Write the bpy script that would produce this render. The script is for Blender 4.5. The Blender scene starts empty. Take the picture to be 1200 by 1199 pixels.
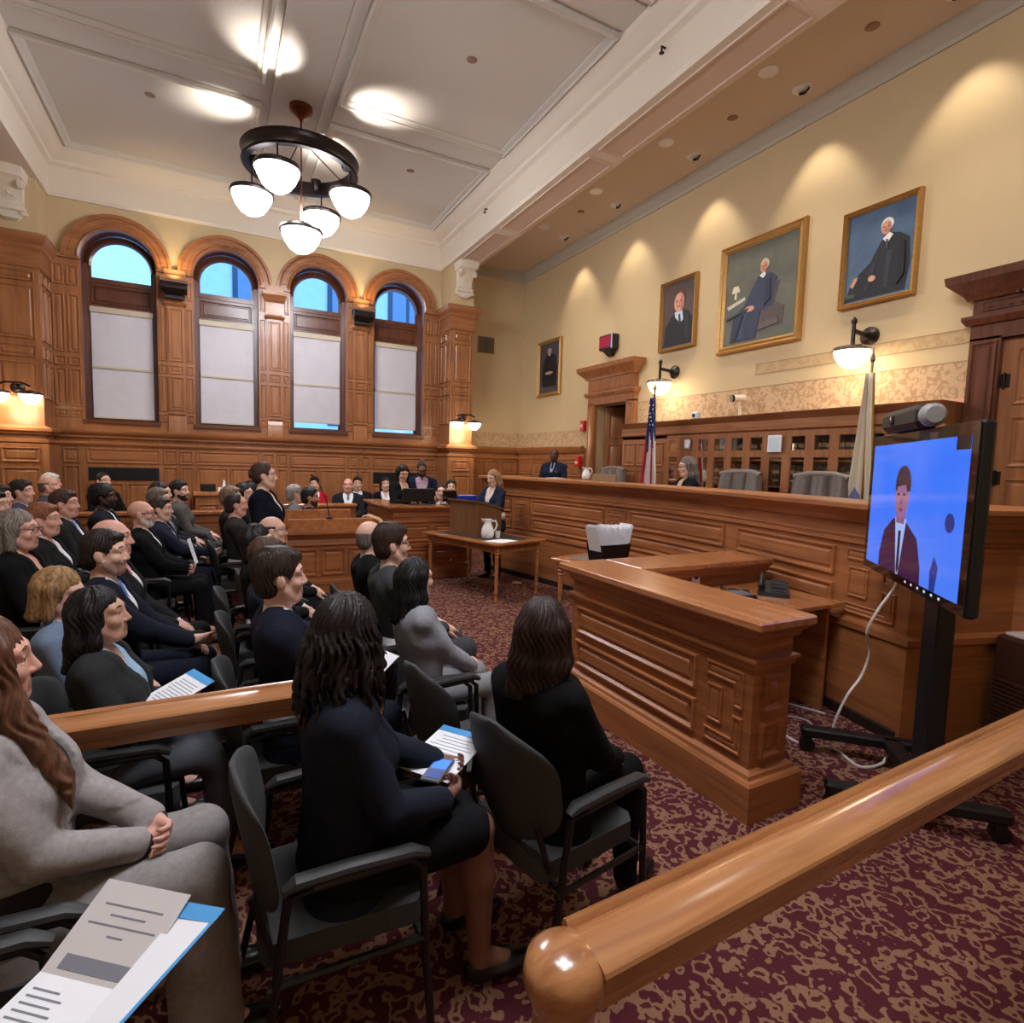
import bpy, bmesh, math, random
import numpy as np
from mathutils import Vector, Matrix
rnd = random.Random(7)
SC = bpy.context.scene
COL = SC.collection
PI = math.pi
def lin(c):
    return tuple((x/12.92 if x <= .04045 else ((x+.055)/1.055)**2.4) for x in [v/255. for v in c])
# ------------------------------------------------------------------ camera, world, exposure
cam = bpy.data.cameras.new('camera'); camo = bpy.data.objects.new('camera', cam); COL.objects.link(camo)
cam.sensor_fit = 'HORIZONTAL'; cam.sensor_width = 36.0; cam.lens = 19.8; cam.clip_start = .05
camo.matrix_world = Matrix(((0.8853, 0.0137, -0.4648, 0), (-0.4646, 0.0871, -0.8813, 0), (0.0284, 0.9961, 0.0835, 1.75), (0, 0, 0, 1)))
SC.camera = camo
vs = SC.view_settings
vs.view_transform = 'Standard'; vs.look = 'None'; vs.gamma = 1.0; vs.use_curve_mapping = False; vs.exposure = 1.36
W = bpy.data.worlds.new('dusk_sky'); SC.world = W; W.use_nodes = True
bg = W.node_tree.nodes['Background']; bg.inputs[0].default_value = (0.16, 0.42, 0.85, 1); bg.inputs[1].default_value = 1.25
CHANDELIER_GLOW = 21.0; SCONCE_GLOW = 5.0; UPLIGHT_W = 50.0; WASH_W = 30.0; DOWN_W = 36.0
# ------------------------------------------------------------------ materials
MATS = {}
def _new(name):
    m = bpy.data.materials.new(name); m.use_nodes = True
    nt = m.node_tree; b = nt.nodes['Principled BSDF']
    return m, nt, b
def mat(name, c, rough=.5, metal=0., coat=0., emit=None, es=0., noise=0., nscale=30., bump=0., bscale=200., spec=.5, sheen=0.):
    if name in MATS: return MATS[name]
    m, nt, b = _new(name)
    col = (*lin(c), 1)
    b.inputs['Base Color'].default_value = col; b.inputs['Roughness'].default_value = rough
    b.inputs['Metallic'].default_value = metal; b.inputs['Coat Weight'].default_value = coat
    b.inputs['Specular IOR Level'].default_value = spec
    if sheen: b.inputs['Sheen Weight'].default_value = sheen
    if emit:
        b.inputs['Emission Color'].default_value = (*lin(emit), 1); b.inputs['Emission Strength'].default_value = es
    tc = None
    if noise or bump: tc = nt.nodes.new('ShaderNodeTexCoord')
    if noise:
        n = nt.nodes.new('ShaderNodeTexNoise'); n.inputs['Scale'].default_value = nscale; n.inputs['Detail'].default_value = 4
        nt.links.new(tc.outputs['Object'], n.inputs['Vector'])
        r = nt.nodes.new('ShaderNodeValToRGB'); r.color_ramp.elements[0].position = .3; r.color_ramp.elements[1].position = .7
        r.color_ramp.elements[0].color = (*[v*(1-noise) for v in col[:3]], 1); r.color_ramp.elements[1].color = (*[min(1, v*(1+noise)) for v in col[:3]], 1)
        nt.links.new(n.outputs['Fac'], r.inputs['Fac']); nt.links.new(r.outputs['Color'], b.inputs['Base Color'])
    if bump:
        n = nt.nodes.new('ShaderNodeTexNoise'); n.inputs['Scale'].default_value = bscale; n.inputs['Detail'].default_value = 2
        nt.links.new(tc.outputs['Object'], n.inputs['Vector'])
        bp = nt.nodes.new('ShaderNodeBump'); bp.inputs['Strength'].default_value = bump; bp.inputs['Distance'].default_value = .01
        nt.links.new(n.outputs['Fac'], bp.inputs['Height']); nt.links.new(bp.outputs['Normal'], b.inputs['Normal'])
    MATS[name] = m; return m
def wood(name, c1, c2, sc, rough=.33, coat=.25):
    if name in MATS: return MATS[name]
    m, nt, b = _new(name)
    tc = nt.nodes.new('ShaderNodeTexCoord'); mp = nt.nodes.new('ShaderNodeMapping'); mp.inputs['Scale'].default_value = sc
    nt.links.new(tc.outputs['Object'], mp.inputs['Vector'])
    n = nt.nodes.new('ShaderNodeTexNoise'); n.inputs['Scale'].default_value = 1.6; n.inputs['Detail'].default_value = 6; n.inputs['Roughness'].default_value = .6; n.inputs['Distortion'].default_value = .6
    nt.links.new(mp.outputs['Vector'], n.inputs['Vector'])
    n2 = nt.nodes.new('ShaderNodeTexNoise'); n2.inputs['Scale'].default_value = 1.1; n2.inputs['Detail'].default_value = 2
    nt.links.new(tc.outputs['Object'], n2.inputs['Vector'])
    ad = nt.nodes.new('ShaderNodeMath'); ad.operation = 'MULTIPLY_ADD'; ad.inputs[1].default_value = .45
    nt.links.new(n2.outputs['Fac'], ad.inputs[0]); nt.links.new(n.outputs['Fac'], ad.inputs[2])
    r = nt.nodes.new('ShaderNodeValToRGB'); e = r.color_ramp.elements
    e[0].position = .45; e[0].color = (*lin(c1), 1); e[1].position = .95; e[1].color = (*lin(c2), 1)
    nt.links.new(ad.outputs['Value'], r.inputs['Fac']); nt.links.new(r.outputs['Color'], b.inputs['Base Color'])
    b.inputs['Roughness'].default_value = rough; b.inputs['Coat Weight'].default_value = coat; b.inputs['Coat Roughness'].default_value = .2
    bp = nt.nodes.new('ShaderNodeBump'); bp.inputs['Strength'].default_value = .06; bp.inputs['Distance'].default_value = .004
    nt.links.new(n.outputs['Fac'], bp.inputs['Height']); nt.links.new(bp.outputs['Normal'], b.inputs['Normal'])
    MATS[name] = m; return m
def scroll(name, ground, motif, scale, lo, hi, rough=.9, uv_axes=None, sheen=0., freq=9., dist=1.4):
    """curling scroll-work: contour bands of a warped noise"""
    m, nt, b = _new(name)
    N = nt.nodes.new; L = nt.links.new
    tc = N('ShaderNodeTexCoord'); mp = N('ShaderNodeMapping'); mp.inputs['Scale'].default_value = (scale,)*3
    L(tc.outputs['Object'], mp.inputs['Vector'])
    v = N('ShaderNodeTexVoronoi'); v.feature = 'SMOOTH_F1'; v.inputs['Scale'].default_value = 1.0; v.inputs['Smoothness'].default_value = .25; v.inputs['Randomness'].default_value = .8
    wn = N('ShaderNodeTexNoise'); wn.inputs['Scale'].default_value = 1.3; wn.inputs['Detail'].default_value = 1
    L(mp.outputs['Vector'], wn.inputs['Vector'])
    sub = N('ShaderNodeVectorMath'); sub.operation = 'SUBTRACT'; sub.inputs[1].default_value = (.5, .5, .5); L(wn.outputs['Color'], sub.inputs[0])
    scl = N('ShaderNodeVectorMath'); scl.operation = 'SCALE'; scl.inputs['Scale'].default_value = dist; L(sub.outputs[0], scl.inputs[0])
    ad = N('ShaderNodeVectorMath'); ad.operation = 'ADD'; L(mp.outputs['Vector'], ad.inputs[0]); L(scl.outputs[0], ad.inputs[1])
    L(ad.outputs[0], v.inputs['Vector'])
    n3 = N('ShaderNodeTexNoise'); n3.inputs['Scale'].default_value = 1.1; n3.inputs['Detail'].default_value = 0; L(mp.outputs['Vector'], n3.inputs['Vector'])
    m1 = N('ShaderNodeMath'); m1.operation = 'MULTIPLY_ADD'; m1.inputs[1].default_value = freq; L(v.outputs['Distance'], m1.inputs[0])
    m2 = N('ShaderNodeMath'); m2.operation = 'MULTIPLY'; m2.inputs[1].default_value = freq*1.2; L(n3.outputs['Fac'], m2.inputs[0]); L(m2.outputs[0], m1.inputs[2])
    s = N('ShaderNodeMath'); s.operation = 'SINE'; L(m1.outputs[0], s.inputs[0])
    r = N('ShaderNodeValToRGB'); e = r.color_ramp.elements
    mr = N('ShaderNodeMapRange'); mr.inputs['From Min'].default_value = -1; L(s.outputs[0], mr.inputs['Value'])
    e[0].position = lo; e[0].color = (*lin(ground), 1); e[1].position = hi; e[1].color = (*lin(motif), 1)
    L(mr.outputs[0], r.inputs['Fac'])
    fn = N('ShaderNodeTexNoise'); fn.inputs['Scale'].default_value = 250; L(tc.outputs['Object'], fn.inputs['Vector'])
    mx = N('ShaderNodeMix'); mx.data_type = 'RGBA'; mx.blend_type = 'MULTIPLY'; mx.inputs[0].default_value = .35
    L(r.outputs['Color'], mx.inputs[6]); L(fn.outputs['Fac'], mx.inputs[7]); L(mx.outputs[2], b.inputs['Base Color'])
    b.inputs['Roughness'].default_value = rough; b.inputs['Specular IOR Level'].default_value = .2
    MATS[name] = m; return m
def glass(name, tint=(1, 1, 1), a=.25, rough=.03):
    m, nt, b = _new(name)
    tr = nt.nodes.new('ShaderNodeBsdfTransparent'); tr.inputs[0].default_value = (*tint, 1)
    gl = nt.nodes.new('ShaderNodeBsdfGlossy'); gl.inputs['Roughness'].default_value = rough
    fr = nt.nodes.new('ShaderNodeFresnel'); fr.inputs[0].default_value = 1.45
    mx = nt.nodes.new('ShaderNodeMixShader'); out = nt.nodes['Material Output']
    nt.links.new(fr.outputs[0], mx.inputs[0]); nt.links.new(tr.outputs[0], mx.inputs[1]); nt.links.new(gl.outputs[0], mx.inputs[2])
    nt.links.new(mx.outputs[0], out.inputs['Surface']); MATS[name] = m; return m
OAK1, OAK2 = (124, 76, 46), (174, 114, 70)
oak = wood('oak_vertical', OAK1, OAK2, (9, 9, .8))
oakh = wood('oak_horizontal', OAK1, OAK2, (.8, .8, 12))
oakb = wood('oak_bench', (124, 72, 40), (182, 116, 68), (.7, .7, 12), rough=.42, coat=.12)
oakr = wood('oak_rail', (146, 92, 54), (196, 138, 90), (1.2, 22, 22), rough=.2, coat=.8)
oakt = wood('oak_tabletop', (146, 86, 48), (202, 136, 86), (10, 1.2, 10), rough=.2, coat=.6)
dwood = wood('dark_oak', (70, 36, 24), (112, 62, 40), (14, 14, 1.2))
paint = mat('tan_wall_paint', (198, 174, 134), .7, noise=.03, nscale=2)
white = mat('cream_plaster', (226, 214, 196), .7)
ceilm = mat('ceiling_plaster', (208, 202, 192), .75)
tanceil = mat('tan_ceiling_paint', (206, 190, 172), .7)
carpet = scroll('scroll_carpet', (84, 32, 40), (146, 106, 82), 18.0, .62, .76, freq=8.0)
stencil = scroll('stencil_band', (216, 184, 146), (192, 156, 118), 13.0, .66, .8, rough=.7, freq=8.0)
stencil2 = scroll('faint_stencil_band', (204, 176, 134), (196, 164, 122), 9.0, .6, .7, rough=.7, freq=8.0)
gold = mat('gilt_frame', (178, 136, 76), .35, .45, noise=.15, nscale=40)
bronze = mat('dark_bronze', (52, 44, 42), .35, .8)
copper = mat('copper_bronze', (120, 70, 54), .3, .9)
black = mat('black_plastic', (16, 16, 18), .4)
chrome = mat('chrome', (200, 200, 205), .15, 1.)
milk = mat('milk_glass_glow', (250, 250, 245), .3, emit=(246, 248, 255), es=CHANDELIER_GLOW)
milks = mat('sconce_glass_glow', (250, 250, 240), .3, emit=(255, 232, 196), es=SCONCE_GLOW)
glz = glass('window_glass')
paper = mat('white_paper', (236, 238, 244), .7)
inkm = mat('printed_text', (128, 128, 138), .8)
# ------------------------------------------------------------------ mesh builder
class MB:
    def __init__(s): s.v = []; s.f = []; s.m = []; s.k = 0
    def add(s, vs, fs, k=None):
        o = len(s.v); s.v += [tuple(p) for p in vs]
        for f in fs: s.f.append([o+i for i in f]); s.m.append(s.k if k is None else k)
    def hexa(s, p, k=None):
        s.add(p, [(0, 3, 2, 1), (4, 5, 6, 7), (0, 1, 5, 4), (1, 2, 6, 5), (2, 3, 7, 6), (3, 0, 4, 7)], k)
    def box(s, a, b, k=None):
        x0, y0, z0 = a; x1, y1, z1 = b
        x0, x1 = min(x0, x1), max(x0, x1); y0, y1 = min(y0, y1), max(y0, y1); z0, z1 = min(z0, z1), max(z0, z1)
        s.hexa([(x0, y0, z0), (x1, y0, z0), (x1, y1, z0), (x0, y1, z0), (x0, y0, z1), (x1, y0, z1), (x1, y1, z1), (x0, y1, z1)], k)
    def bbox(s, a, b, r=.01, k=None):
        """box with bevelled vertical and horizontal edges"""
        x0, y0, z0 = a; x1, y1, z1 = b
        def ring(i, z): 
            X0, X1, Y0, Y1 = x0+i, x1-i, y0+i, y1-i
            return [(X0+r, Y0, z), (X1-r, Y0, z), (X1, Y0+r, z), (X1, Y1-r, z), (X1-r, Y1, z), (X0+r, Y1, z), (X0, Y1-r, z), (X0, Y0+r, z)]
        L = [ring(r*.8, z0), ring(0, z0+r), ring(0, z1-r), ring(r*.8, z1)]
        s.loft(L, True, True, k)
    def loft(s, loops, closed=True, caps=True, k=None):
        n = len(loops[0]); o = len(s.v); kk = s.k if k is None else k
        for l in loops: s.v += [tuple(p) for p in l]
        for i in range(len(loops)-1):
            for j in range(n if closed else n-1):
                a = o+i*n+j; b = o+i*n+(j+1) % n
                s.f.append([a, b, b+n, a+n]); s.m.append(kk)
        if caps:
            s.f.append([o+j for j in range(n)][::-1]); s.m.append(kk)
            s.f.append([o+(len(loops)-1)*n+j for j in range(n)]); s.m.append(kk)
    def tube(s, path, r, n=8, k=None, flat=1.0, caps=True):
        P = [Vector(p) for p in path]; loops = []
        up = None
        for i, p in enumerate(P):
            t = (P[min(i+1, len(P)-1)]-P[max(i-1, 0)]).normalized()
            if up is None:
                up = Vector((0, 0, 1)) if abs(t.z) < .9 else Vector((1, 0, 0))
            a = t.cross(up).normalized(); up = a.cross(t).normalized()
            rr = r[i] if isinstance(r, (list, tuple)) else r
            loops.append([p+a*(rr*math.cos(2*PI*j/n))+up*(rr*flat*math.sin(2*PI*j/n)) for j in range(n)])
        s.loft(loops, True, caps, k)
    def lathe(s, prof, c=(0, 0, 0), n=16, k=None, ax=None):
        """prof: (r, h) pairs from low to high about a vertical axis (or ax)"""
        M = Matrix.Identity(3)
        if ax is not None: M = Vector((0, 0, 1)).rotation_difference(Vector(ax)).to_matrix()
        c = Vector(c)
        s.loft([[c+M @ Vector((max(r, 1e-4)*math.cos(2*PI*j/n), max(r, 1e-4)*math.sin(2*PI*j/n), h)) for j in range(n)] for r, h in prof], True, True, k)
    def sweep(s, prof, path, closed=False, k=None, caps=True):
        """prof: (out, z) closed polygon swept along plan polyline; out is to the left of travel"""
        P = [Vector((p[0], p[1])) for p in path]; n = len(P); loops = []
        for i, p in enumerate(P):
            def nrm(a, b): 
                d = (b-a).normalized(); return Vector((-d.y, d.x))
            if closed: n1 = nrm(P[i-1], p); n2 = nrm(p, P[(i+1) % n])
            else:
                n1 = nrm(P[i-1], p) if i else nrm(p, P[1]); n2 = nrm(p, P[i+1]) if i < n-1 else n1
            mvec = (n1+n2); q = mvec/max(.25, (1+n1.dot(n2)))
            loops.append([(p.x+q.x*o, p.y+q.y*o, z) for o, z in prof])
        if closed: loops.append(loops[0])
        s.loft(loops, True, caps and not closed, k)
    def rings(s, P, poly, prof, k=None, sub=0.):
        """nested offset loops of a polygon in (u,v); prof: (inset, depth); P(u,d,v) maps to space"""
        pts = []
        for i, a in enumerate(poly):
            b = poly[(i+1) % len(poly)]; m = 1
            if sub: m = max(1, int(round(abs(b[0]-a[0])/sub)))
            for t in range(m): pts.append((a[0]+(b[0]-a[0])*t/m, a[1]+(b[1]-a[1])*t/m))
        ar = sum(pts[i][0]*pts[(i+1) % len(pts)][1]-pts[(i+1) % len(pts)][0]*pts[i][1] for i in range(len(pts)))
        if ar < 0: pts = pts[::-1]
        n = len(pts); off = []
        for i in range(n):
            a, p, b = Vector(pts[i-1]), Vector(pts[i]), Vector(pts[(i+1) % n])
            d1 = (p-a).normalized(); d2 = (b-p).normalized(); n1 = Vector((-d1.y, d1.x)); n2 = Vector((-d2.y, d2.x))
            off.append((n1+n2)/max(.2, 1+n1.dot(n2)))
        loops = [[P(pts[i][0]+off[i].x*t, d, pts[i][1]+off[i].y*t) for i in range(n)] for t, d in prof]
        o = len(s.v); kk = s.k if k is None else k
        for l in loops: s.v += [tuple(q) for q in l]
        for i in range(len(loops)-1):
            for j in range(n):
                a = o+i*n+j; b = o+i*n+(j+1) % n; s.f.append([a, b, b+n, a+n]); s.m.append(kk)
        s.f.append([o+(len(loops)-1)*n+j for j in range(n)]); s.m.append(kk)
    def panel(s, P, u0, v0, u1, v1, h=.022, w=.032, k=None, sub=0., field=True):
        w = min(w, (u1-u0)/5, (v1-v0)/5)
        pr = [(0, 0), (w*.15, h), (w*.5, h), (w, h*.15)] + ([(w*1.45, h*.15), (w*1.9, h*.7)] if field else [])
        s.rings(P, [(u0, v0), (u1, v0), (u1, v1), (u0, v1)], pr, k, sub)
    def build(s, name, mats, parent=None, smooth=30, loc=None):
        me = bpy.data.meshes.new(name); me.from_pydata(s.v, [], s.f)
        if not isinstance(mats, (list, tuple)): mats = [mats]
        for m in mats: me.materials.append(m)
        me.polygons.foreach_set('material_index', s.m)
        bm = bmesh.new(); bm.from_mesh(me); bmesh.ops.recalc_face_normals(bm, faces=bm.faces); bm.to_mesh(me); bm.free()
        if smooth:
            me.shade_smooth(); me.set_sharp_from_angle(angle=math.radians(smooth))
        o = bpy.data.objects.new(name, me); COL.objects.link(o)
        if loc is not None: o.location = loc
        if parent is not None: o.parent = parent
        return o
def frame(O, U, N, V=(0, 0, 1)):
    O, U, N, V = Vector(O), Vector(U).normalized(), Vector(N).normalized(), Vector(V)
    return lambda u, d, v: O+U*u+N*d+V*v
def tag(o, label=None, cat=None, group=None, kind=None):
    if label: o['label'] = label
    if cat: o['category'] = cat
    if group: o['group'] = group
    if kind: o['kind'] = kind
    return o
def struct(o): o['kind'] = 'structure'; return o
def empty(name, loc=(0, 0, 0), rz=0, label=None, cat=None, group=None):
    o = bpy.data.objects.new(name, None); COL.objects.link(o); o.location = loc; o.rotation_euler = (0, 0, rz); o.empty_display_size = .1
    return tag(o, label, cat, group)
def copy_tree(o, parent=None):
    c = o.copy(); COL.objects.link(c)
    if parent is not None: c.parent = parent
    for ch in list(o.children): copy_tree(ch, c)
    return c
def spot(name, loc, target, watts, angle, blend, color, radius=.03, parent=None):
    l = bpy.data.lights.new(name, 'SPOT'); l.energy = watts; l.spot_size = math.radians(angle); l.spot_blend = blend; l.color = color; l.shadow_soft_size = radius
    o = bpy.data.objects.new(name, l); COL.objects.link(o)
    d = Vector(target)-Vector(loc); 
    if parent is not None:
        o.parent = parent; o.location = Vector(loc)-parent.location
    else: o.location = loc
    o.rotation_euler = d.to_track_quat('-Z', 'Y').to_euler(); return o
def point(name, loc, watts, color, radius=.05, parent=None):
    l = bpy.data.lights.new(name, 'POINT'); l.energy = watts; l.color = color; l.shadow_soft_size = radius
    o = bpy.data.objects.new(name, l); COL.objects.link(o)
    if parent is not None: o.parent = parent; o.location = Vector(loc)-parent.location
    else: o.location = loc
    return o
# ================================================================== ROOM SHELL
D = 11.65; WX = 6.3; LX = -4.6; FY = -3.2; ZC = 6.5; ZP = .42
PX0, PX1 = -2.3, 4.3            # inner faces of the two ceiling beams
PY = 11.03                      # front of the pilasters
mb = MB(); mb.box((LX, FY, -.1), (WX+.2, D+.2, 0)); struct(mb.build('floor', carpet, smooth=0))
mb = MB(); mb.box((WX, FY, 0), (WX+.2, 7.7, 7)); mb.box((WX, 8.66, 0), (WX+.2, D, 7)); mb.box((WX, 7.7, 2.88), (WX+.2, 8.66, 7)); mb.box((WX, 7.7, 0), (WX+.2, 8.66, ZP))
wall_r = struct(mb.build('wall_right', paint, smooth=0))
mb = MB(); mb.box((LX-.2, FY, 0), (LX, D+.2, 7)); struct(mb.build('wall_left', paint, smooth=0))
mb = MB(); mb.box((LX, FY-.2, 0), (WX+.2, FY, 7)); struct(mb.build('wall_front', paint, smooth=0))
# window wall with four arched openings
CXS = [-1.37, .22, 1.80, 3.385]; HW = .52; ZS = 2.3; ZA = 4.87
bm = bmesh.new()
def loop_edges(pts):
    vs_ = [bm.verts.new((x, D, z)) for x, z in pts]
    return [bm.edges.new((vs_[i], vs_[(i+1) % len(vs_)])) for i in range(len(vs_))]
ed = loop_edges([(LX, 0), (WX+.2, 0), (WX+.2, 7), (LX, 7)])
def opening(cx, hw=HW, n=20):
    return [(cx-hw, ZS), (cx+hw, ZS)]+[(cx+hw*math.cos(PI*i/n), ZA+hw*math.sin(PI*i/n)) for i in range(n+1)]
for cx in CXS: ed += loop_edges(opening(cx))
bmesh.ops.triangle_fill(bm, use_beauty=True, edges=ed)
for f in list(bm.faces):
    c = f.calc_center_median()
    for cx in CXS:
        if abs(c.x-cx) < HW-.001 and ZS < c.z and (c.z < ZA or math.hypot(c.x-cx, c.z-ZA) < HW-.002): bm.faces.remove(f); break
me = bpy.data.meshes.new('wall_back'); bm.to_mesh(me); bm.free(); me.materials.append(paint)
o = bpy.data.objects.new('wall_back', me); COL.objects.link(o); struct(o)
FW = frame((0, D, 0), (1, 0, 0), (0, -1, 0))      # u = x, v = z, out of the window wall
FP = frame((0, D-.05, 0), (1, 0, 0), (0, -1, 0))
# wainscot below the windows
mb = MB()
mb.box((PX0, D-.05, 0), (PX1, D-.002, 2.12))
mb.sweep([(0, 2.0), (.06, 2.0), (.06, 2.03), (.10, 2.06), (.12, 2.10), (.12, 2.14), (0, 2.14)], [(PX1, D-.05), (PX0, D-.05)], k=1)
mb.sweep([(0, 1.86), (.03, 1.87), (.045, 1.9), (.03, 1.92), (0, 1.93)], [(PX1, D-.05), (PX0, D-.05)], k=1)
edges_ = []
for i, cx in enumerate(CXS): edges_ += [cx-.45, cx+.45]
cols = [(-2.2, -1.98)]
for i, cx in enumerate(CXS):
    cols.append((cx-.52, cx+.52))
    nx = CXS[i+1]-.57 if i < 3 else 4.22
    a = cx+.57; 
    if i < 3: m_ = (a+nx)/2; cols += [(a, m_-.02), (m_+.02, nx)]
    else: cols.append((a, 4.22))
VENTS = {0, 3}
for a, b in cols:
    mb.panel(FP, a, 1.58, b, 1.82, k=1)
    wide = b-a > .8
    ci = [i for i, cx in enumerate(CXS) if wide and abs((a+b)/2-cx) < .1]
    if ci and ci[0] in VENTS:
        m_ = (a+b)/2; mb.panel(FP, a, .72, m_-.02, 1.24); mb.panel(FP, m_+.02, .72, b, 1.24)
    elif wide: m_ = (a+b)/2; mb.panel(FP, a, .72, m_-.02, 1.53); mb.panel(FP, m_+.02, .72, b, 1.53)
    else: mb.panel(FP, a, .72, b, 1.53)
    mb.panel(FP, a, .25, b, .66)
mb.box((PX0, D-.075, 0), (PX1, D-.05, .2)); mb.box((PX0, D-.045, 2.11), (PX1, D-.002, 2.25), 1)
struct(mb.build('trim_1', [oak, oakh]))
for n_, i in enumerate(sorted(VENTS)):
    cx = CXS[i]-.02*(i == 3); t = empty('wall_vent', (cx, D-.05, 1.29), 0, ['long black vent grille low on the panelling under the leftmost window', 'black vent grille in the panelling behind the standing dark-haired woman'][n_], 'vent')
    m = MB(); m.box((-.5, -.014, 0), (.5, 0, .22)); m.box((-.485, -.018, .012), (.485, -.012, .208)); m.build('backing', mat('vent_black', (14, 15, 16), .6), t, 0)
    m = MB()
    for q in range(10): m.box((-.48, -.026, .02+q*.0195), (.48, -.018, .026+q*.0195))
    for q in range(5): m.box((-.49+q*.24, -.027, .012), (-.48+q*.24, -.018, .208))
    m.build('slats', mat('vent_slat', (38, 40, 42), .5, .4), t, 0)
# piers between windows: three ranks of raised panels, cap, console
mb = MB()
piers = [(-2.3, CXS[0]-HW)]+[(CXS[i]+HW, CXS[i+1]-HW) for i in range(3)]+[(CXS[3]+HW, 4.3)]
for j, (a, b) in enumerate(piers):
    mb.box((a, D-.05, 2.14), (b, D-.002, 4.9))
    w = b-a; full = 0 < j < 4
    q = [(a+.02, a+.02+w*.2), (a+w*.27, b-w*.27), (b-.02-w*.2, b-.02)] if full else [(a+.03, a+w*.46), (a+w*.54, b-.03)]
    for (u0, u1) in q:
        mb.panel(FP, u0, 3.36, u1, 4.28); mb.panel(FP, u0, 3.15, u1, 3.3); mb.panel(FP, u0, 2.5, u1, 3.1)
        mb.panel(FP, u0, 4.42, u1, 4.74)
    for (u0, u1) in ([q[0], q[2]] if full else q): mb.panel(FP, u0, 2.32, u1, 2.45)
    if full:
        c = (a+b)/2; h = w*.24
        mb.sweep([(0, 2.14), (.05, 2.14), (.05, 2.34), (.03, 2.4), (0, 2.46)], [(c+h, D-.05), (c-h, D-.05)])
        mb.box((c-h, D-.09, 2.46), (c+h, D-.05, 4.3)); F2 = frame((0, D-.09, 0), (1, 0, 0), (0, -1, 0))
        mb.panel(F2, c-h+.02, 3.36, c+h-.02, 4.26); mb.panel(F2, c-h+.02, 3.15, c+h-.02, 3.3); mb.panel(F2, c-h+.02, 2.52, c+h-.02, 3.1)
        # console cap
        pr = [(4.3, .05), (4.34, .09), (4.36, .06), (4.6, .055), (4.66, .1), (4.72, .16), (4.78, .17), (4.8, .0)]
        mb.loft([[(c-h-dd*.5, D-.05, z), (c-h-dd*.5, D-.05-dd, z), (c+h+dd*.5, D-.05-dd, z), (c+h+dd*.5, D-.05, z)] for z, dd in pr], True, True, 1)
        mb.box((c-h-.03, D-.13, 4.8), (c+h+.03, D-.05, 4.9), 1)
        mb.tube([(c-h-.01, D-.1, 4.36), (c+h+.01, D-.1, 4.36)], .022, 8, 1)
    mb.box((a, D-.1, 4.84), (b, D-.05, 4.9), 1)
struct(mb.build('trim_2', [oak, oakh]))
# archivolts
mb = MB(); NA = 28
for cx in CXS:
    prof = [(HW, .0), (HW, .1), (HW+.03, .12), (HW+.06, .09), (HW+.17, .09), (HW+.19, .12), (HW+.235, .12), (HW+.235, 0)]
    mb.loft([[(cx+r*math.cos(PI*i/NA), D-d, ZA+r*math.sin(PI*i/NA)) for r, d in prof] for i in range(NA+1)], True, True)
    for k_ in range(-2, 3):
        a0 = PI/2+k_*.52
        if k_ == 0: 
            mb.loft([[(cx+r*math.cos(a0+s), D-d, ZA+r*math.sin(a0+s)) for s in (-.09, .09)] + [(cx+r*math.cos(a0+s), D-.05, ZA+r*math.sin(a0+s)) for s in (.09, -.09)] for r, d in ((HW+.07, .09), (HW+.08, .11), (HW+.15, .11), (HW+.16, .09))], True, True)
    for s0, s1 in ((.14, PI/2-.16), (PI/2+.16, PI-.14)):
        lp = []
        for i in range(13):
            a0 = s0+(s1-s0)*i/12; lp.append([(cx+r*math.cos(a0), D-d, ZA+r*math.sin(a0)) for r, d in ((HW+.08, .088), (HW+.09, .106), (HW+.15, .106), (HW+.16, .088))])
        mb.loft(lp, True, True)
struct(mb.build('trim_3', [oakh]))
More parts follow.
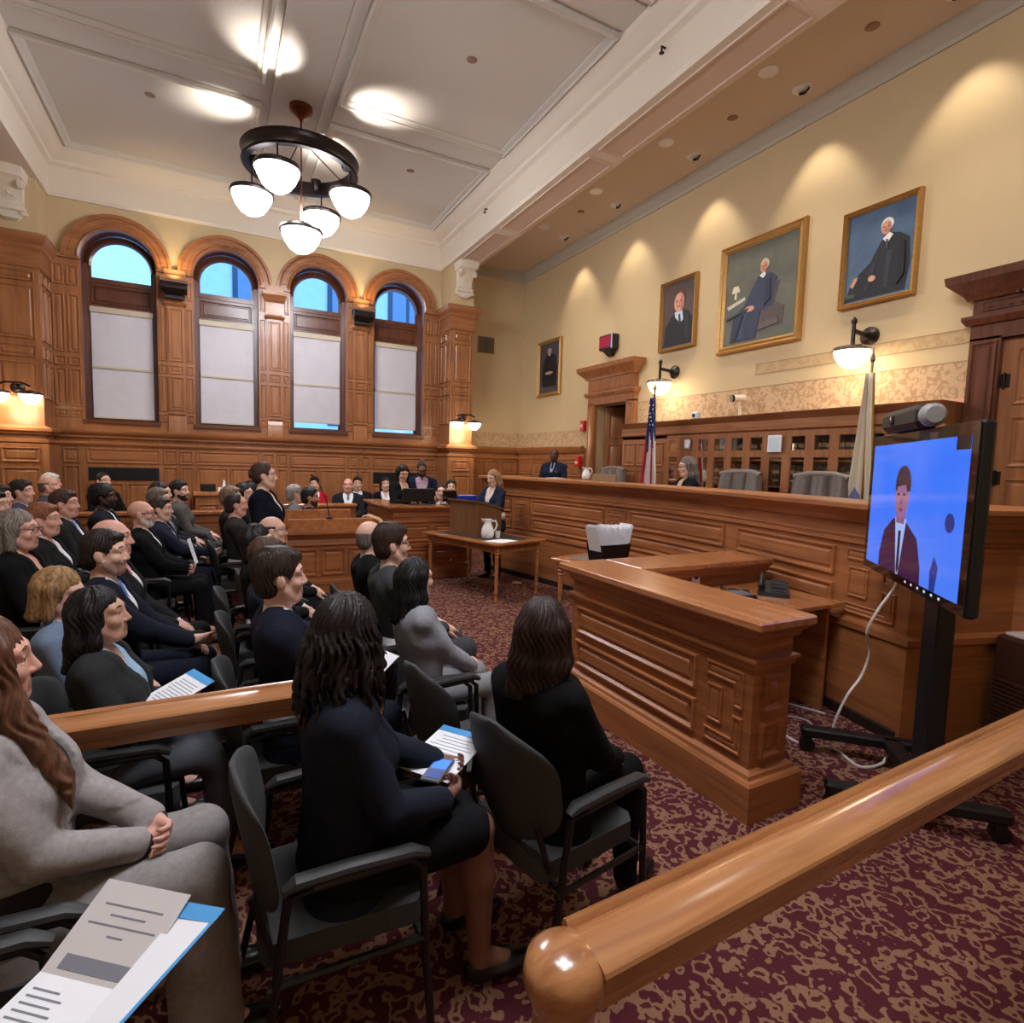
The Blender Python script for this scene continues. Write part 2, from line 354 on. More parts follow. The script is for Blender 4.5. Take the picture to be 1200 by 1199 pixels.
# ------------------------------------------------------------------ windows (reveal, sash, panes) and their shades
shade_m = mat('roller_shade_cloth', (206, 202, 208), .85, noise=.03, nscale=6)
shade_m.node_tree.nodes['Principled BSDF'].inputs['Transmission Weight'].default_value = 0.0
shrail = mat('shade_rail', (198, 184, 160), .5)
for i, cx in enumerate(CXS):
    mb = MB(); op = opening(cx, HW, 20)
    mb.loft([[(x, y, z) for x, z in op] for y in (D, D+.34)], True, False)                      # reveal
    op2 = [(cx+(x-cx)*.8, (z if z < ZS+.01 else z)) for x, z in op]
    yS = D+.24
    r0, r1 = HW+.01, .42
    # arched frame around the lunette
    mb.loft([[(cx+r*math.cos(PI*t/20), y, ZA-.02+r*math.sin(PI*t/20)) for r, y in ((r0, yS), (r1+.05, yS-.05), (r1+.03, yS-.06), (r1, yS), (r1, yS+.04), (r0, yS+.04))] for t in range(21)], True, True)
    for s in (-1, 1):
        mb.box((cx+s*r0, yS, ZS), (cx+s*r1, yS+.04, ZA)); mb.box((cx+s*(HW+.005), yS-.05, ZS), (cx+s*(HW-.06), yS, ZA))
    mb.box((cx-r0, yS-.04, 4.14), (cx+r0, yS+.04, 4.2)); mb.box((cx-r0, yS-.04, 4.58), (cx+r0, yS+.04, 4.66)); mb.box((cx-r0, yS-.02, 4.2), (cx+r0, yS+.03, 4.58))
    mb.panel(frame((0, yS-.02, 0), (1, 0, 0), (0, -1, 0)), cx-.43, 4.24, cx+.43, 4.54)
    mb.box((cx-r0, yS-.04, ZS-.0), (cx+r0, yS+.04, ZS+.05)); mb.box((cx-r0, yS+.0, 3.2), (cx+r0, yS+.05, 3.26))
    mb.box((cx-HW-.03, D-.09, ZS-.06), (cx+HW+.03, D+.05, ZS))
    w_ = struct(mb.build('window_%d' % (i+1), [dwood])); 
    m = MB(); yG = yS+.03
    m.add([(cx-r1, yG, ZS+.05), (cx+r1, yG, ZS+.05), (cx+r1, yG, 4.16), (cx-r1, yG, 4.16)], [(0, 1, 2, 3)])
    pts = [(cx-r1, yG, 4.66), (cx+r1, yG, 4.66)]+[(cx+r1*math.cos(PI*t/20), yG, ZA-.02+r1*math.sin(PI*t/20)) for t in range(21)]
    m.add(pts, [tuple(range(len(pts)))]); m.build('pane', glz, w_, 0)
    zb = [2.35, 2.35, 2.46, 2.42][i]; yH = yS-.075
    t = empty('roller_shade', (cx, yH, 4.12), 0, ['roller shade drawn down over the leftmost arched window', 'roller shade drawn down on the second window from the left', 'roller shade stopping short above the sill of the third window from the left', 'roller shade on the rightmost arched window, beside the panelled pilaster'][i], 'window shade', 'drawn roller shades')
    m = MB(); N = 8; hw = .435; H0 = zb-4.12
    for u in range(N):
        for v in range(10): pass
    vs_ = []; fs = []
    for v in range(11):
        for u in range(9):
            vs_.append((-hw+2*hw*u/8, .012*math.sin(u*1.3+v*.7)*.6-.004*math.sin(v*1.9+i), H0*v/10))
    for v in range(10):
        for u in range(8): a = v*9+u; fs.append((a, a+1, a+10, a+9))
    m.add(vs_, fs); m.build('cloth', shade_m, t)
    m = MB(); m.box((-hw-.01, -.03, -.03), (hw+.01, .03, .06)); m.build('head_rail', shrail, t, 0)
    m = MB(); m.box((-hw, -.018, H0-.012), (hw, .004, H0+.012)); m.build('bottom_bar', shrail, t, 0)
    m = MB(); m.box((-hw, -.02, -.95), (hw, -.008, -.915)); m.build('seam_band', shrail, t, 0)
# building across the street, seen through the lunettes
t = empty('stone_building', (0, 24, 0), 0, 'pale stone building across the street, seen through the arched window tops', 'building')
m = MB(); m.box((-1.75, 0, -4), (14, 6, 14)); fac = m.build('facade', mat('stone_facade', (214, 218, 222), .8, noise=.06, nscale=3), t, 0)
for q, (x, z) in enumerate([(.75, 7.0), (4.15, 7.0), (6.6, 7.0), (.75, 3.2), (4.15, 3.2)]):
    m = MB(); m.box((x-.1, -.06, z-.1), (x+1.55, -.005, z+2.0)); wf = m.build('window', mat('far_window_frame', (60, 74, 96), .5), t, 0)
    m = MB(); m.box((x+.08, -.08, z+.1), (x+.66, -.065, z+1.8)); m.box((x+.8, -.08, z+.1), (x+1.4, -.065, z+1.8)); m.build('pane', mat('far_window_pane', (120, 140, 170), .2), wf, 0)
# ------------------------------------------------------------------ ceiling: coffers, beams, cornice
mb = MB(); mb.box((LX, FY, ZC), (WX+.2, D+.2, ZC+.2)); struct(mb.build('ceiling', ceilm, smooth=0))
def cove(mb, path, closed, z0, scale=1., k=0):
    s = scale
    mb.sweep([(0, z0), (.03*s, z0), (.05*s, z0+.05*s), (.04*s, z0+.08*s), (.04*s, z0+.45*s), (.10*s, z0+.48*s), (.11*s, z0+.53*s), (.17*s, z0+.56*s), (.22*s, z0+.62*s), (.26*s, z0+.64*s), (.30*s, z0+.70*s), (.31*s, z0+.74*s), (0, z0+.74*s)], path, closed, k)
mb = MB()   # fascia and cornice around the main ceiling; left normal of travel points inward
cove(mb, [(PX0, D-.002), (PX0, FY+.002), (PX1, FY+.002), (PX1, D-.002)], True, 5.77)
# bead row under the cornice
for q in range(120):
    x = PX0+.1+q*(PX1-PX0-.2)/119; mb.lathe([(0, -.01), (.012, -.004), (.012, .004), (0, .01)], (x, D-.075, 6.235), 6)
struct(mb.build('trim_4', [white]))
mb = MB()   # the two dropped beams, and the aisle ceilings behind them
for x0, x1 in ((PX0-.55, PX0), (PX1, PX1+.52)): mb.box((x0, FY, 5.77), (x1, D, ZC-.002))
struct(mb.build('trim_5', [white], smooth=0))
mb = MB()
for q in (0, 1):
    bx = PX1+.52; mb.sweep([(0, 5.8), (.02, 5.8), (.05, 5.85), (.11, 5.9), (.12, 5.94), (0, 6.0)], [(bx, D-.002), (bx, FY+.002)] if q == 0 else [(PX1+.1, D-.1), (PX1+.1, D-.11)])
# raised panel margin on the beam's underside
for y0, y1 in ((.2, 3.3), (3.5, 6.2), (6.4, 9.0), (9.2, 10.9)): mb.rings(lambda u, d, v: Vector((u, v, 5.77-d)), [(PX1+.06, y0), (PX1+.46, y0), (PX1+.46, y1), (PX1+.06, y1)], [(0, 0), (.006, .014), (.03, .014), (.045, .002)])
struct(mb.build('trim_6', [mat('beam_plaster', (212, 190, 172), .75)]))
mb = MB(); mb.box((PX1+.52, FY, 6.02), (WX, D, 6.2)); struct(mb.build('trim_7', [tanceil], smooth=0))
mb = MB(); mb.box((LX, FY, 6.02), (PX0-.55, D, 6.2)); struct(mb.build('trim_8', [tanceil], smooth=0))
mb = MB(); mb.sweep([(0, 5.86), (.02, 5.86), (.03, 5.9), (.09, 5.94), (.14, 6.0), (.16, 6.018), (0, 6.018)], [(WX-.002, FY), (WX-.002, D-.002), (PX1+.52, D-.002)][::-1][::-1], k=0)
struct(mb.build('trim_9', [mat('grey_cornice', (176, 168, 152), .7)]))
# ribs: mouldings and flat bands
mb = MB()
def rib(x0, y0, x1, y1):
    mb.box((x0, y0, ZC-.05), (x1, y1, ZC-.001))
    for a, b, ax in ((x0, x1, 0), (y0, y1, 1)):
        pass
RX0, RX1 = .62, 1.5
ribs_y = [(8.18, 8.68), (4.85, 5.35), (1.5, 2.0), (-1.85, -1.35)]
ycuts = [D-.3]+[v for r in ribs_y for v in r[::-1]]+[FY+.3]
def mould(path, closed=False):
    mb.sweep([(0, ZC-.001), (0, ZC-.06), (.03, ZC-.075), (.05, ZC-.06), (.05, ZC-.045), (.09, ZC-.03), (.11, ZC-.012), (.11, ZC-.001)], path, closed)
for j in range(0, len(ycuts), 2):
    ya, yb = ycuts[j], ycuts[j+1]
    for xa, xb in ((PX0+.3, RX0), (RX1, PX1-.3)):
        mould([(xa, yb), (xb, yb), (xb, ya), (xa, ya)], True)
mb.box((RX0+.12, FY, ZC-.022), (RX1-.12, D-.25, ZC-.001))
for xx in (RX0+.1, RX1-.16): mb.box((xx, FY, ZC-.055), (xx+.06, D-.25, ZC-.002))
for ya, yb in ribs_y:
    for xa, xb in ((PX0+.25, RX0), (RX1, PX1-.25)): mb.box((xa, ya+.06, ZC-.028), (xb, yb-.06, ZC-.002))
struct(mb.build('trim_10', [ceilm]))
# ------------------------------------------------------------------ pilasters with entablature, pedestal, plaster console
def pilaster(name, x0, x1, flip):
    mb = MB(); F = frame((0, PY, 0), (1, 0, 0), (0, -1, 0)); y1 = D-.002
    side = (frame((x0, PY, 0), (0, 1, 0), (-1, 0, 0)) if flip else frame((x1, PY, 0), (0, 1, 0), (1, 0, 0)))
    mb.box((x0, PY, 0), (x1, y1, 4.52))
    if flip: other = frame((x0, PY, 0), (0, 1, 0), (-1, 0, 0))
    w = x1-x0
    for P, a, b in ((F, x0+.06, x1-.06), (side, .06, .28), (side, .33, .54)):
        mb.panel(P, a, 3.42, b, 4.2); mb.panel(P, a, 4.26, b, 4.42); mb.panel(P, a, 3.15, b, 3.34); mb.panel(P, a, 2.55, b, 3.08)
    path = [(x1, y1), (x1, PY), (x0, PY), (x0, y1)]
    path = path[::-1]    # left normal must point outward
    path = [(x0, y1), (x0, PY), (x1, PY), (x1, y1)][::-1]
    mb.sweep([(0, 4.46), (.02, 4.47), (.03, 4.52), (.02, 4.56), (.03, 4.7), (.06, 4.74), (.06, 4.78), (.11, 4.84), (.13, 4.88), (.13, 4.93), (.04, 4.97), (0, 4.97)], path, False, 1)
    mb.box((x0, PY, 4.52), (x1, y1, 4.965), 1)
    mb.sweep([(0, 2.0), (.05, 2.0), (.06, 2.03), (.1, 2.05), (.1, 2.09), (.04, 2.12), (0, 2.14)], path, False, 1)
    mb.sweep([(0, 1.86), (.05, 1.88), (.05, 1.92), (0, 1.94)], path, False, 1)
    mb.sweep([(0, 0), (.045, 0), (.045, 1.86), (0, 1.86)], path, False, 0)
    F2 = frame((0, PY-.045, 0), (1, 0, 0), (0, -1, 0))
    mb.panel(F2, x0+.06, 1.58, x1-.06, 1.8); mb.panel(F2, x0+.06, .8, x1-.06, 1.5); mb.panel(F2, x0+.06, .2, x1-.06, .72)
    struct(mb.build(name, [oak, oakh]))
pilaster('trim_11', PX1, PX1+.5, True)
pilaster('trim_12', PX0-.58, PX0, False)
for n_, (x0, x1) in enumerate(((PX1, PX1+.5), (PX0-.58, PX0))):
    mb = MB(); mb.box((x0, PY+.02, 4.96), (x1, D-.002, 5.775)); struct(mb.build('trim_%d' % (13+n_), [paint], smooth=0))
    mb = MB(); c = (x0+x1)/2
    def sl(z, d, w): return [(c-w, PY+.02, z), (c-w, PY+.02-d, z), (c-w*.35, PY+.02-d*1.08, z), (c+w*.35, PY+.02-d*1.08, z), (c+w, PY+.02-d, z), (c+w, PY+.02, z)]
    mb.loft([sl(*q) for q in ((5.1, .02, .06), (5.13, .07, .1), (5.17, .08, .13), (5.22, .06, .15), (5.24, .1, .17), (5.29, .11, .17), (5.31, .08, .15), (5.42, .1, .15), (5.52, .16, .155), (5.6, .24, .16), (5.63, .27, .16), (5.64, .31, .19), (5.72, .33, .2), (5.768, .35, .21))], True, True)
    for s in (-1, 1):
        for (zz, dd, r_) in ((5.56, .21, .06), (5.2, .07, .035)):
            mb.tube([(c+s*.13, PY+.02-dd, zz), (c+s*.19, PY+.02-dd, zz)], r_, 12); mb.tube([(c+s*.17, PY+.02-dd, zz), (c+s*.205, PY+.02-dd, zz)], r_*.5, 10)
    for q in range(5): mb.lathe([(0, 0), (.03, .02), (.024, .06), (0, .1)], (c-.08+q*.04, PY-.06-.02*(2-abs(q-2)), 5.42-.02*abs(q-2)), 6)
    struct(mb.build('trim_%d' % (15+n_), [white]))
# back wall pieces beside the pilasters: wainscot
mb = MB()
def wains(mb, P, u0, u1, zb, zt, n):
    w = (u1-u0)/n
    for i in range(n):
        mb.panel(P, u0+i*w+.04, zt-.58, u0+(i+1)*w-.04, zt-.3); mb.panel(P, u0+i*w+.04, max(zb+.12, zt-1.3), u0+(i+1)*w-.04, zt-.64)
mb.box((PX1+.5, D-.05, 0), (WX, D-.002, 2.1)); wains(mb, FP, PX1+.56, WX-.05, ZP, 2.12, 3)
mb.sweep([(0, 2.0), (.04, 2.0), (.07, 2.05), (.09, 2.09), (.09, 2.13), (0, 2.14)], [(WX-.05, 8.95), (WX-.05, D-.05), (PX1+.5, D-.05)], False, 1)
mb.sweep([(0, 1.86), (.025, 1.87), (.025, 1.91), (0, 1.92)], [(WX-.05, 8.95), (WX-.05, D-.05), (PX1+.5, D-.05)], False, 1)
mb.box((WX-.05, 8.95, 0), (WX-.002, D-.05, 2.1)); wains(mb, frame((WX-.05, 0, 0), (0, 1, 0), (-1, 0, 0)), 8.98, D-.1, ZP, 2.12, 4)
struct(mb.build('trim_17', [oak, oakh]))
# left aisle wainscot behind the left pilaster
mb = MB(); mb.box((LX, D-.05, 0), (PX0-.58, D-.002, 4.9)); wains(mb, FP, LX+.05, PX0-.62, 0, 2.12, 2)
mb.panel(FP, LX+.1, 2.3, PX0-.7, 4.6); mb.box((LX, D-.1, 2.04), (PX0-.58, D-.05, 2.12), 1); mb.box((LX, D-.12, 4.8), (PX0-.58, D-.05, 4.95), 1)
struct(mb.build('trim_18', [oak, oakh]))
# stencilled bands on the bench wall and the end wall
mb = MB(); mb.box((WX-.004, 2.76, 2.5), (WX-.001, 7.5, 2.84)); mb.box((PX1+.5, D-.004, 2.15), (WX-.02, D-.001, 2.46)); mb.box((WX-.004, 8.96, 2.15), (WX-.001, D-.01, 2.46)); struct(mb.build('trim_19', [stencil], smooth=0))
mb = MB(); mb.box((WX-.004, 2.76, 3.02), (WX-.001, 5.2, 3.14)); struct(mb.build('trim_20', [stencil2], smooth=0))
mb = MB(); mb.box((WX-.007, 2.76, 2.84), (WX-.001, 7.5, 2.852)); mb.box((WX-.007, 2.76, 3.14), (WX-.001, 5.2, 3.148)); mb.box((WX-.007, 2.76, 3.01), (WX-.001, 5.2, 3.018)); mb.box((WX-.006, 2.76, 2.455), (WX-.001, 7.5, 2.5), 1)
struct(mb.build('trim_21', [mat('band_line', (160, 132, 100), .7), mat('pink_band', (222, 168, 140), .7)], smooth=0))
# ------------------------------------------------------------------ raised floor behind the bench
mb = MB(); mb.box((4.75, -.5, 0), (WX-.002, D-.055, ZP)); struct(mb.build('trim_22', [carpet], smooth=0))
# ------------------------------------------------------------------ doors
def casing(name, y0, y1, zt, wood_, ped=.16, cor=.45, fl=False):
    """door surround on the bench wall: y0..y1 clear opening, zt head of the opening"""
    mb = MB(); X = WX-.002
    P = frame((X, 0, 0), (0, 1, 0), (-1, 0, 0))
    for a, b in ((y0-ped, y0), (y1, y1+ped)):
        mb.box((X-.09, a, ZP), (X, b, zt+.02)); mb.panel(frame((X-.09, 0, 0), (0, 1, 0), (-1, 0, 0)), a+.02, ZP+.25, b-.02, zt-.02, h=.02, w=.03)
    mb.box((X-.09, y0-ped, zt), (X, y1+ped, zt+.16)); mb.sweep([(0, zt+.14), (.03, zt+.14), (.06, zt+.19), (.06, zt+.22), (0, zt+.23)], [(X, y0-ped), (X-.09, y0-ped), (X-.09, y1+ped), (X, y1+ped)], False, 1)
    mb.box((X-.1, y0-ped+.01, zt+.22), (X, y1+ped-.01, zt+cor)); mb.panel(frame((X-.1, 0, 0), (0, 1, 0), (-1, 0, 0)), y0-ped+.08, zt+.25, y1+ped-.08, zt+cor-.04, h=.01)
    mb.sweep([(0, zt+cor-.02), (.03, zt+cor-.02), (.05, zt+cor+.02), (.09, zt+cor+.06), (.16, zt+cor+.13), (.17, zt+cor+.2), (0, zt+cor+.2)], [(X, y0-ped), (X-.1, y0-ped), (X-.1, y1+ped), (X, y1+ped)], False, 1)
    if fl:
        for q in range(14): mb.box((X-.115, y0-ped+.06+q*.09, zt+.26), (X-.1, y0-ped+.1+q*.09, zt+cor-.1))
        for q in range(26): mb.box((X-.17, y0-ped+.02+q*.045, zt+cor-.03), (X-.1, y0-ped+.04+q*.045, zt+cor-.005))
    struct(mb.build(name, [wood_, wood_]))
casing('trim_23', 7.72, 8.64, 2.88, oak, .2, .48)
# passage behind the left door
mb = MB(); mb.box((WX+.2, 7.2, ZP-.05), (WX+1.6, 9.2, ZP)); mb.box((WX+1.5, 7.2, ZP), (WX+1.6, 9.2, 3.2)); mb.box((WX+.2, 7.1, ZP), (WX+1.6, 7.2, 3.2)); mb.box((WX+.2, 9.2, ZP), (WX+1.6, 9.3, 3.2)); mb.box((WX+.2, 7.1, 3.1), (WX+1.6, 9.3, 3.2))
PB = frame((WX+1.5, 0, 0), (0, 1, 0), (-1, 0, 0)); mb.panel(PB, 7.4, 1.7, 8.2, 2.9); mb.panel(PB, 8.3, 1.7, 9.1, 2.9); mb.panel(PB, 7.4, .6, 8.2, 1.6); mb.panel(PB, 8.3, .6, 9.1, 1.6)
struct(mb.build('trim_24', [oak]))
def door_leaf(name, hinge, dirv, w, z0, z1, wood_):
    mb = MB(); n = (-dirv[1], dirv[0], 0); P0 = frame(hinge, dirv, n)
    P = lambda u, d, v: P0(u, d, v)
    mb.hexa([P(0, 0, z0), P(w, 0, z0), P(w, .045, z0), P(0, .045, z0), P(0, 0, z1), P(w, 0, z1), P(w, .045, z1), P(0, .045, z1)])
    H = z1-z0
    for sgn in (0, 1):
        Q = (lambda u, d, v: P0(u, .045+d, v)) if sgn else (lambda u, d, v: P0(u, -d, v))
        for a, b in ((.08, .46), (.54, .92)):
            mb.panel(Q, a*w, z0+H*.06, b*w, z0+H*.36, h=.012); mb.panel(Q, a*w, z0+H*.41, b*w, z0+H*.72, h=.012); mb.panel(Q, a*w, z0+H*.77, b*w, z0+H*.95, h=.012)
    return struct(mb.build(name, [wood_]))
d1 = door_leaf('door_1', (WX+.16, 8.62, 0), (.9, -.43, 0), .9, ZP+.01, 2.86, oak)
m = MB(); m.lathe([(.028, 0), (.03, .01), (.012, .02), (.012, .045), (.03, .06), (.026, .085), (0, .09)], (WX+.16+.82*.9-.02, 8.62-.82*.43-.02, 1.42), 12, ax=(-.43, -.9, 0)); m.build('door_knob', mat('brass', (180, 140, 70), .3, .9), d1)
casing('trim_25', 1.5, 2.53, 3.0, dwood, .24, .38, True)
mb = MB(); X = WX-.03; P = frame((X, 0, 0), (0, 1, 0), (-1, 0, 0))
mb.box((X, 1.5, ZP), (WX-.003, 2.53, 2.99))
for a, b in ((1.6, 1.97), (2.06, 2.43)): mb.panel(P, a, .65, b, 1.75, h=.016); mb.panel(P, a, 1.85, b, 2.3, h=.016); mb.panel(P, a, 2.4, b, 2.9, h=.016)
d2 = struct(mb.build('door_2', [oak]))
for z in (1.0, 1.75, 2.62):
    m = MB(); m.tube([(X-.012, 2.5, z-.07), (X-.012, 2.5, z+.07)], .012, 8); m.box((X-.006, 2.46, z-.06), (X, 2.53, z+.06)); m.build('hinge', bronze, d2)
# ================================================================== LIGHT FITTINGS
def bowl(parent, c, r, m_glow, n=20, rimmat=bronze, stem=0.):
    cx, cy, cz = c
    m = MB(); m.lathe([(0, -.95*r*1.12), (r*.3, -r*1.02), (r*.55, -r*.86), (r*.78, -r*.55), (r*.92, -r*.2), (r*.95, 0)], c, n)
    g = m.build('glass_bowl', m_glow, parent, 60)
    q_ = r/.275; m = MB(); m.lathe([(r*.94, -.03*q_), (r*1.02, -.03*q_), (r*1.04, 0), (r*1.0, .03*q_), (r*.5, .07*q_), (.03*q_, .1*q_), (.02*q_, .1*q_+stem)], c, n); m.build('rim', rimmat, g)
    return g
def chandelier(cx, cy, label):
    t = empty('chandelier', (cx, cy, ZC-.05), 0, label, 'chandelier'); zr = 5.72-ZC+.05; R = .70
    m = MB(); m.lathe([(.02, -.16), (.04, -.12), (.12, -.06), (.15, -.03), (.15, .024)], (0, 0, 0), 20); m.build('canopy', copper, t)
    m = MB(); m.tube([(0, 0, -.1), (0, 0, zr-.72)], .013, 8); m.build('centre_rod', copper, t)
    m = MB(); pr = [(R-.05, zr-.09), (R+.03, zr-.09), (R+.05, zr-.07), (R+.035, zr-.05), (R+.035, zr+.05), (R+.06, zr+.09), (R-.05, zr+.09)]
    m.loft([[(r*math.cos(2*PI*i/48), r*math.sin(2*PI*i/48), z) for r, z in pr] for i in range(49)], True, False); m.build('ring', bronze, t, 40)
    m = MB()
    for q in range(4): a = .35+q*PI/2; m.tube([(0, 0, zr+.34), ((R-.05)*math.cos(a), (R-.05)*math.sin(a), zr)], .008, 6)
    m.lathe([(.01, zr+.3), (.035, zr+.32), (.035, zr+.36), (.01, zr+.38)], (0, 0, 0), 10); m.build('stay_rods', bronze, t)
    for dx, dy in ((-.34, -.56), (-.58, .32), (.58, -.33), (.35, .57)):
        k_ = .68/math.hypot(dx, dy); x, y = dx*k_, dy*k_
        g = bowl(t, (x, y, zr-.37), .275, milk); m = MB(); m.tube([(x, y, zr-.3), (x, y, zr-.05)], .011, 8); m.build('drop_rod', bronze, g)
    bowl(t, (0, 0, zr-.86), .275, milk)
    for q in range(4):      # uplights clamped inside the ring
        a = 1.1+q*PI/2; x, y = .6*math.cos(a), .6*math.sin(a)
        m = MB(); m.lathe([(.03, -.05), (.05, -.02), (.07, .06), (.075, .09), (.06, .09), (.02, .05)], (x, y, zr), 12); m.build('uplight', bronze, t)
        spot('uplight_lamp', (cx+x*1.02, cy+y*1.02, ZC-.05+zr+.12), (cx+x*1.75, cy+y*1.75, ZC), UPLIGHT_W, 64, 1.0, (1, .92, .84), .04, t)
    return t
chandelier(1.09, 8.5, 'bronze ring chandelier with five glowing glass bowls, hanging from the ceiling')
chandelier(1.09, 1.75, 'unseen second bronze ring chandelier with glowing bowls, added overhead for fill light')  # assumed repeat of the chandelier, out of view, added to fill the room with light
def sconce2(x, label):
    z = 2.62; t = empty('wall_sconce', (x, PY, z), 0, label, 'wall lamp', 'double bowl wall sconces on the panelled pilasters')
    m = MB(); m.lathe([(.09, 0), (.09, .02), (.05, .05), (.03, .07)], (0, 0, .06), 14, ax=(0, -1, 0)); m.build('back_plate', bronze, t)
    m = MB(); m.tube([(0, -.05, .06), (0, -.2, .1), (0, -.22, .1)], .018, 8); m.tube([(-.19, -.22, .08), (-.1, -.22, .12), (.1, -.22, .12), (.19, -.22, .08)], .016, 8); m.build('arm', bronze, t)
    for s in (-1, 1): bowl(t, (s*.19, -.22, -.03), .15, milks, 16)
    point('sconce_lamp', (x, PY-.3, z-.3), 8, (1, .84, .62), .2, t)
sconce2(4.57, 'double bowl wall sconce on the right hand pilaster beside the bench'); sconce2(-2.6, 'double bowl wall sconce on the left hand pilaster above the audience')
def sconce1(y, label):
    x = WX-.002; z = 3.08; t = empty('wall_sconce', (x, y, z), 0, label, 'wall lamp', 'single bowl wall sconces on the bench wall')
    m = MB(); m.lathe([(.10, 0), (.10, .02), (.06, .05), (.04, .08)], (0, 0, .16), 14, ax=(-1, 0, 0)); m.build('back_plate', bronze, t)
    m = MB(); m.tube([(-.05, 0, .16), (-.3, 0, .18)], .025, 8); m.tube([(-.3, 0, .25), (-.3, 0, .05)], .02, 8); m.lathe([(0, .0), (.03, .02), (.03, .05), (0, .09)], (-.3, 0, .24), 10); m.build('arm', bronze, t)
    bowl(t, (-.3, 0, -.02), .185, milks, 18, chrome)
    point('sconce_lamp', (x-.42, y, z-.28), 5, (1, .86, .66), .2, t)
sconce1(6.68, 'single bowl wall sconce above the striped flag'); sconce1(3.74, 'single bowl wall sconce beside the white flag')
WASH = [2.95, 4.45, 6.05, 7.75, 9.3, 1.2]; DOWN = [4.45, 6.0, 7.55, 9.1, 2.8]
for q, y in enumerate(WASH):
    x = 5.86; t = empty('recessed_wall_washer', (x, y, 6.02), 0, 'hooded wall washer in the aisle ceiling, '+['above the portrait on blue ground', 'above the right side of the largest portrait', 'above the small bust portrait', 'above the red display box', 'nearest the window wall', 'nearest the right door'][q], 'ceiling light', 'hooded wall washers along the bench wall')
    m = MB(); m.lathe([(.075, -.004), (.10, -.008), (.105, 0), (.09, .001)], (0, 0, 0), 18); m.build('trim_ring', mat('lamp_trim', (230, 230, 235), .3, .4), t)
    m = MB(); m.lathe([(.0, -.003), (.074, -.003), (.074, .0), (0, .0)], (0, 0, 0), 16); m.build('lens', mat('lamp_lens_glow', (255, 250, 240), .3, emit=(255, 245, 230), es=3.5), t)
    m = MB(); m.loft([[(r*math.cos(a), r*math.sin(a), z) for a in [PI*.15+PI*.7*i/8-PI/2 for i in range(9)]]+[(r*.75*math.cos(a), r*.75*math.sin(a), z) for a in [PI*.15+PI*.7*i/8-PI/2 for i in range(8, -1, -1)]] for r, z in ((.08, -.005), (.06, -.035))], True, True); m.build('hood', black, t)
    spot('washer_lamp', (x, y, 6.0), (WX+.12, y, 3.2), WASH_W, 70, .6, (1, .88, .7), .04, t)
for q, y in enumerate(DOWN):
    x = 5.3; t = empty('recessed_downlight', (x, y, 6.02), 0, 'round recessed downlight over the bench, '+['second from the camera end', 'third from the camera end', 'second from the window end', 'closest to the window wall', 'closest to the camera end'][q], 'ceiling light', 'downlights over the bench')
    m = MB(); m.lathe([(.075, -.004), (.10, -.008), (.105, 0), (.09, .001)], (0, 0, 0), 18); m.build('trim_ring', MATS['lamp_trim'], t)
    m = MB(); m.lathe([(.0, -.003), (.074, -.003), (.074, 0), (0, 0)], (0, 0, 0), 16); m.build('lens', MATS['lamp_lens_glow'], t)
    spot('downlight_lamp', (x, y, 5.98), (x-.3, y, 0), DOWN_W, 95, .7, (1, .9, .76), .05, t)
for x, y, z, l in ((5.62, 3.55, 6.018, 'small round sprinkler plate on the aisle ceiling nearest the right edge'), (5.62, 5.2, 6.018, 'small round sprinkler plate on the aisle ceiling, middle one'), (5.5, 8.25, 6.018, 'small round sprinkler plate on the aisle ceiling farthest away'), (2.75, 6.55, ZC-.001, 'round speaker plate in the ceiling panel right of the chandelier'), (2.9, 9.4, ZC-.001, 'small round plate in the far right ceiling panel'), (-.7, 9.3, ZC-.001, 'small round plate in the far left ceiling panel')):
    m = MB(); m.lathe([(.0, -.012), (.03, -.012), (.05, -.006), (.065, 0)], (0, 0, 0), 14); tag(m.build('ceiling_plate', mat('plate_grey', (150, 120, 104), .6), None, 30, (x, y, z)), l, 'ceiling plate')
for y in (4.9, 9.3):
    m = MB(); m.tube([(0, 0, 0), (-.05, 0, 0), (-.05, 0, -.06)], .012, 6); m.lathe([(.02, -.07), (.03, -.065), (.01, -.05)], (-.05, 0, 0), 8)
    tag(m.build('sprinkler_head', bronze, None, 30, (PX1-.045, y, 6.16)), 'small dark sprinkler head on the cream fascia, '+('nearer the camera' if y < 6 else 'nearer the windows'), 'sprinkler')
for q, (x, l) in enumerate((((CXS[0]+CXS[1])/2, 'dark metal uplight box on the panelled pier between the two left windows'), ((CXS[2]+CXS[3])/2, 'dark metal uplight box on the panelled pier between the two right windows'))):
    t = empty('uplight_box', (x, D-.22, 4.56), 0, l, 'wall lamp')
    m = MB(); m.tube([(-.19, -.08, 0), (.19, -.08, 0)], .1, 16); m.box((-.19, -.06, .0), (.19, .05, .09)); m.build('housing', bronze, t)
    m = MB(); m.box((-.15, -.02, -.16), (.15, .06, -.08)); m.box((-.05, .0, -.1), (.05, .1, -.0)); m.build('bracket', black, t, 0)
    m = MB(); m.box((-.21, -.13, .085), (.21, .08, .1)); m.build('top_plate', chrome, t, 0)
    spot('uplight_lamp', (x, D-.34, 4.72), (x, D-.05, 5.4), 9, 110, .8, (1, .7, .3), .05, t)
